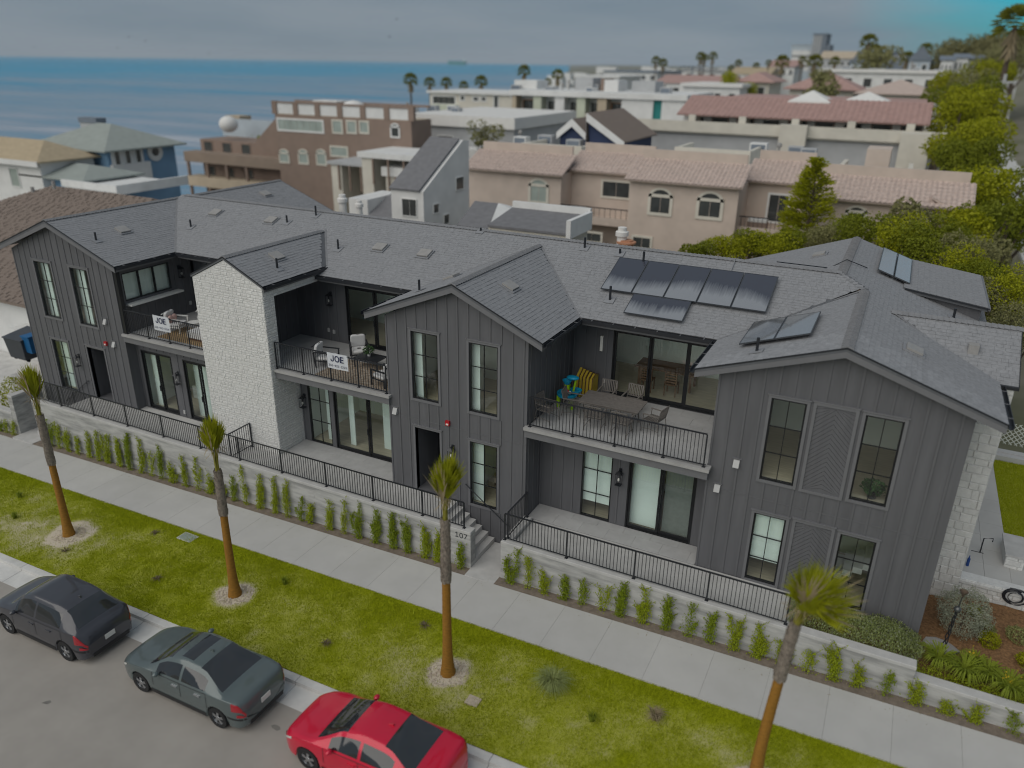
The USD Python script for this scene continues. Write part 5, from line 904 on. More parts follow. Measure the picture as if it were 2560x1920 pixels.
    for c in wheels:
        for sd in (-1, 1):
            cx, cy, cz = x0+c, yc+sd*(W/2-.11), gz(x0+c)+wr; q = MB(); pr = [(wr*.62, -.10), (wr*.95, -.105), (wr, -.07), (wr, .07), (wr*.95, .105), (wr*.62, .10), (wr*.62, -.10)]
            k = MB().lathe(pr, n=28); v = np.stack([cx+k.V[0][:, 0], cy+k.V[0][:, 2], cz+k.V[0][:, 1]], 1); w_ = obj('wheel', q.add(v, f4=k.F4[0][:, ::-1]), 'tyre', t, smooth=40); sp = MB(); yo = cy+sd*.085
            for g in range(5):
                for dl in (-.13, .13): a = g*2*math.pi/5+.3; sp.bar((cx+.03*math.cos(a), yo, cz+.03*math.sin(a)), (cx+wr*.62*math.cos(a+dl), yo-sd*.015, cz+wr*.62*math.sin(a+dl)), .045, .02, up=(0, 1, 0))
            k = MB().lathe([(wr*.66, -.012), (wr*.60, .0), (wr*.60, -.05)], n=28); kv = k.V[0]; sp.add(np.stack([cx+kv[:, 0], yo+sd*(.01+kv[:, 1]), cz+kv[:, 2]*0+kv[:, 1]*0+kv[:, 2]], 1) if False else np.stack([cx+kv[:, 0], yo+sd*kv[:, 2]+sd*.01, cz+kv[:, 1]], 1), f4=k.F4[0]); k = MB().lathe([(0, .012), (.06, .010), (.07, 0)], n=14); kv = k.V[0]; sp.add(np.stack([cx+kv[:, 0], yo+sd*kv[:, 2], cz+kv[:, 1]], 1), f4=k.F4[0]); obj('rim', sp, 'alloy', w_)
            k = MB().lathe([(0, 0), (wr*.63, 0)], n=20); kv = k.V[0]; obj('brake_disc', MB().add(np.stack([cx+kv[:, 0], yo-sd*.06+0*kv[:, 2], cz+kv[:, 1]], 1), f4=k.F4[0]), 'black_trim', w_)
    def patch(nm, j0, j1, s0, s1, mt2, off=.006, ns=8):          # thin panels lying on the body skin
        for M2, sg in ((Pr, 1), (Pl, -1)):
            ss = np.linspace(s0, s1, ns); jj = np.linspace(j0, j1, 5); g = np.zeros((ns, 5, 3))
            for a, s in enumerate(ss):
                for b, j_ in enumerate(jj):
                    jf = int(min(math.floor(j_), m-2)); col = M2[:, jf]*(1-(j_-jf))+M2[:, jf+1]*(j_-jf); g[a, b] = [np.interp(s, S_, col[:, c]) for c in range(3)]
            cen = np.array([x0+L/2, yc, gz(x0+L/2)+.55]); d = g-cen; d /= np.linalg.norm(d, axis=-1, keepdims=True); g2 = g+d*off+np.array([0, -sg*off, 0]); i_, j_ = np.meshgrid(np.arange(ns-1), np.arange(4), indexing='ij'); f = np.stack([i_*5+j_, i_*5+j_+1, (i_+1)*5+j_+1, (i_+1)*5+j_], -1).reshape(-1, 4); obj(nm, MB().add(g2, f4=f if sg < 0 else f[:, ::-1]), mt2, t, smooth=60)
    patch('taillight', 6.0, 8.0, L-.34, L-.012, 'taillight', .010); patch('headlight', 6.2, 7.6, .05, .42, 'headlight', .008); patch('sill_trim', 3.0, 3.7, wheels[0]+wr+.1, wheels[1]-wr-.1, 'black_trim')
    zr_ = gz(x0+L)+.0; zp = float(B(L-.1))
    obj('number_plate', MB().box(x0+L+.0, x0+L+.018, yc-.16, yc+.16, zr_+(zp-.22 if not hatch else .62)-.07, zr_+(zp-.22 if not hatch else .62)+.08), 'plate', t); obj('rear_bumper_trim', MB().box(x0+L-.05, x0+L+.008, yc-W*.33, yc+W*.33, zr_+.24, zr_+.36), 'black_trim', t)
    sm = (glassr['wind'][0]+glassr['wind'][1])/2+.12
    for sd in (-1, 1):
        zc_ = gz(x0+sm)+float(B(sm))+.08; y_ = yc+sd*(W/2+.06); q = obj('mirror', MB().ball((x0+sm, y_, zc_), .10, 10, 6, (.75, 1, .65)), mt, t, smooth=True); obj('mirror_stalk', MB().bar((x0+sm, yc+sd*(W/2-.08), zc_-.05), (x0+sm, y_, zc_-.03), .05, .04), 'black_trim', q)
        for s in (L*.50, L*.68): z_ = gz(x0+s)+float(B(s))-.12; obj('door_handle', MB().box(x0+s-.10, x0+s+.10, yc+sd*(W/2-.012), yc+sd*(W/2+.028), z_-.018, z_+.018), 'alloy' if mt == 'paint_green' else mt, t)
    for s_ in (glassr['side0'][0]-.14, glassr['side0'][1]+.04, glassr['side1'][1]+.05): patch('door_gap', 4.6, 7.9, s_-.008, s_+.008, 'black_trim', .003, 2)
    patch('bonnet_gap', 7.9, 8.0, .5, glassr['wind'][0]-.02, 'black_trim', .004); patch('window_trim', 7.55, 7.95, glassr['side0'][0]-.05, glassr['side1'][1]+.03, 'black_trim', .004); patch('tail_reflector', 5.0, 5.5, L-.20, L-.012, 'taillight', .010); patch('bumper_line', 4.4, 4.7, L-.5, L-.012, 'black_trim', .004)
    for sd in (-1, 1): obj('wiper', MB().bar((x0+glassr['wind'][0]+.03, yc+sd*.1, gz(x0+1.2)+float(T(glassr['wind'][0]))+.035), (x0+glassr['wind'][0]+.18, yc+sd*.1+.5, gz(x0+1.2)+float(T(glassr['wind'][0]+.15))+.03), .02, .015), 'black_trim', t)
    obj('antenna_fin', MB().prism([(x0+glassr['rear'][0]-.3, yc-.02, gz(x0+L*.7)+float(T(glassr['rear'][0]-.3))+.01), (x0+glassr['rear'][0]-.12, yc-.02, gz(x0+L*.7)+float(T(glassr['rear'][0]-.15))+.01), (x0+glassr['rear'][0]-.14, yc-.02, gz(x0+L*.7)+float(T(glassr['rear'][0]-.3))+.07)], (0, .04, 0)), mt, t)
    return t
# dark grey crossover, green-grey sedan, red sedan
car('parked_car', 'dark grey crossover parked first in the row at the left', -13.85, -12.30, 4.42, 1.80, [(0, .62), (.10, .80), (.45, .95), (.95, 1.05), (1.05, 1.08), (1.70, 1.53), (2.15, 1.64), (3.0, 1.63), (3.55, 1.54), (4.02, 1.22), (4.22, 1.06), (4.34, .98), (4.42, .70)], [(0, .58), (.5, .86), (1.2, .98), (3.0, 1.02), (4.1, 1.06), (4.42, .66)], [.86, 3.58], 'paint_grey', {'wind': (1.04, 1.74), 'rear': (3.56, 4.10), 'side0': (1.42, 2.32), 'side1': (2.40, 3.50)}, hatch=True, wr=.34)
car('parked_car', 'green-grey sedan with sunroof parked in the middle of the row', -8.18, -12.17, 4.66, 1.80, [(0, .58), (.12, .74), (.5, .86), (1.15, .96), (1.25, .99), (1.98, 1.38), (2.45, 1.47), (3.0, 1.45), (3.95, 1.07), (4.05, 1.04), (4.45, 1.01), (4.58, .94), (4.66, .66)], [(0, .54), (.5, .80), (1.25, .91), (3.0, .95), (3.9, 1.0), (4.5, .96), (4.66, .6)], [.92, 3.80], 'paint_green', {'wind': (1.24, 2.0), 'rear': (3.08, 3.92), 'side0': (1.62, 2.48), 'side1': (2.56, 3.42)}, sunroof=(2.3, 2.72), wr=.32)
car('parked_car', 'bright red sedan parked nearest the camera', -2.30, -12.17, 4.50, 1.78, [(0, .58), (.12, .76), (.5, .89), (1.05, .99), (1.15, 1.02), (1.95, 1.42), (2.4, 1.50), (2.95, 1.48), (3.85, 1.11), (3.95, 1.08), (4.3, 1.05), (4.42, .97), (4.50, .66)], [(0, .54), (.5, .83), (1.2, .93), (2.9, .98), (3.8, 1.03), (4.35, 1.0), (4.5, .6)], [.90, 3.56], 'paint_red', {'wind': (1.14, 1.96), 'rear': (3.02, 3.82), 'side0': (1.56, 2.40), 'side1': (2.48, 3.36)}, wr=.33)

# ------------------------------------------------------------------ balcony furniture
mat('slat_grey', (.165, .150, .138), .6, .15, 8, objr=.05); mat('cushion_white', (.62, .62, .62), .8, .04, 3); mat('pink_cloth', (.55, .36, .32), .85, .12, 6); mat('toy_blue', (.008, .30, .50), .35, .05); mat('toy_green', (.30, .55, .01), .4, .05); mat('toy_yellow', (.50, .36, .035), .5, .08, 4); mat('toy_red', (.5, .03, .03), .4, .05); mat('banner_white', (.60, .62, .66), .6, .05, 3); mat('ink_blue', (.030, .036, .085), .6, .05); mat('rug_tan', (.36, .31, .25), .95, .2, 8, c2=(.24, .18, .13), lo=.42, hi=.58); mat('rug_straw', (.36, .25, .13), .95, .2, 8, c2=(.25, .17, .09)); mat('rattan', (.16, .085, .045), .7, .2, 6)
Z2 = FLR+.004
def patio_chair(name, label, loc, rz, group):
    t = local(name, label, 'chair', loc, group, rz); w, d, h = .27, .26, .43
    for sx in (-1, 1):
        obj('leg', MB().tube([(sx*w, d+.03, 0), (sx*w, d, h), (sx*w, d-.02, .63)], .014, 6), 'slat_grey', t); obj('leg', MB().tube([(sx*w, -d-.08, 0), (sx*w, -d, h), (sx*w, -d-.10, .88)], .014, 6), 'slat_grey', t)
        obj('armrest', MB().box(sx*w-.025, sx*w+.025, -d-.04, d+.01, .62, .645), 'slat_grey', t); obj('stretcher', MB().tube([(sx*w, d+.025, .12), (sx*w, 0, .16), (sx*w, -d-.06, .12)], .010, 6), 'slat_grey', t)
    for k in range(8): y = -d+2*d*(k+.5)/8; obj('seat_slat', MB().box(-w, w, y-.022, y+.022, h-.012, h+.008), 'slat_grey', t)
    for k in range(9): x = -w+.03+(2*w-.06)*k/8; obj('back_slat', MB().bar((x, -d-.015, h+.06), (x, -d-.10, .87), .030, .012, up=(0, 1, 0)), 'slat_grey', t)
    for z, y in ((.50, -d-.02), (.885, -d-.105)): obj('back_rail', MB().bar((-w, y, z), (w, y, z), .03, .03), 'slat_grey', t)
    return t
g = 'patio chairs around the grey slatted table'; ch = patio_chair('patio_chair', 'grey slatted patio chair alone in the balcony corner by the railing', (-.22, -1.92, Z2), -1.75, g)
for (x, y, r, wh) in ((.34, -1.02, -1.45, 'at the left end of the table, before the blue toy'), (1.38, -1.68, .05, 'on the railing side of the table, left one'), (2.30, -1.70, -.03, 'on the railing side of the table, right one'), (1.12, .02, math.pi+.05, 'on the far side of the table, left one'), (2.02, .06, math.pi-.05, 'on the far side of the table, right one'), (3.12, -.98, 1.35, 'at the right end of the table')): dup(ch, (x, y, Z2), r, 'grey slatted patio chair '+wh)
t = thing('patio_table', 'long grey slatted dining table on the balcony', 'table', (1.69, -.98, Z2))
for k in range(15): y = -1.49+1.02*(k+.5)/15; obj('top_slat', MB().box(.66, 2.72, y-.030, y+.030, 4.475, 4.50), 'slat_grey', t)
obj('apron', MB().box(.70, 2.68, -1.45, -1.42, 4.41, 4.474).box(.70, 2.68, -.54, -.51, 4.41, 4.474).box(.70, .73, -1.42, -.54, 4.41, 4.474).box(2.65, 2.68, -1.42, -.54, 4.41, 4.474), 'slat_grey', t)
for x in (.86, 2.52):
    for y in (-1.36, -.6): obj('leg', MB().tube([(x, y, Z2), (x+(.05 if x < 1.5 else -.05), y, 4.1), (x, y, 4.44)], .022, 8), 'slat_grey', t)
t = thing('water_play_table', 'bright blue and lime green plastic water play table', 'toy', (-.10, -.55, Z2)); q = np.array([-.10, -.55, Z2])
obj('tray', MB().lathe([(0, .40), (.33, .40), (.36, .44), (.36, .52), (.33, .52), (.30, .46), (0, .46)], q, 20), 'toy_blue', t, smooth=40); obj('tray', MB().lathe([(0, .50), (.20, .50), (.23, .60), (.20, .60), (.17, .54), (0, .54)], q+(.22, .18, 0), 16), 'toy_blue', t, smooth=40)
for dx, dy in ((-.24, -.18), (.26, -.16), (.0, .28)): obj('leg', MB().box(q[0]+dx-.055, q[0]+dx+.055, q[1]+dy-.045, q[1]+dy+.045, Z2, Z2+.42), 'toy_green', t)
obj('tower', MB().box(q[0]-.09, q[0]+.07, q[1]-.05, q[1]+.08, Z2+.5, Z2+.82), 'toy_green', t); obj('tower', MB().bar((q[0]+.16, q[1]+.12, Z2+.5), (q[0]+.24, q[1]+.16, Z2+1.04), .09, .06), 'toy_green', t)
obj('funnel', MB().lathe([(.03, .80), (.10, .84), (.17, .98), (.15, .98), (.05, .86)], q+(-.02, 0, 0), 14), 'toy_blue', t, smooth=40); obj('canopy', MB().ball(q+(.14, .10, 1.06), .20, 12, 6, (1.15, .8, .38)), 'toy_blue', t, smooth=True); obj('paddle', MB().ball(q+(.03, -.10, .60), .075, 8, 5), 'toy_red', t, smooth=True); obj('paddle', MB().ball(q+(.14, -.12, .58), .06, 8, 5), 'banner_white', t, smooth=True)
t = thing('folded_lounger', 'yellow folded slatted loungers stacked against the balcony wall', 'lounger', (.12, .62, Z2))
for k in range(5):
    x = -.16+.125*k; poly = [(x, .35, Z2+.02), (x, 1.0, Z2+.02), (x, 1.04, Z2+.72), (x, .72, Z2+1.0-.035*k), (x, .40, Z2+.80-.02*k)]; b = obj('slat_panel', MB().prism(poly, (.085, 0, 0)), 'toy_yellow', t); obj('frame_tube', MB().tube([(x+.10, .34, Z2+.02), (x+.10, .39, Z2+.80), (x+.10, .72, Z2+1.0-.03*k), (x+.10, 1.04, Z2+.74)], .012, 6), 'rattan', b)
# lounge chairs on the tower balcony
def lounge(name, label, loc, rz, group, fm='metal_black'):
    t = local(name, label, 'armchair', loc, group, rz); w = .33
    for sx in (-1, 1):
        obj('leg', MB().box(sx*w-.022, sx*w+.022, .29, .335, 0, .60), fm, t); obj('leg', MB().bar((sx*w, -.34, 0), (sx*w, -.42, .60), .044, .044, up=(0, 1, 0)), fm, t); obj('armrest', MB().box(sx*w-.03, sx*w+.03, -.42, .345, .60, .635), fm, t); obj('side_rail', MB().box(sx*w-.018, sx*w+.018, -.36, .30, .26, .30), fm, t)
    obj('front_rail', MB().box(-w, w, .30, .33, .25, .29), fm, t); obj('back_rail', MB().bar((-w, -.46, .82), (w, -.46, .82), .035, .035), fm, t)
    for nm, c, hs, ang in (('seat_cushion', (0, .0, .37), (.30, .33, .065), .06), ('back_cushion', (0, -.37, .63), (.30, .065, .28), -.22)):
        k = MB().obox((0, 0, 0), (hs[0], 0, 0), (0, hs[1], 0), (0, 0, hs[2])); v = k.V[0]; sphere = MB().ball((0, 0, 0), 1, 16, 10); u = sphere.V[0]; u = np.sign(u)*np.abs(u)**.35*np.array(hs); ca, sa = math.cos(ang), math.sin(ang); u = np.stack([u[:, 0], u[:, 1]*ca-u[:, 2]*sa, u[:, 1]*sa+u[:, 2]*ca], 1)+np.array(c); obj(nm, MB().add(u, f4=sphere.F4[0]), 'cushion_white', t, smooth=60)
    return t
g = 'white cushioned chairs on the balconies'; lc = lounge('lounge_chair', 'white cushioned black framed chair behind the balcony banner', (-9.75, -1.45, Z2), -1.35, g); dup(lc, (-9.15, -.25, Z2), math.pi+.75, 'white cushioned black framed chair by the sliding door, facing the street'); dup(lc, (-6.75, -1.95, Z2), 1.4, 'white cushioned black framed chair half hidden behind the middle gable')
q = AT(640+990*.28933, 440+1562*.28933, 2, 4.17); t = thing('coffee_table', 'low black coffee table beside the white chairs', 'table', (q[0], q[1], Z2)); obj('top', MB().box(q[0]-.55, q[0]+.55, q[1]-.36, q[1]+.36, 4.14, 4.17), 'metal_black', t)
for a in (-.52, .52):
    for b in (-.33, .33): obj('leg', MB().box(q[0]+a-.022, q[0]+a+.022, q[1]+b-.022, q[1]+b+.022, Z2, 4.14), 'metal_black', t)
t = thing('potted_plant', 'small leafy plant in a pale pot on the black table', 'plant', (q[0]-.1, q[1]+.05, 4.17)); obj('pot', MB().lathe([(0, 0), (.06, 0), (.085, .13), (.07, .13), (0, .11)], (q[0]-.1, q[1]+.05, 4.172), 14), 'cushion_white', t, smooth=40); P, d = blob((q[0]-.12, q[1]+.05, 4.42), .20, 130, (1.1, 1, .8), .3); obj('leaves', leafquads(P, .15, .25, d, .2, d), 'pot_leaf', t)
obj('balcony_rug', MB().box(-9.6, -6.3, -2.42, -.55, Z2, Z2+.010), 'rug_tan', label='brown and cream patterned rug under the coffee table', cat='rug'); obj('balcony_rug', MB().box(-18.2, -15.0, -2.30, -.75, Z2, Z2+.010), 'rug_straw', label='straw coloured rug on the left balcony', cat='rug')
for (x, y, r, lab, pl) in ((-18.0, -1.35, -1.3, 'white armchair with pink pillows behind the left banner', 1), (-17.2, -.25, -1.0, 'white armchair with pink pillows nearest the white tower', 1)):
    t = lounge('white_armchair', lab, (x, y, Z2), r, 'white armchairs with pink pillows', 'white_paint')
    for k in (-.12, .14): obj('pillow', MB().ball((k, -.18, .58), .17, 12, 8, (1, .45, 1)), 'pink_cloth', t, smooth=True)
t = thing('side_table', 'small white side table between the white armchairs', 'table', (-17.3, -1.05, Z2)); obj('top', MB().lathe([(0, .42), (.26, .42), (.26, .45), (0, .45)], (-17.3, -1.05, Z2), 20), 'white_paint', t)
for k in range(3): a = k*2.1; obj('leg', MB().tube([(-17.3+.2*math.cos(a), -1.05+.2*math.sin(a), Z2), (-17.3+.12*math.cos(a), -1.05+.12*math.sin(a), Z2+.42)], .015, 6), 'white_paint', t)
t = thing('sofa', 'low white sofa beside the bar shelf on the left balcony', 'sofa', (-16.2, -1.6, Z2)); obj('seat', MB().box(-16.75, -15.55, -1.95, -1.25, Z2+.12, Z2+.40), 'cushion_white', t); obj('backrest', MB().box(-16.75, -15.55, -1.25, -1.05, Z2+.12, Z2+.75), 'cushion_white', t); obj('legs', MB().box(-16.7, -15.6, -1.9, -1.1, Z2, Z2+.119), 'rattan', t)
for x0, x1, z0, z1, lab in ((-8.66, -7.74, 4.33, 4.93, 'white banner with big blue name and phone number on the tower balcony railing'), (-17.68, -16.76, 4.30, 4.94, 'white banner with big blue name and phone number on the left balcony railing')):
    t = thing('railing_banner', lab, 'banner', ((x0+x1)/2, -2.73, z0)); xs = np.linspace(x0, x1, 9); m = MB(); yb = -2.735-.012*np.sin(np.linspace(0, 5, 9))
    for a in range(8): m.hexa([(xs[a], yb[a]-.004, z0), (xs[a+1], yb[a+1]-.004, z0), (xs[a+1], yb[a+1], z0), (xs[a], yb[a], z0), (xs[a], yb[a]-.004, z1), (xs[a+1], yb[a+1]-.004, z1), (xs[a+1], yb[a+1], z1), (xs[a], yb[a], z1)])
    sh = obj('sheet', m, 'banner_white', t); text('big_letters', 'JOE', .225, (x0+.15, -2.757, z1-.31), (1, 0, 0), (0, 0, 1), 'ink_blue', sh, bold=True, depth=.003); text('phone_number', '310-922-2229', .115*.82/(np.ptp(np.array(meshkit.text_mesh('310-922-2229', .115, .003).vertices)[:, 0])), (x0+.05, -2.757, z0+.09), (1, 0, 0), (0, 0, 1), 'ink_blue', sh, depth=.003)
    for x in (x0+.02, x1-.02): obj('tie', MB().box(x-.012, x+.012, -2.74, -2.66, z1-.05, z1-.03), 'metal_black', t)
# dining set behind the balcony's sliding door, plant in the right window
t = thing('dining_table', 'brown dining table inside the upper room', 'table', (2.4, 3.0, Z2)); obj('top', MB().box(1.3, 3.5, 2.5, 3.5, 4.44, 4.49), 'rattan', t)
for x in (1.45, 3.35):
    for y in (2.65, 3.35): obj('leg', MB().box(x-.04, x+.04, y-.04, y+.04, Z2, 4.44), 'rattan', t)
for (x, y, r, wh) in ((1.9, 2.2, 0, 'left'), (2.8, 2.2, 0, 'right')):
    t = local('dining_chair', 'brown wooden chair behind the glass, '+wh+' one', 'chair', (x, y, Z2), 'brown chairs indoors', r); obj('seat', MB().box(-.22, .22, -.22, .22, .42, .46), 'rattan', t)
    for a in (-.2, .2):
        for b in (-.2, .2): obj('leg', MB().box(a-.02, a+.02, b-.02, b+.02, 0, .42 if b > 0 else .9), 'rattan', t)
    for k in range(4): obj('back_slat', MB().box(-.2, .2, -.215, -.19, .52+.1*k, .57+.1*k), 'rattan', t)
t = thing('indoor_plant', 'bushy green plant inside the upper right window', 'plant', (9.75, -2.2, 3.75)); P, d = blob((9.72, -2.1, 4.05), .30, 240, (1.1, .6, .85), .3); obj('leaves', leafquads(P, .13, .6, d, .4), 'pot_leaf', t); obj('pot', MB().lathe([(0, 0), (.12, 0), (.15, .22), (0, .22)], (9.72, -2.05, 3.70), 14), 'frame_black', t)

# ------------------------------------------------------------------ the town behind
TILE = {'00': (0, 0), '10': (640, 0), '20': (1280, 0), '30': (1920, 0), '01': (0, 440), '11': (640, 440), '21': (1280, 440), '31': (1920, 440), '02': (0, 880)}
def Q(t, X, Y, ax, val): return AT(TILE[t][0]+X*640/2212, TILE[t][1]+Y*640/2212, ax, val)
for n, c in dict(w_pink=(.53, .445, .385), w_cream=(.60, .57, .50), w_white=(.68, .68, .67), w_brown=(.25, .185, .150), w_blue=(.17, .30, .45), w_navy=(.03, .045, .10), w_grey=(.42, .43, .44), w_green=(.52, .55, .44), w_tan=(.48, .40, .30), w_mud=(.27, .21, .165), w_orange=(.45, .20, .06), w_teal=(.03, .22, .21), w_dark=(.06, .05, .045), w_slate=(.17, .20, .24), w_hotel=(.42, .48, .53)).items(): mat(n, c, .85, .08, .8, bump=.004, bscale=20)
mat('roof_grey', (.175, .175, .185), .9, .12, 3); mat('roof_green', (.30, .33, .31), .85, .08, 2); mat('roof_tan', (.42, .34, .23), .9, .12, 3); mat('roof_brown', (.24, .19, .16), .9, .16, 9, island=.12); mat('tile_pink', (.56, .45, .40), .85, .2, 5, island=.12); mat('tile_red', (.45, .29, .26), .85, .12, 2, island=.1); mat('roof_white', (.70, .69, .67), .85, .05, 2); mat('terracotta', (.45, .22, .13), .8, .1, 4)
class B:
    def __init__(s, name, label, x, y, cat='building', group=None): s.t = thing(name, label, cat, (x, y, float(H(x, y))-.5), group)
    def wall(s, x0, x1, y0, y1, z0, z1, m, nm='wall'): obj(nm, MB().box(x0, x1, y0, y1, z0, z1), m, s.t); return s
    def win(s, F, u0, u1, z0, z1, m='far_glass', frame='w_white', fw=.10, arch=False, mull=1, nm='window'):
        if u0 > u1: u0, u1 = u1, u0
        if z0 > z1: z0, z1 = z1, z0
        b = MB(); F.box(b, u0-fw, u0, 0, .07, z0-fw, z1+fw); F.box(b, u1, u1+fw, 0, .07, z0-fw, z1+fw); F.box(b, u0, u1, 0, .07, z1, z1+fw); F.box(b, u0, u1, 0, .07, z0-fw, z0)
        if arch:
            r = (u1-u0)/2+fw; c = (u0+u1)/2; a = np.linspace(0, math.pi, 9)
            for p, q in zip(a[:-1], a[1:]): b.hexa([F.pt(c+math.cos(p)*(r-fw), 0, z1+math.sin(p)*(r-fw)*.75), F.pt(c+math.cos(p)*r, 0, z1+math.sin(p)*r*.75), F.pt(c+math.cos(q)*r, 0, z1+math.sin(q)*r*.75), F.pt(c+math.cos(q)*(r-fw), 0, z1+math.sin(q)*(r-fw)*.75)]+[F.pt(c+math.cos(p)*(r-fw), .07, z1+math.sin(p)*(r-fw)*.75), F.pt(c+math.cos(p)*r, .07, z1+math.sin(p)*r*.75), F.pt(c+math.cos(q)*r, .07, z1+math.sin(q)*r*.75), F.pt(c+math.cos(q)*(r-fw), .07, z1+math.sin(q)*(r-fw)*.75)])
        w = obj(nm, b, frame, s.t); us = np.linspace(u0, u1, mull+1)
        for a_, b_ in zip(us[:-1], us[1:]): obj('pane', F.box(MB(), a_+.02, b_-.02, .003, .02, z0, z1), m, w)
        if arch: r = (u1-u0)/2; c = (u0+u1)/2; a = np.linspace(0, math.pi, 9); obj('pane', MB().prism([F.pt(c+math.cos(p)*r, .003, z1+.01+math.sin(p)*r*.75) for p in a], np.array(F.pt(0, .017, 0))-np.array(F.pt(0, 0, 0))), m, w)
        return w
    def part(s, nm, mb, m, **k): return obj(nm, mb, m, s.t, **k)
def hip(x0, x1, y0, y1, z, h, ov=.5, flat=0):
    x0, x1, y0, y1 = x0-ov, x1+ov, y0-ov, y1+ov; d = min(x1-x0, y1-y0)/2*(1-flat); m = MB(); lo = [(x0, y0, z), (x1, y0, z), (x1, y1, z), (x0, y1, z)]; hi = [(x0+d, y0+d, z+h), (x1-d, y0+d, z+h), (x1-d, y1-d, z+h), (x0+d, y1-d, z+h)]; return m.hexa([(p[0], p[1], p[2]-.15) for p in lo]+lo).add(lo+hi, f4=[[0, 1, 5, 4], [1, 2, 6, 5], [2, 3, 7, 6], [3, 0, 4, 7], [4, 5, 6, 7]])
def gab(x0, x1, y0, y1, z, h, along='x', ov=.4):
    m = MB()
    if along == 'x': c = (y0+y1)/2; m.prism([(x0-ov, y0-ov, z), (x0-ov, c, z+h), (x0-ov, y1+ov, z), (x0-ov, y1+ov, z-.15), (x0-ov, c, z+h-.17), (x0-ov, y0-ov, z-.15)][:3], (x1-x0+2*ov, 0, 0))
    else: c = (x0+x1)/2; m.prism([(x0-ov, y0-ov, z), (c, y0-ov, z+h), (x1+ov, y0-ov, z)], (0, y1-y0+2*ov, 0))
    return m
def tileslope(a, b, up, n_courses=7, w=.30):                     # ribbed barrel tiles from eave a->b rising along up
    a, b, up = map(lambda v: np.asarray(v, float), (a, b, up)); L = np.linalg.norm(b-a); u = (b-a)/L; nrm = np.cross(u, up); nrm /= np.linalg.norm(nrm); nrm = nrm if nrm[2] > 0 else -nrm; m = MB(); n = max(2, int(L/w))
    for c in range(n_courses):
        p0, p1 = a+up*c/n_courses, a+up*(c+1.08)/n_courses
        for k in range(n):
            q0, q1 = u*L*(k+.08)/n, u*L*(k+.92)/n; mid = (q0+q1)/2; h = .085+R.uniform(-.012, .012)
            m.add([p0+q0+nrm*.02, p0+mid+nrm*h, p0+q1+nrm*.02, p1+q0, p1+mid+nrm*(h-.03), p1+q1], f4=[[0, 1, 4, 3], [1, 2, 5, 4]], f3=[[0, 2, 1]])
    return m.prism([a, b, b+up, a+up], -nrm*.12)
G0 = -9.0
# --- pink tile-roofed apartments directly behind
x = lambda px, py, y: AT(px, py, 1, y)[0]; z_ = lambda px, py, y: AT(px, py, 1, y)[2]
b = B('tiled_apartment', 'long pink-beige apartment house with barrel tile roof skirt right behind the dark roofs', -4, 36)
bays = [(1172, 1404, 34.0, 430), (1404, 1592, 36.2, 428), (1592, 1862, 32.4, 460), (1862, 2010, 36.0, 452), (2010, 2425, 33.2, 505)]
xe = [x(p[0], p[3], 34.0) for p in bays]+[x(2425, 505, 33.2)]; ZP = [6.62, 6.80, 6.98, 7.05, 6.66]
for k, (p0, p1, yb, _) in enumerate(bays):
    x0, x1, zt = xe[k], xe[k+1], ZP[k]; b.wall(x0, x1, yb, 46, -4, zt, 'w_pink'); b.part('tile_skirt', tileslope((x0-.3, yb-.55, zt), (x1+.3, yb-.55, zt), (0, 2.9, 1.25)), 'tile_pink', kind='stuff')
    b.part('eave_shade', MB().box(x0, x1, yb-.45, yb, zt-.16, zt-.02), 'w_tan'); b.part('parapet', MB().box(x0+.1, x1-.1, yb+2.35, yb+2.6, zt+.9, zt+1.9), 'w_pink')  # solid tan box under the tile eave, pink parapet above
b.part('roof_deck', MB().box(xe[0]+.2, xe[-1]-.2, 36.5, 45.8, 7.0, 7.2), 'roof_white'); b.part('tile_skirt', tileslope((xe[-1]+.5, 33.0, 5.95), (xe[-1]+.5, 46, 5.95), (-2.6, 0, 1.25)), 'tile_pink', kind='stuff')
for X0, X1, Y1 in ((80, 600, 1290), (1400, 2060, 1330)): p = Q('20', X0, Y1, 1, 39); q = Q('20', X1, Y1, 1, 39); b.part('roof_parapet', MB().box(p[0], q[0], 39, 39.3, 7.1, p[2]+.55).box(p[0], p[0]+.3, 39.3, 44, 7.1, p[2]+.5).box(q[0]-.3, q[0], 39.3, 44, 7.1, p[2]+.5), 'w_cream')
p = Q('30', 580, 1560, 1, 37.5); q = Q('30', 1260, 1420, 1, 37.5); b.part('roof_parapet', MB().box(p[0], q[0], 37.5, 37.8, 6.5, 8.05).box(p[0], p[0]+.3, 37.8, 43, 6.5, 8.2).box(q[0]-.3, q[0], 37.8, 43, 6.5, 8.2), 'w_cream'); b.part('stair_house', MB().box(p[0]+1.6, p[0]+3.2, 40, 43, 7, 9.3), 'w_pink')
for (X, Y, wx) in ((640, 1390, .5), (960, 1400, .45), (1160, 1390, .35)): p = Q('30', X, Y, 1, 39.5); b.part('roof_furniture', MB().box(p[0]-wx, p[0]+wx, 39.2, 39.8, 7.2, 8.0), 'w_brown' if wx > .4 else 'w_slate')
for X0, X1, Y0, Y1, yb, gl in ((165, 295, 75, 225, 34.0, 'far_glass_pale'), (1205, 1355, 165, 325, 32.4, 'far_glass'), (1625, 1790, 200, 360, 32.4, 'far_glass')):
    p = Q('21', X0, Y0, 1, yb); q = Q('21', X1, Y1, 1, yb); b.win(Face('y', yb, -1), p[0], q[0], q[2], p[2]-.1, gl, 'w_cream', .22, True, 2)
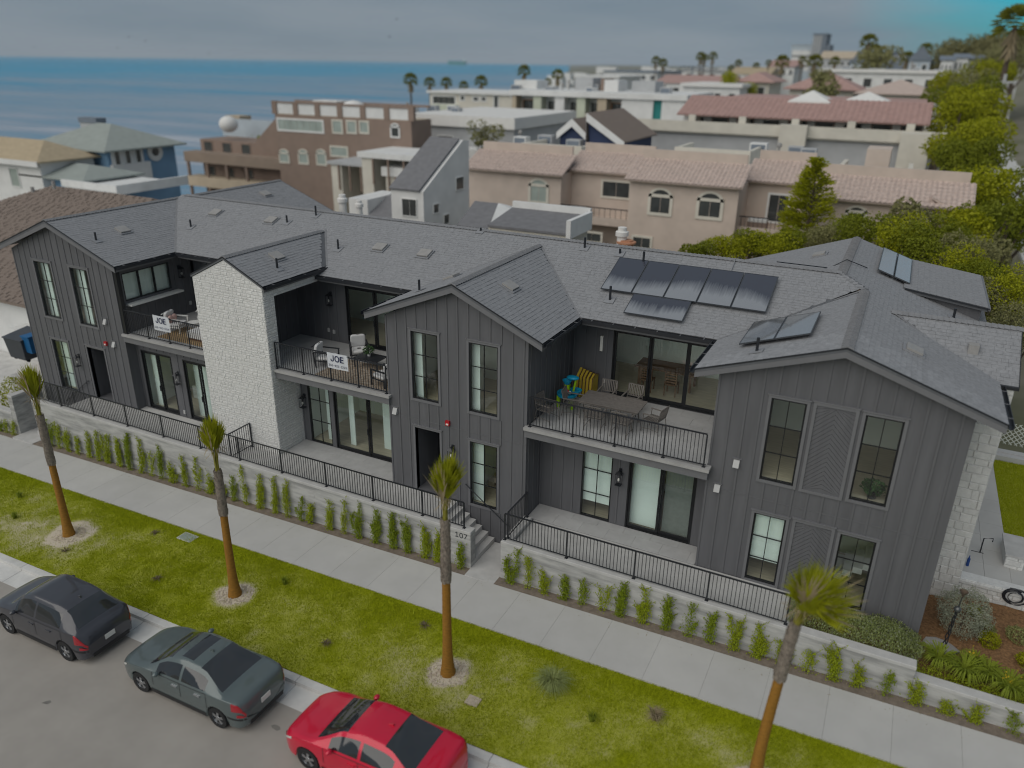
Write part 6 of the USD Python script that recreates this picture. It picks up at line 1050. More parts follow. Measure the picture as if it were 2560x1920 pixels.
for X0, X1, Y0, Y1, yb, gl in ((790, 1010, 45, 190, 36.2, 'far_glass'), (610, 765, 485, 570, 34.0, 'far_glass'), (1050, 1190, 525, 625, 32.4, 'far_glass')): p = Q('21', X0, Y0, 1, yb); q = Q('21', X1, Y1, 1, yb); b.win(Face('y', yb, -1), p[0], q[0], q[2], p[2], gl, 'w_cream', .16, False, 2)
for X0, X1, Y0, Y1, yb in ((700, 800, 270, 510, 33.2), (1180, 1400, 330, 520, 33.2)): p = Q('31', X0, Y0, 1, yb); q = Q('31', X1, Y1, 1, yb); b.win(Face('y', yb, -1), p[0], q[0], q[2]-.4, p[2]-.35, 'far_glass', 'w_cream', .2, True, 2)
p = Q('31', 20, 160, 1, 36); q = Q('31', 150, 400, 1, 36); b.win(Face('y', 36.0, -1), p[0], q[0], q[2], p[2], 'far_glass', 'w_white', .15, False, 2, 'balcony_door')
for k in (1, 3):
    x0, x1 = xe[k], xe[k+1]; yb = 34.0 if k == 1 else 33.6; zb0 = Q('21', 700, 385, 1, yb)[2] if k == 1 else Q('21', 2050, 480, 1, yb)[2]; b.part('balcony', MB().box(x0, x1, yb, 36.2, zb0-.3, zb0).box(x0, x1, yb, yb+.15, zb0, zb0+.3), 'w_pink'); r = b.part('balcony_rail', MB().box(x0, x1, yb+.02, yb+.08, zb0+.98, zb0+1.05), 'metal_black')
    for j in range(14): obj('baluster', MB().box(x0+(x1-x0)*(j+.5)/14-.015, x0+(x1-x0)*(j+.5)/14+.015, yb+.03, yb+.06, zb0+.3, zb0+.98), 'metal_black', r)
    b.part('balcony_bench', MB().box(x0+.5, x0+1.9, yb+.5, yb+1.1, zb0+.01, zb0+.6), 'w_brown'); b.part('balcony_bench_cushion', MB().box(x0+.55, x0+1.85, yb+.5, yb+1.1, zb0+.61, zb0+.8), 'w_white')
# --- white house with a steep lean-to roof and low grey wings
b = B('white_house', 'white narrow house with a steep dark lean-to roof and small square windows', -20, 22); xl, xr, yf = Q('11', 1165, 110, 1, 20)[0], Q('11', 1445, 140, 1, 20)[0], 20.0
ze = Q('11', 1445, 140, 1, 20)[2]; top = Q('10', 1790, 1210, 0, xr); yb, zt = top[1], top[2]; bk = Q('10', 1840, 1235, 0, xr)
b.part('wall', MB().prism([(xr, yf, -3), (xr, yf, ze), (xr, yb, zt), (xr, yb+.8, zt-.1), (xr, yb+.8, -3)], (xl-xr, 0, 0)), 'w_white'); up = np.array([0, yb-yf, zt-ze]); b.part('roof', MB().prism([np.array([xl-.05, yf-.15, ze+.02]), np.array([xr-.22, yf-.15, ze+.02]), np.array([xr-.22, yf-.15, ze+.02])+up, np.array([xl-.05, yf-.15, ze+.02])+up], (0, -.02, .10)), 'roof_grey')
p, q = Q('11', 1265, 195, 1, yf), Q('11', 1390, 350, 1, yf); b.win(Face('y', yf, -1), p[0], q[0], q[2], p[2], 'far_glass', 'w_white', .05, mull=2)
for X0, X1, Y0, Y1 in ((1530, 1575, 250, 310), (1620, 1665, 340, 405), (1725, 1790, 20, 105)): p, q = Q('11', X0, Y0, 0, xr), Q('11', X1, Y1, 0, xr); b.win(Face('x', xr, 1), p[1], q[1], q[2], p[2], 'far_glass', 'w_white', .05)
p0, p1 = Q('11', 930, 330, 1, 20), Q('11', 1165, 370, 1, 20); t0 = Q('11', 1075, 40, 1, 24.5); b.part('side_roof', MB().prism([(p0[0], 20, p0[2]-.3), (p1[0], 20, p0[2]-.3), (p1[0], 24.5, t0[2]), (p0[0]+.2, 24.5, t0[2])], (0, 0, -.15)), 'roof_grey'); b.part('side_wall', MB().box(p0[0]-1.6, p0[0], 20.5, 24.5, -3, p0[2]+.9).box(p0[0], p1[0], 20.2, 24.4, -3, p0[2]-.6), 'w_white')
p0, p1, p2, p3 = Q('11', 1735, 425, 1, 17.5), Q('11', 2005, 400, 1, 17.5), Q('11', 2095, 235, 1, 21), Q('11', 1890, 225, 1, 21); b.part('side_roof', MB().prism([(p0[0], 17.5, p0[2]), (p1[0], 17.5, p0[2]), (p2[0], 21, p2[2]), (p3[0], 21, p2[2])], (0, .05, -.15)), 'roof_grey'); b.part('side_wall', MB().prism([(p1[0]+.02, 17.5, -3), (p1[0]+.02, 17.5, p0[2]), (p2[0], 21, p2[2]+.02), (p2[0]+.4, 24, p2[2]-.8), (p2[0]+.4, 24, -3)][:4], (1.6, 0, -.5)), 'w_white')
p0, p1 = Q('11', 2000, 470, 1, 14), Q('21', 470, 540, 1, 14); b.part('low_roof', MB().prism([(p0[0], 14, p1[2]+.25), (p1[0], 14, p1[2]+.25), (p1[0], 17, p1[2]+.75), (p0[0], 17, p1[2]+.75)], (0, 0, -.12)), 'roof_grey'); b.part('low_fascia', MB().box(p0[0], p1[0]+.1, 17.02, 17.25, p1[2]+.3, p1[2]+1.1).box(p1[0], p1[0]+.25, 13.9, 17.0, p1[2], p1[2]+.95), 'w_white'); b.part('low_wall', MB().box(p0[0], p1[0], 14.1, 17, -3, p1[2]+.1), 'w_cream')
for t_, X, Y, rr_, h, m_ in (('11', 752, 290, .22, .85, 'roof_white'), ('11', 895, 325, .18, .75, 'roof_white'), ('21', 945, 590, .24, .85, 'roof_white'), ('21', 985, 610, .36, .34, 'terracotta')): p = Q(t_, X, Y, 1, 12.5 if t_ == '11' else 13.5); c = B('roof_vent_stack', 'white round vent stack rising behind the roof ridge, %s' % ('left of the white house' if X == 752 else 'beside the white house' if X == 895 else 'in front of the pink apartments' if X == 945 else 'terracotta curb under it'), p[0], 13, 'vent'); c.part('stack', MB().lathe([(rr_, -4), (rr_, h*.5), (rr_*1.35, h*.5), (rr_*1.35, h*.75), (rr_*.9, h*.8), (rr_*.9, h), (0, h)], p, 16), m_, smooth=40)
# --- neighbour with brown shingle roof on the left
b = B('neighbour_house', 'white walled neighbour with a big brown shingle hip roof at the left edge', -40, 6); xa, xb_ = -45.0, -35.0; yr, zr_, ye_, ze_ = 12.0, 6.15, 1.0, 2.1; m = MB(); NC = 46
for k in range(NC):
    f0, f1 = k/NC, (k+1)/NC; w = .9
    L0, L1 = xa-11*(1-f0), xb_+8.0*(1-f0); xx = L0+R.uniform(-.5, 0)
    while xx < L1:
        a0, a1 = max(xx, L0), min(xx+w*R.uniform(.4, .9), L1); g0 = np.array([a0, ye_+(yr-ye_)*f0, ze_+(zr_-ze_)*f0]); g1 = np.array([a1, *g0[1:]]); u_ = np.array([0, (yr-ye_)/NC, (zr_-ze_)/NC])
        m.add([g0+(0, 0, .02), g1+(0, 0, .02), g1+u_+(0, 0, .004), g0+u_+(0, 0, .004), g0, g1], f4=[[0, 1, 2, 3], [4, 5, 1, 0]]); xx += w*.65
b.part('shingles', m, 'roof_brown', kind='stuff'); b.part('roof', MB().prism([(xa-11, ye_, ze_-.02), (xb_+8.0, ye_, ze_-.02), (xb_, yr, zr_-.02), (xa, yr, zr_-.02)], (0, 0, -.15)).add([(xb_+8.0, ye_, ze_), (xb_+8.0, 23, ze_), (xb_, yr, zr_)], f3=[[0, 1, 2]]), 'roof_brown'); b.part('wall', MB().box(xa-10.5, xb_+7.0, 1.6, 22, -3.4, ze_-.1), 'w_white')
for X, Y in ((285, 135), (465, 85)): p = Q('01', X, Y, 1, 11); b.part('roof_pipe', MB().tube([p-(0, 0, .2), p+(0, 0, .32)], .12, 8), 'vent_metal')
b.part('door', MB().box(-32.9, -31.8, 1.54, 1.6, -2.3, .0), 'w_orange'); b.part('step_roof', MB().box(-34, -28.4, .6, 1.6, .55, .7), 'w_white')
t = thing('dumpster', 'dark grey wheeled dumpster beside the left gable', 'dumpster', (-28.7, -1.2, -2.0)); p = Q('01', 130, 1460, 1, -1.5); px_, pz_ = p[0], p[2]; m = MB().hexa([(px_-.62, -1.5, pz_-.75), (px_+.62, -1.5, pz_-.75), (px_+.62, -.4, pz_-.75), (px_-.62, -.4, pz_-.75), (px_-.72, -1.6, pz_+.30), (px_+.72, -1.6, pz_+.30), (px_+.72, -.3, pz_+.48), (px_-.72, -.3, pz_+.48)]); mat('bin_grey', (.055, .06, .07), .5, .1); mat('bin_blue', (.01, .11, .28), .45, .05); obj('body', m, 'bin_grey', t); obj('lid', MB().hexa([(px_-.75, -1.65, pz_+.31), (px_+.75, -1.65, pz_+.31), (px_+.75, -.25, pz_+.49), (px_-.75, -.25, pz_+.49), (px_-.75, -1.65, pz_+.36), (px_+.75, -1.65, pz_+.36), (px_+.75, -.25, pz_+.55), (px_-.75, -.25, pz_+.55)]), 'bin_grey', t)
for a_ in (-.5, .5): obj('wheel', MB().tube([(px_+a_-.04, -1.3, pz_-.82), (px_+a_+.04, -1.3, pz_-.82)], .09, 10), 'tyre', t)
p = Q('01', 268, 1425, 1, -1.2); t = thing('recycling_bin', 'blue recycling bin squeezed beside the dumpster', 'bin', (p[0], -1.2, p[2]-.6)); obj('body', MB().hexa([(p[0]-.22, -1.4, p[2]-.6), (p[0]+.22, -1.4, p[2]-.6), (p[0]+.22, -.9, p[2]-.6), (p[0]-.22, -.9, p[2]-.6), (p[0]-.28, -1.48, p[2]+.25), (p[0]+.28, -1.48, p[2]+.25), (p[0]+.28, -.84, p[2]+.25), (p[0]-.28, -.84, p[2]+.25)]), 'bin_blue', t); obj('lid', MB().box(p[0]-.31, p[0]+.31, -1.52, -.8, p[2]+.252, p[2]+.32), 'bin_blue', t)
m = MB().box(-40, -26.6, -4.1, 1.5, -2.6, -1.5); obj('side_yard', m, 'kerb_concrete', kind='structure'); mound('yellow_bush', 'yellow-green bush behind the pier at the left edge', 'bush', (-28.1, -3.1, -.75), .95, (1.1, .7, .95), 1500, .10, 'tree_bright', .6, .35)
boardwall('side_wall', 'grey block wall between the bushes and the left gable', -30, -26.6, -2.1, -1.8, -.35, -2.6)
# --- beach houses at the left
b = B('beach_house', 'white house with a tan roof at the left picture edge', -66, 24); p = Q('00', 330, 1385, 1, 22); b.wall(p[0]-14, p[0], 22, 27.5, -9, p[2]-.2, 'w_white'); b.part('roof', hip(p[0]-14, p[0], 22, 27.5, p[2]-.1, 1.5), 'roof_tan'); b.part('fascia', MB().box(p[0]-14.6, p[0]+.55, 21.42, 21.5, p[2]-.55, p[2]-.08), 'w_white')
b.win(Face('y', 22.0, -1), p[0]-4.6, p[0]-3.4, p[2]-2.6, p[2]-1.0, 'far_glass_pale')
b = B('beach_house', 'blue house with a grey-green hip roof and three tall white framed windows', -64, 30); c = Q('00', 920, 1300, 1, 28); x1 = c[0]; ze = c[2]; x0 = Q('00', 345, 1230, 1, 28)[0]; y1 = Q('00', 1500, 1240, 0, x1)[1]; FX, FY = Face('x', x1, 1), Face('y', 28.0, -1)
b.wall(x0, x1, 28, y1, -9, ze, 'w_blue'); b.part('roof', hip(x0, x1, 28, y1, ze+.05, 2.0, .9), 'roof_green'); p = Q('00', 740, 1125, 1, 33); q = Q('00', 865, 1020, 1, 33); ch_ = b.part('chimney', MB().box(p[0], q[0], 32.5, 33.5, ze, q[2]-.5), 'w_grey'); obj('chimney_cap', MB().box(p[0]-.08, q[0]+.08, 32.4, 33.6, q[2]-.49, q[2]), 'w_slate', ch_)
p, q = Q('00', 945, 1290, 0, x1), Q('00', 1255, 1475, 0, x1); b.part('window_bay', FX.box(MB(), p[1], q[1], 0, .12, q[2]-.1, p[2]), 'w_white'); dy = (q[1]-p[1])/3
for k in range(3): b.win(Face('x', x1+.12, 1), p[1]+dy*(k+.27), p[1]+dy*(k+.7), q[2]+.25, p[2]-.25, 'far_glass', 'w_white', .08)
p = Q('00', 1335, 1310, 0, x1); rg = b.part('round_window', MB().tube([(x1, p[1], p[2]), (x1+.14, p[1], p[2])], .92, 20), 'w_white'); obj('pane', MB().tube([(x1+.15, p[1], p[2]), (x1+.17, p[1], p[2])], .42, 14), 'far_glass', rg)
p, q = Q('00', 520, 1550, 1, 20.5), Q('00', 960, 1610, 1, 20.5); xr_ = Q('00', 990, 1550, 1, 20.5)[0]; b.part('balcony', MB().box(p[0], xr_, 20.5, 20.75, q[2]-.5, p[2]).box(xr_-.25, xr_, 20.75, 28, q[2]-.5, p[2]).box(p[0], xr_, 20.75, 28, q[2]-.7, q[2]-.5), 'w_white'); b.part('bay_base', FX.box(MB(), p[1]+7.6, y1-3.5, 0, .4, p[2]-2.2, p[2]+.2), 'w_white')
for X in (1045, 1140, 1225): q2 = Q('00', X, 1562, 0, x1+.4); b.win(Face('x', x1+.42, 1), q2[1]-.35, q2[1]+.35, q2[2]-.3, q2[2]+.3, 'far_glass', 'w_white', .05)
p, q = Q('00', 350, 1250, 1, 28), Q('00', 480, 1350, 1, 28); b.win(FY, p[0], q[0], q[2], p[2], 'far_glass', 'w_white', .15, mull=2); p, q = Q('00', 340, 1480, 1, 24), Q('00', 850, 1500, 1, 24); b.part('low_roof', hip(p[0], q[0], 22.5, 28, p[2], .9), 'roof_green'); b.part('low_wall', MB().box(p[0]+.3, q[0]-.3, 23, 28, -9, p[2]-.1), 'w_blue')
b = B('beach_house', 'big brown stucco building with a railed roof terrace and arched windows', -50, 52); yb = 50.0; FY = Face('y', yb, -1); c0, c1 = Q('10', 150, 870, 1, yb), Q('10', 1335, 890, 1, yb); zt = c0[2]; x0, x1 = c0[0], c1[0]
b.wall(x0, x1, yb, 54, -10, zt-1.45, 'w_brown'); b.part('roof_deck', MB().box(x0+.1, x1-.1, yb+.1, 53.9, zt-1.45, zt-1.40), 'w_tan')
for k in range(7): u = x0+(x1-x0)*k/6; b.part('parapet_post', MB().box(u-.35, u+.35, yb-.03, yb+.4, zt-1.45, zt), 'w_brown')
b.part('parapet_rail', MB().box(x0, x1, yb, yb+.35, zt-.22, zt-.03).box(x0, x1, 53.6, 53.9, zt-.22, zt), 'w_brown'); b.part('terrace_glass', MB().box(x0+.4, x1-.4, yb+.1, yb+.16, zt-1.38, zt-.24), 'w_white')
for k, (X0, X1, Y0, Y1) in enumerate(((190, 580, 1030, 1140), )): p, q = Q('10', X0, Y0, 1, yb), Q('10', X1, Y1, 1, yb); b.win(FY, p[0], q[0], q[2], p[2], 'far_glass_pale', 'w_white', .2, mull=7)
for X0, X1, Y0, Y1, ar in ((665, 745, 1045, 1145, 0), (790, 865, 1050, 1145, 0), (900, 970, 1055, 1145, 0), (205, 285, 1290, 1400, 1), (370, 450, 1290, 1410, 1), (525, 605, 1290, 1420, 1), (650, 790, 1270, 1350, 0), (1170, 1235, 1060, 1180, 1)): p, q = Q('10', X0, Y0, 1, yb), Q('10', X1, Y1, 1, yb); b.win(FY, p[0], q[0], q[2], p[2]-(.5 if ar else 0), 'far_glass_pale' if X0 != 1170 else 'far_glass', 'w_cream' if X0 != 1170 else 'w_white', .18, bool(ar), 1)
for X0, X1, Y0, Y1, d in ((870, 1410, 1310, 1400, 6.5), (610, 1000, 1390, 1450, 5.0), (1080, 1320, 1440, 1540, 6.0)): p, q = Q('10', X0, Y0, 1, yb-d), Q('10', X1, Y1, 1, yb-d); b.part('terrace', MB().box(p[0], q[0], yb-d, yb, q[2], p[2]), 'w_white' if d != 5.0 else 'w_grey'); b.part('terrace_pier', MB().box(p[0]+.4, p[0]+1.8, yb-d+.2, yb, -10, q[2]), 'w_cream'); [b.part('terrace_post', MB().box(p[0]+k*(q[0]-p[0])/4-.08, p[0]+k*(q[0]-p[0])/4+.08, yb-d, yb-d+.15, q[2]-2.6, q[2]), 'w_brown') for k in range(1, 4)]
b.part('roof_tent', MB().ball(((x0+x1)/2+.3, 52.2, zt-.9), 1.6, 16, 8, (1.0, 1, .75)), 'roof_white', smooth=True); b.part('roof_awning', MB().box(x0+5, x0+8.5, 51, 53, zt+.05, zt+.2), 'roof_white')
b = B('beach_house', 'brown terraced house with balconies and a round white parasol', -66, 52); p0, p1 = Q('00', 1500, 1180, 1, 51), Q('10', 110, 930, 1, 51); x0, x1 = p0[0], c0[0]-.1; zz0 = Q('00', 1700, 1215, 1, 51)[2]
b.wall(x0+2.5, x1, 53, 62, -10, zz0, 'w_brown'); b.part('raked_parapet', MB().prism([(x1-6.5, 53, zz0), (x1, 53, zz0), (x1, 53, zt-.6), (x1-1, 53, zt-.9)], (0, .4, 0)), 'w_brown'); b.part('glass_screen', MB().box(x0+1.5, x1-3, 58, 58.1, zz0, zz0+2.3), 'w_hotel'); b.part('lookout', MB().hexa([(x0+2.2, 59, zz0), (x0+3.9, 59, zz0), (x0+3.9, 61, zz0), (x0+2.2, 61, zz0), (x0+1.6, 58.8, zz0+2.6), (x0+4.1, 58.8, zz0+2.6), (x0+4.1, 61, zz0+2.6), (x0+1.6, 61, zz0+2.6)]), 'w_tan'); p = Q('00', 1870, 1060, 1, 52); b.part('parasol', MB().ball((p[0], 54, p[2]-.3), 1.2, 16, 8, (1, 1, .85)), 'roof_white', smooth=True)
for lev, dz in enumerate((0, -3.1, -6.2)): zb_ = zz0-1.2+dz; b.part('balcony', MB().box(x0+1.5, x1+.2-lev, 50.9, 53, zb_-1.3, zb_-.25).box(x0+1.5, x1+.2-lev, 50.9, 53, zb_-1.5, zb_-1.3), 'w_mud' if lev != 1 else 'w_tan'); [b.part('balcony_post', MB().box(x0+1.7+k*3.4, x0+2.0+k*3.4, 51, 51.3, zb_-4.3, zb_-1.5), 'w_brown') for k in range(4)]; [b.win(Face('y', 53.0, -1), x0+3.2+k*3.3, x0+4.6+k*3.3, zb_-1.2, zb_+.9, 'far_glass', 'w_brown', .1) for k in range(3)]
b.part('roof_plants', leafquads(np.array([x1-4, 54.5, zz0+.6])+R.normal(size=(160, 3))*(1.6, .4, .3), .5, .6), 'tree_bright')
# --- middle distance
b = B('flat_roof_house', 'white flat roofed house behind the brown building', -37, 64); p, q = Q('10', 1330, 975, 1, 60), Q('20', 40, 1020, 1, 60); q2 = Q('10', 1345, 1070, 1, 60); b.part('roof_slab', MB().box(p[0], q[0], 59.5, 78, q2[2], p[2]), 'roof_white'); b.wall(p[0]+.3, q[0]-.3, 60, 77, -8, q2[2], 'w_grey'); b.win(Face('y', 60.0, -1), p[0]+4, p[0]+6, q2[2]-3, q2[2]-1.2); b.part('terrace_wall', MB().box(p[0]+8, q[0], 57, 59.9, -8, q2[2]-2.2), 'w_white')
b = B('flat_roof_apartments', 'cream apartment block with glazed corner balcony under the palm tops', -40, 98); p, q = Q('10', 1500, 800, 1, 95), Q('10', 2212, 985, 1, 95); b.wall(p[0], q[0]+2, 95, 108, -8, p[2], 'w_cream'); FY = Face('y', 95.0, -1)
for X0, X1, Y0, Y1 in ((1530, 1720, 830, 900), (1770, 1800, 830, 865), (1880, 1920, 840, 870), (1950, 1985, 840, 870), (2060, 2090, 830, 960)): a_, c_ = Q('10', X0, Y0, 1, 95), Q('10', X1, Y1, 1, 95); b.win(FY, a_[0], c_[0], c_[2], a_[2], 'far_glass', 'w_white', .2, mull=4 if X0 == 1530 else 1)
a_, c_ = Q('10', 1525, 900, 1, 94), Q('10', 1725, 960, 1, 94); b.part('balcony', MB().box(a_[0], c_[0], 93.5, 95, c_[2], a_[2]), 'w_green'); b.part('roof_edge', MB().box(p[0]-.4, q[0]+2.4, 94.6, 108.4, p[2], p[2]+.35), 'w_white')
b = B('balcony_apartments', 'pale apartment block with deep open balconies and a green glass stairwell', -30, 88); yb = 82.0; FY = Face('y', yb, -1); p, q = Q('20', 0, 820, 1, yb), Q('20', 1480, 1060, 1, yb); b.wall(p[0], q[0], yb+1.8, 96, -8, p[2], 'w_white'); b.part('roof_slab', MB().box(p[0]-.3, q[0]+.3, yb-.3, 96.3, p[2], p[2]+.7), 'w_white')
for X0, X1, m_ in ((0, 30, 'w_tan'), (185, 245, 'w_green'), (370, 440, 'w_white'), (560, 620, 'w_green'), (740, 800, 'w_tan'), (950, 1200, 'w_white'), (1300, 1470, 'w_white')): a_, c_ = Q('20', X0, 830, 1, yb), Q('20', X1, 1150, 1, yb); b.part('pier', MB().box(a_[0], c_[0], yb, yb+1.79, -8, p[2]-.02), m_)
for lev in range(3):
    zf = p[2]-3.1*(lev+1)
    for X0, X1, m_ in ((30, 185, 'w_brown'), (245, 370, 'w_cream'), (440, 560, 'w_cream'), (620, 740, 'w_cream'), (800, 950, 'w_brown')): a_, c_ = Q('20', X0, 900, 1, yb), Q('20', X1, 900, 1, yb); bb = b.part('balcony', MB().box(a_[0], c_[0], yb+.1, yb+1.79, zf-.25, zf).box(a_[0], c_[0], yb+.1, yb+.25, zf, zf+1.0), m_); b.win(Face('y', yb+1.78, -1), a_[0]+.4, c_[0]-.4, zf+.1, zf+2.4, 'far_glass', 'w_orange' if m_ == 'w_brown' else 'w_white', .1, mull=2)
a_, c_ = Q('20', 1215, 825, 1, yb), Q('20', 1290, 1030, 1, yb); b.part('stair_glass', MB().box(a_[0], c_[0], yb+.3, yb+1.7, -6, a_[2]), 'w_teal')
for X0, X1, Y0, m_ in ((20, 215, 690, 'w_white'), (550, 700, 670, 'w_grey'), (770, 800, 680, 'w_brown'), (800, 920, 690, 'w_white'), (1040, 1240, 700, 'w_grey')): a_, c_ = Q('20', X0, Y0, 1, 88), Q('20', X1, Y0, 1, 88); b.part('roof_house', MB().box(a_[0], c_[0], 88, 92, p[2]+.7, a_[2]), m_)
b = B('gabled_house', 'navy house with white barge boards and two front gables', -15, 46)
for (t_, X0, X1, XP, YP, YB, yf) in (('20', 400, 660, 515, 1035, 1150, 45.0), ('20', 650, 985, 660, 985, 1215, 42.0)):
    l, r_, pk = Q(t_, X0, YB, 1, yf), Q(t_, X1, YB, 1, yf), Q(t_, XP, YP, 1, yf); zb_ = min(l[2], r_[2]); xp = (l[0]+r_[0])/2 if X0 == 400 else pk[0]
    b.part('wall', MB().prism([(l[0]+.2, yf, zb_), (r_[0]-.2, yf, zb_), (xp, yf, pk[2]-.3)], (0, .3, 0)).box(l[0]+.2, r_[0]-.2, yf, yf+8, -6, zb_), 'w_navy'); b.part('roof', MB().prism([(l[0], yf-.4, zb_), (xp, yf-.4, pk[2]), (xp, yf+9, pk[2]), (l[0], yf+9, zb_)], (0, 0, .12)).prism([(r_[0], yf-.4, zb_), (xp, yf-.4, pk[2]), (xp, yf+9, pk[2]), (r_[0], yf+9, zb_)], (0, 0, .12)), 'roof_brown')
    for xa_ in (l[0], r_[0]): b.part('barge_board', MB().prism([(xa_, yf-.45, zb_+.1), (xp, yf-.45, pk[2]+.12), (xp, yf-.45, pk[2]-.55), (xa_, yf-.45, zb_-.5)], (0, .05, 0)), 'w_white')
b = B('red_roof_apartments', 'long white apartment building under a red tile hip roof', 0, 64); yb = 60.0; FY = Face('y', yb, -1); p, q, tp = Q('20', 1410, 1000, 1, yb), Q('30', 1405, 1050, 1, yb), Q('30', 700, 865, 1, 65); x0, x1 = p[0], q[0]; zev = (p[2]+q[2])/2
b.wall(x0+.5, x1-.4, yb+1.6, 76, -3, zev, 'w_white'); hh = tp[2]-zev; m = tileslope((x0+.3, yb-.6, zev), (x1, yb-.6, zev), (0, 5.4, hh), 12, .5); b.part('tile_roof', m, 'tile_red', kind='stuff'); b.part('roof', MB().prism([(x0+.3, yb-.6, zev-.02), (x1, yb-.6, zev-.02), (x1-.6, yb+4.8, zev+hh-.05), (x0+4, yb+4.8, zev+hh-.05)], (0, 12, .0)), 'tile_red')
a_ = Q('30', 600, 1090, 1, yb-.5); c_ = Q('30', 600, 1200, 1, yb-.5); b.part('balcony', MB().box(x0-6, x1+1.5, yb-1.2, yb-1.0, c_[2], a_[2]-.1).box(x0-6, x1+1.5, yb-1.0, yb+1.6, c_[2]-.15, c_[2]), 'w_cream'); b.part('lower_wall', MB().box(x0-5, x1+.6, yb-.6, yb+1.6, -3, c_[2]-.16), 'w_grey')
for k in range(9): u = x0+1+(x1-x0-2)*k/8.5; b.win(Face('y', yb+1.6, -1), u, u+1.6, c_[2]+.2, zev-.35, 'far_glass', 'w_brown' if k % 3 else 'w_white', .12)
for k in range(5): u = x0+2+(x1-x0-2)*k/4.3; b.part('pier', MB().box(u-.35, u+.35, yb-.9, yb+1.5, c_[2], zev), 'w_cream')
a_, c_ = Q('30', 110, 1075, 1, yb-2), Q('30', 320, 1240, 1, yb-2); b.part('stair_block', MB().box(a_[0], c_[0], yb-2.2, yb-1.25, c_[2]-3, a_[2]), 'w_cream'); a_, c_ = Q('30', 1155, 1150, 1, yb-3), Q('30', 1390, 1300, 1, yb-3); b.part('end_block', MB().box(a_[0], c_[0], yb-3.4, yb-1.25, -3, a_[2]), 'w_cream')
b.part('dormer', hip(x0+11, x0+14, yb+4, yb+8, zev+hh-.2, 1.0), 'roof_white'); b.part('dormer', hip(x1-8, x1-4, yb+5, yb+9, zev+hh-.2, 1.0), 'roof_white'); 
# --- far rows of houses
def far(nm, label, t_, X0, X1, Y0, Y1, yb, d, wm, rm=None, rh=0, kind='flat', wins=0, group=None):
    p, q = Q(t_, X0, Y0, 1, yb), Q(t_, X1, Y1, 1, yb); x0, x1 = p[0], q[0]; zt, zb_ = p[2], min(q[2], float(H((x0+x1)/2, yb)))-2; b = B(nm, label, (x0+x1)/2, yb, group=group); b.wall(x0, x1, yb, yb+d, zb_, zt, wm)
    if kind == 'flat': b.part('roof_edge', MB().box(x0-.4, x1+.4, yb-.4, yb+d+.4, zt, zt+.5), rm or wm)
    elif kind == 'hip': b.part('roof', hip(x0, x1, yb, yb+d, zt, rh, .8), rm)
    else: b.part('roof', gab(x0, x1, yb, yb+d, zt, rh, kind), rm)
    for k in range(wins): u = x0+(x1-x0)*(k+.3)/wins; b.win(Face('y', yb, -1), u, u+(x1-x0)/wins*.4, zt-2.2, zt-.9, 'far_glass', 'w_white', .15)
    return b
far('far_house', 'long low white flat roofed building below the far palms at the upper right', '30', 450, 1490, 620, 700, 125, 20, 'w_white', 'roof_white', wins=6); far('far_house', 'house with a salmon tile roof left of the white flat roof', '30', 190, 740, 760, 830, 95, 10, 'w_cream', 'tile_red', 2.2, 'hip', 2); far('far_house', 'second salmon tile roof behind the red roofed apartments', '30', 800, 1440, 800, 880, 92, 10, 'w_cream', 'tile_pink', 1.6, 'hip', 2)
far('far_house', 'white house at the left end of the salmon roofs', '20', 1480, 1960, 745, 850, 105, 14, 'w_white', 'roof_white', wins=4); far('far_house', 'pale house with an orange chimney beside the salmon roofs', '20', 1960, 2212, 700, 830, 115, 12, 'w_cream', 'tile_red', 1.4, 'hip', 2)
far('far_house', 'white house with a red ridge roof in the middle of the far row', '20', 1240, 1860, 715, 760, 150, 18, 'w_white', 'tile_red', 1.6, 'x', 5); far('far_house', 'wide grey-white block behind the far power pole', '20', 800, 1250, 620, 680, 240, 30, 'w_white', 'w_slate', wins=6); far('far_house', 'white block with small roof towers left of the double palms', '20', 560, 920, 665, 700, 200, 20, 'w_white', None, wins=4)
far('far_house', 'white house below the three far palms', '20', 1480, 1880, 610, 680, 260, 24, 'w_white', 'w_grey', wins=4); far('far_house', 'white row house right of the three far palms', '20', 1880, 2212, 640, 700, 220, 20, 'w_white', 'roof_tan', 2.0, 'x', 4); far('far_house', 'grey gabled house left of the tall palm', '30', 710, 910, 540, 610, 190, 14, 'w_hotel', 'w_slate', 3.2, 'y', 3); far('far_house', 'grey gabled house right of the round tree', '30', 1220, 1390, 520, 610, 185, 14, 'w_hotel', 'w_slate', 3.0, 'y', 2); far('far_house', 'slate coloured block behind the round tree', '30', 1010, 1190, 460, 600, 260, 20, 'w_slate', None, wins=3); far('far_house', 'pale row houses left of the gabled houses', '30', 450, 720, 505, 600, 280, 20, 'w_grey', 'w_tan', 2.5, 'x', 5); far('far_house', 'low white houses at the far left of the distant town', '30', 0, 220, 575, 650, 240, 20, 'w_white', 'tile_red', 2.0, 'x', 4)
for k, (X0, X1, Y0) in enumerate(((1500, 1590, 520), (1620, 1720, 500), (1750, 1850, 510), (2050, 2200, 470))): far('hill_house', 'white house among the trees on the right hillside, %s from the left' % ordn[k], '30', X0, X1, Y0, Y0+70, 165+8*k, 10, 'w_white', 'w_slate', .9, 'x', 3, 'houses on the right hillside')
b = far('hotel', 'pale multi-storey hotel block on the skyline', '30', 205, 400, 390, 600, 520, 30, 'w_hotel', None); FY = Face('y', 520.0, -1); p, q = Q('30', 205, 390, 1, 520), Q('30', 400, 600, 1, 520)
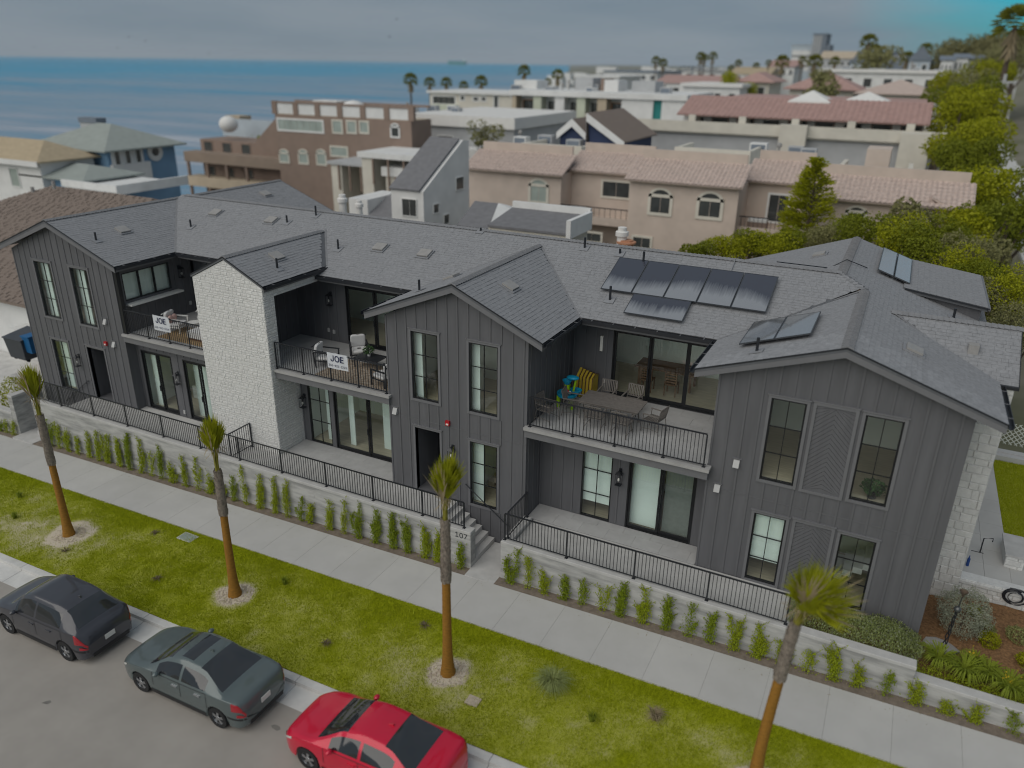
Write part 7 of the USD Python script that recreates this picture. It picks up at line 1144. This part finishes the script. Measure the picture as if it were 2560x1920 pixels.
for r_ in range(4):
    for c_ in range(3): u = p[0]+(q[0]-p[0])*(c_+.25)/3; v = p[2]-4-(r_+1)*(p[2]-q[2])/5.2; b.win(FY, u, u+5, v, v+3.4, 'w_white', 'w_white', .3)
b = far('hotel_tower', 'dark grey slab tower beside the pale hotel', '30', 395, 470, 297, 560, 505, 22, 'w_slate', None); p, q = Q('30', 470, 385, 1, 506), Q('30', 512, 560, 1, 506); b.part('low_slab', MB().box(p[0], q[0], 506, 525, q[2]-10, p[2]), 'w_slate')
for k in range(4): u = Q('30', 400+20*k, 300, 1, 505)[0]; b.part('facade_rib', MB().box(u, u+.8, 504.4, 504.98, 0, Q('30', 400, 300, 1, 505)[2]-.5), 'w_grey')
# far shoreline strip, hills across the bay
Rf = np.random.default_rng(5); strip_x = []
for k in range(60):
    px = Rf.uniform(1385, 2000); Yd = Rf.uniform(500, 1500); p = AT(px, 195, 1, Yd); w, h = Rf.uniform(8, 26), Rf.uniform(5, 12); zb_ = float(H(p[0], Yd)); strip_x.append((p[0], Yd, zb_, w, h))
m = MB()
for (a_, y_, zb_, w, h) in strip_x: m.box(a_-w/2, a_+w/2, y_, y_+12, zb_-3, zb_+h)
obj('distant_town', m, 'w_white', kind='stuff', label='mass of tiny pale houses along the distant shore', cat='town')
def ridge(nm, label, az0, az1, d, hmax, mt, seed):
    a = np.linspace(math.radians(az0), math.radians(az1), 90); t_ = np.linspace(0, 1, 90); hgt = hmax*np.sin(t_*math.pi)**.7*(.55+.9*(meshkit.fbm(np.stack([t_*5+seed, t_*0, t_*0+seed], 1))-.2)); x_, y_ = CAM[0]+d*np.sin(a), CAM[1]+d*np.cos(a); rows = []
    for f, g in ((-.06, 0), (-.03, .6), (0, 1), (.06, .3), (.1, 0)): rows.append(np.stack([CAM[0]+(x_-CAM[0])*(1+f), CAM[1]+(y_-CAM[1])*(1+f), -14+hgt*g], 1))
    v = np.array(rows); i_, j_ = np.meshgrid(np.arange(4), np.arange(89), indexing='ij'); obj(nm, MB().add(v, f4=np.stack([i_*90+j_, i_*90+j_+1, (i_+1)*90+j_+1, (i_+1)*90+j_], -1).reshape(-1, 4)), mt, smooth=True, kind='structure', label=label)
# --- trees
def tree(nm, label, c, r, hgt, n, size, mt, sc=(1, 1, .85), clumps=6, group=None):
    g = float(H(c[0], c[1])); t = thing(nm, label, 'tree', (c[0], c[1], g), group); top = c[2]; pts, ns = [], []
    for k in range(clumps):
        d = rdir(1)[0]*R.uniform(.35, .75); cc = np.array([c[0]+d[0]*r*sc[0], c[1]+d[1]*r*sc[1], top+d[2]*r*sc[2]*.8]); P, d2 = blob(cc, r*R.uniform(.42, .68), n//clumps, (1, 1, .8), .35, k*1.7+c[0]); pts.append(P); ns.append(d2)
    obj('crown', leafquads(np.vstack(pts), size, .65, np.vstack(ns), .55), mt, t); m = MB().tube([(c[0], c[1], g-.3), (c[0]+.1*r, c[1], (g+top)/2), (c[0], c[1], top)], [.09*r+.06, .07*r+.04, .02*r+.02], 7)
    for k in range(4): a_ = k*1.6; m.tube([(c[0], c[1], (g*.4+top*.6)), (c[0]+math.cos(a_)*r*.6*sc[0], c[1]+math.sin(a_)*r*.6*sc[1], top+.1*r)], [.05*r, .015*r], 5)
    obj('trunk', m, 'bark_brown', t); return t
def at3(t_, X, Y, y): q_ = Q(t_, X, Y, 1, y); return q_
gh = 'hedge trees behind the grey roof'
for k, (t_, X, Y, y, r, mt) in enumerate((('21', 1620, 640, 20, 1.1, 'tree_leaf'), ('21', 1830, 610, 21, 1.4, 'tree_bright'), ('21', 2060, 600, 22, 1.4, 'tree_leaf'), ('31', 40, 590, 22, 1.3, 'tree_bright'), ('31', 220, 600, 23, 1.3, 'tree_leaf'), ('31', 560, 520, 26, 1.5, 'tree_olive'), ('31', 760, 450, 28, 1.6, 'tree_leaf'))): tree('hedge_tree', '%s rounded hedge tree in the row from left to right behind the ridge' % ordn[k], at3(t_, X, Y, y), r, 3, 4600, .115, mt, group=gh)
for k, (X, Y, y, r, mt, lab) in enumerate(((960, 520, 24, 1.8, 'tree_leaf', 'leafy tree behind the right solar panels'), (1150, 560, 22, 1.7, 'tree_bright', 'yellow-green tree right of the solar panels'), (1330, 640, 20, 1.6, 'tree_leaf', 'dark tree over the roof slope at the right'), (1200, 420, 30, 1.8, 'tree_olive', 'olive tree before the arched window'), (1500, 520, 28, 1.9, 'tree_leaf', 'tree at the corner of the pink apartments'), (1640, 760, 19, 1.5, 'tree_bright', 'bright bush behind the shed dormer'), (1830, 900, 17, 1.4, 'tree_leaf', 'green shrub beside the shed dormer'), (1880, 1040, 14.5, 1.3, 'tree_olive', 'olive shrub with yellow flowers at the right'), (2050, 1080, 15, 1.5, 'tree_bright', 'yellow-green garden shrub at the right edge'), (2140, 1330, 12.5, 1.4, 'tree_olive', 'lowest garden shrub beyond the lawn'), (2180, 940, 19, 1.5, 'tree_olive', 'grey-green shrub by the white path'), (1900, 660, 30, 1.6, 'tree_olive', 'pale shrub left of the white path'), (2120, 420, 44, 3.0, 'tree_bright', 'big bright tree right of the pink apartments'), (1800, 330, 46, 3.0, 'tree_bright', 'second bright tree right of the pink apartments'), (1950, 480, 40, 2.4, 'tree_leaf', 'dark tree above the white path'), (1760, 120, 38, 2.6, 'tree_bright', 'bright tree at the right end of the tile roof'), (1960, 90, 44, 3.0, 'tree_leaf', 'broad green tree behind the tile roof end'), (1840, 400, 33, 2.2, 'tree_leaf', 'green tree before the right corner of the pink apartments'), (2080, 330, 37, 2.4, 'tree_leaf', 'green tree at the right edge near the white path'), (1700, 500, 30, 1.8, 'tree_bright', 'small bright tree under the tile roof end'), (1720, 640, 26, 1.6, 'tree_olive', 'pale bush left of the white path foot'))): tree('garden_tree', lab, at3('31', X, Y, y), r, 3, 5200 if y < 30 else 3600, .10 if y < 20 else (.13 if y < 30 else .22), mt)
for k, (X, Y, y, r, mt, lab) in enumerate(((1640, 1000, 62, 3.6, 'tree_bright', 'large yellow-green tree right of the red roof'), (1820, 1120, 56, 3.2, 'tree_bright', 'lower yellow-green tree right of the red roof'), (1700, 820, 78, 4.5, 'tree_leaf', 'dark crown behind the red roof corner'), (1800, 760, 90, 4.2, 'tree_olive', 'broad olive crown by the grey road'), (1560, 700, 95, 3.2, 'tree_bright', 'bright crown below the hillside houses'), (1900, 1330, 47, 2.0, 'tree_leaf', 'dark shrub beside the grey road'), (1930, 620, 120, 5, 'tree_bright', 'bright crown under the hillside'), (1650, 1260, 52, 3.6, 'tree_bright', 'low bright crown beside the red roof balcony'), (1600, 1430, 48, 3.2, 'tree_leaf', 'low green crown behind the tile roof end'), (1780, 1300, 54, 3.4, 'tree_leaf', 'green crown left of the grey road'), (1760, 950, 70, 4.4, 'tree_bright', 'yellow-green crown in the middle of the street trees'), (1550, 860, 85, 3.6, 'tree_leaf', 'green crown at the end of the red roof'))): tree('street_tree', lab, at3('30', X, Y, y), r*.72, 4, 4200, .055*r+.05, mt)
for k, (X, Y, y, r, mt) in enumerate(((1450, 500, 190, 6, 'far_leaf'), (1560, 440, 200, 7, 'far_leaf'), (1660, 430, 205, 7, 'far_leaf'), (1760, 400, 210, 8, 'far_leaf'), (1870, 400, 200, 8, 'far_leaf'), (1960, 370, 205, 8, 'far_leaf'), (2060, 370, 195, 8, 'far_leaf'), (2170, 330, 190, 9, 'far_leaf'), (2140, 480, 170, 6, 'tree_olive'), (1960, 500, 180, 6, 'tree_olive'), (1700, 500, 200, 5, 'tree_olive'))): tree('hillside_tree', '%s hazy tree on the right hillside counted from the left' % ordn[k], at3('30', X, Y+70, y), r*.8, 6, 3200, .055*r+.1, mt, (1.2, 1, .8), group='trees on the right hillside')
for X, Y, y, r, lab in ((960, 520, 150, 4.2, 'rounded dark tree right of the tall skyline palm'), (470, 780, 88, 2.6, 'round olive bush among the salmon roofs'), (450, 650, 90, 1.4, 'small dark tree top among the salmon roofs')): tree('town_tree', lab, at3('30', X, Y, y), r, 5, 1300, .12*r+.1, 'tree_olive')
for X, Y, lab in ((1900, 690, 'bushy tree top left of the bright chimney house'), (2010, 800, 'bright green bush by the orange chimney house')): tree('town_tree', lab, at3('20', X, Y, 112), 2.0, 5, 1000, .3, 'tree_bright')
p = at3('10', 1975, 1150, 56); tree('town_tree', 'green tree between the white flat roof and the pink apartments', p, 1.9, 4, 900, .3, 'tree_olive', (1, 1, 1.4))
# conifer with drooping tiers
cx, cy = 3.75, 30.0; cz0, cz1 = -1.0, Q('30', 525, 1350, 1, 30)[2]; t = thing('conifer', 'tall tiered conifer in front of the pink apartments', 'tree', (cx, cy, cz0)); m = MB().tube([(cx, cy, cz0), (cx, cy, cz1)], [.16, .02], 8); pts, nn = [], []
zz = cz0+1.2
while zz < cz1-.15:
    f = (cz1-zz)/(cz1-cz0); Lb = 3.5*f**.75+.12
    for k in range(7):
        a_ = R.uniform(0, 6.28); d = np.array([math.cos(a_), math.sin(a_), 0]); e = np.array([cx, cy, zz])+d*Lb*R.uniform(.75, 1.1)+(0, 0, .30*Lb-.12*Lb*Lb*.3); m.tube([(cx, cy, zz), e], [.022, .006], 4); n = int(55*Lb)+8; u = R.uniform(.12, 1, n)**.7; P = np.array([cx, cy, zz])*(1-u[:, None])+e*u[:, None]+R.normal(size=(n, 3))*(.14, .14, .07); pts.append(P); nn.append(np.tile(d+(0, 0, .3), (n, 1)))
    zz += .20+.20*f
obj('foliage', leafquads(np.vstack(pts), .22, .34, None, .5, np.vstack(nn)), 'tree_bright', t); obj('trunk', m, 'bark_brown', t)
# skyline palms: one built, the rest copies
def sky_palm(lab, p, sc):
    t = local('skyline_palm', lab, 'palm tree', (p[0], p[1], p[2]-13*sc), 'palms on the skyline', sc=sc); m = MB(); dead = MB()
    for k in range(46):
        a_ = k*2.4; el = -.5+1.9*((k % 23)/22); d = np.array([math.cos(a_)*math.cos(el), math.sin(a_)*math.cos(el), math.sin(el)]); h = np.array([0, 0, 13.0])+d*.95; sd = np.cross(d, (0, 0, 1.0)); sd /= max(np.linalg.norm(sd), .01)
        for q_ in np.linspace(-.9, .9, 8): d2 = d*math.cos(q_)+sd*math.sin(q_); tip = h+d2*1.05+(0, 0, -.25); w = np.cross(d2, d)+.001; w = w/np.linalg.norm(w)*.07; m.add([h, h+d2*.55+sd*.07, tip, h+d2*.55-sd*.07], f4=[[0, 1, 2, 3]])
    for k in range(70): a_ = k*2.4; o = np.array([math.cos(a_), math.sin(a_), 0]); z0 = 12.7-R.uniform(0, 1.6); e = np.array([0, 0, z0-1.1])+o*R.uniform(.5, .95); s_ = np.array([-o[1], o[0], 0])*.16; dead.add([np.array([0, 0, z0])+o*.2, (e+(0, 0, z0))/2+s_, e, (e+(0, 0, z0))/2-s_], f4=[[0, 1, 2, 3]])
    obj('fronds', m, 'far_palm', t); obj('dead_skirt', dead, 'palm_dead', t); obj('trunk', MB().tube([(0, 0, -3), (0, 0, 13)], [.30, .19], 8), 'bark_brown', t); return t
leafy('far_palm', (.30, .31, .03), .35, .2)
SP = [('10', 1335, 690, 130, .95, 'biggest crown of the row right of the brown building'), ('10', 1500, 715, 130, .75, 'second crown of the row right of the brown building'), ('10', 1645, 715, 130, .75, 'third crown of the row right of the brown building'), ('10', 1795, 740, 130, .62, 'small crown low over the cream apartments'), ('10', 1945, 705, 135, .85, 'last crown over the cream apartments'), ('20', 105, 615, 130, .8, 'crown above the left roof box of the balcony block'), ('20', 395, 650, 130, .75, 'crown above the balcony block'), ('20', 310, 710, 130, .5, 'lowest crown above the balcony block'), ('20', 1245, 525, 240, .9, 'left one of the lone pair on the skyline'), ('20', 1306, 545, 240, .9, 'right one of the lone pair on the skyline'), ('20', 1632, 490, 250, .95, 'left one of the three skyline palms'), ('20', 1664, 502, 255, .85, 'middle one of the three skyline palms'), ('20', 1737, 487, 250, .9, 'right one of the three skyline palms'), ('20', 1895, 590, 230, .65, 'small hazy palm right of the three'), ('20', 1957, 548, 230, .7, 'taller hazy palm right of the three'), ('20', 2110, 572, 230, .65, 'hazy palm left of the hotel'), ('30', 5, 545, 200, .5, 'tiny hazy palm left of the hotel'), ('30', 125, 535, 170, .95, 'dense palm just left of the hotel'), ('30', 297, 520, 220, .7, 'thin palm before the hotel'), ('30', 405, 535, 165, 1.0, 'dense palm before the slab tower'), ('30', 580, 530, 200, .75, 'small palm right of the slab tower'), ('30', 800, 480, 220, .75, 'palm over the grey gable'), ('30', 872, 365, 165, 1.05, 'tallest palm against the sky'), ('30', 930, 450, 165, .9, 'palm beside the rounded dark tree'), ('30', 1205, 500, 190, .9, 'palm left of the second grey gable'), ('30', 1365, 435, 200, 1.05, 'palm at the start of the hillside')]
first = None
for t_, X, Y, y, sc, wh in SP:
    p = Q(t_, X, Y, 1, y)
    if first is None: first = sky_palm('skyline palm, '+wh, p, sc)
    else: dup(first, (p[0], p[1], p[2]-13*sc), R.uniform(0, 6), 'skyline palm, '+wh, sc=sc)
p = Q('30', 2140, 215, 1, 95); dup(first, (p[0], p[1], p[2]-13*1.45), .4, 'big shaggy palm with a long dry skirt at the top right corner', sc=1.45)
# utility pole, road and white path at the right
p = Q('30', 2055, 640, 1, 80); q = Q('30', 1990, 1150, 1, 80); t = thing('utility_pole', 'grey wooden utility pole at the right edge', 'pole', (q[0], 80, float(H(q[0], 80)))); obj('pole', MB().tube([(q[0], 80, float(H(q[0], 80))-1), (p[0], 80, p[2])], [.24, .17], 10), 'w_grey', t); obj('crossarm', MB().box(p[0]-1.2, p[0]+1.2, 79.9, 80.1, p[2]-.9, p[2]-.7), 'w_grey', t)
p = Q('20', 1560, 570, 1, 230); t = thing('utility_pole', 'thin far pole between the far palms', 'pole', (p[0], 230, float(H(p[0], 230)))); obj('pole', MB().tube([(p[0], 230, float(H(p[0], 230))-1), (p[0], 230, p[2])], .22, 6), 'w_slate', t); obj('crossarm', MB().box(p[0]-4, p[0]+3, 229.8, 230.2, p[2]-.3, p[2]), 'w_slate', t)
m = MB(); ys = np.linspace(15, 165, 31); zs = [float(H(24, y))+.12 for y in ys]
for a_, c_, za, zc in zip(ys[:-1], ys[1:], zs[:-1], zs[1:]): m.hexa([(20.5, a_, za-.5), (29, a_, za-.5), (29, c_, zc-.5), (20.5, c_, zc-.5), (20.5, a_, za), (29, a_, za), (29, c_, zc), (20.5, c_, zc)])
obj('side_road', m, 'kerb_concrete', kind='structure', label='pale grey side road climbing away at the right edge')
boardwall('garden_wall', 'white rounded garden wall running away at the right', 13.9, 14.5, 17, 34, 1.2, -2.5)
# roof clutter and overhead wires
for (t_, X, Y, y, n_, w_) in (('10', 1500, 960, 64, 5, 9), ('20', 300, 790, 86, 7, 14), ('20', 900, 790, 86, 6, 14), ('30', 900, 620, 130, 7, 26), ('20', 1500, 720, 154, 5, 12), ('20', 700, 670, 204, 5, 14), ('20', 1650, 610, 266, 6, 16), ('20', 300, 1250, 42, 5, 8), ('30', 100, 1330, 42, 4, 6)):
    p = Q(t_, X, Y, 1, y)
    for k in range(n_):
        u = p[0]+R.uniform(-.5, .5)*w_*1.0; h = R.uniform(.5, 1.5); v = y+R.uniform(0, 4); c = thing('roof_unit', 'roof box or vent, %s of those on the %s' % (ordn[k], {64: 'white flat roof', 86: 'balcony block' if X == 300 else 'balcony block right end', 130: 'long white far roof', 154: 'red ridge house', 204: 'far white block', 266: 'house below three palms', 42: 'left pink deck' if t_ == '20' else 'right pink deck'}[y]), 'roof unit', (u, v, p[2]-.6), 'small boxes and vents on flat roofs')
        if k % 3 == 2: obj('pipe', MB().tube([(u, v, p[2]-1.2), (u, v, p[2]+h)], .10, 8), 'vent_metal', c); obj('cowl', MB().ball((u, v, p[2]+h), .22, 8, 5), 'vent_metal', c)
        else: obj('box', MB().box(u-.35*h-.3, u+.35*h+.3, v-.5, v+.5, p[2]-1.2, p[2]+h*.55), ('w_grey', 'w_white', 'w_tan')[k % 3], c); obj('grille', MB().box(u-.35*h-.2, u+.35*h+.2, v-.52, v-.505, p[2]-.2, p[2]+h*.45), 'w_slate', c)
pA, pB = Q('20', 780, 640, 1, 228), Q('20', 1560, 590, 1, 230); pC = Q('30', 300, 560, 1, 226)
for dz in (0, -1.6):
    s_ = np.linspace(0, 1, 14)[:, None]; sag = np.stack([0*s_[:, 0], 0*s_[:, 0], -2.0*4*s_[:, 0]*(1-s_[:, 0])], 1)
    for a_, c_ in ((pA, pB), (pB, pC)): t = thing('overhead_wire', 'thin dark wire strung %s the far pole, %s one' % ('left of' if a_ is pA else 'right of', 'upper' if dz == 0 else 'lower'), 'wire', a_+(0, 0, dz)); obj('wire', MB().tube(a_*(1-s_)+c_*s_+sag+(0, 0, dz), .07, 4), 'w_slate', t)
# ship, birds
p = Q('10', 1657, 565, 1, 5200); q = Q('10', 1808, 565, 1, 5200); t = thing('cargo_ship', 'long dark blue cargo ship on the horizon', 'ship', (p[0], 5200, -12)); Lx = q[0]-p[0]; obj('hull', MB().hexa([(p[0]+4, 5200, -13), (q[0]-6, 5200, -13), (q[0]-6, 5222, -13), (p[0]+4, 5222, -13), (p[0], 5198, 12), (q[0], 5198, 12), (q[0], 5224, 12), (p[0], 5224, 12)]), 'w_teal', t); obj('bridge', MB().box(q[0]-22, q[0]-8, 5203, 5219, 12, 26), 'w_white', t); obj('deck_cargo', MB().box(p[0]+12, q[0]-30, 5202, 5220, 12, 17), 'w_blue', t)
for k, (t_, X, Y) in enumerate((('00', 295, 408), ('00', 1015, 413), ('00', 1110, 320), ('00', 1255, 355), ('00', 1805, 465), ('10', 1217, 165), ('10', 1152, 317))):
    p = Q(t_, X, Y, 1, 190); t = thing('bird', 'tiny dark bird over the sea, %s from the left' % ordn[k], 'bird', p, 'birds over the sea'); obj('body', MB().ball(p, .16, 8, 5, (1.8, .7, .7)), 'w_dark', t); [obj('wing', MB().prism([p+(0, 0, .05), p+(sg*.32, .1, .16), p+(sg*.62, .05, .02), p+(sg*.3, -.12, .10)], (0, 0, .02)), 'w_dark', t) for sg in (1, -1)]

MAT['air'] = usdkit.material(stage, '/World/Looks/air', {'v': ('principled_volume', {'color': (0.80, 0.88, 0.96), 'density': 0.00007, 'anisotropy': 0.0})}, volume='v.volume')
obj('haze', MB().box(-9700, 9300, -9300, 9800, -21, 60), 'air', kind='stuff', label='pale sea haze filling the air towards the horizon')
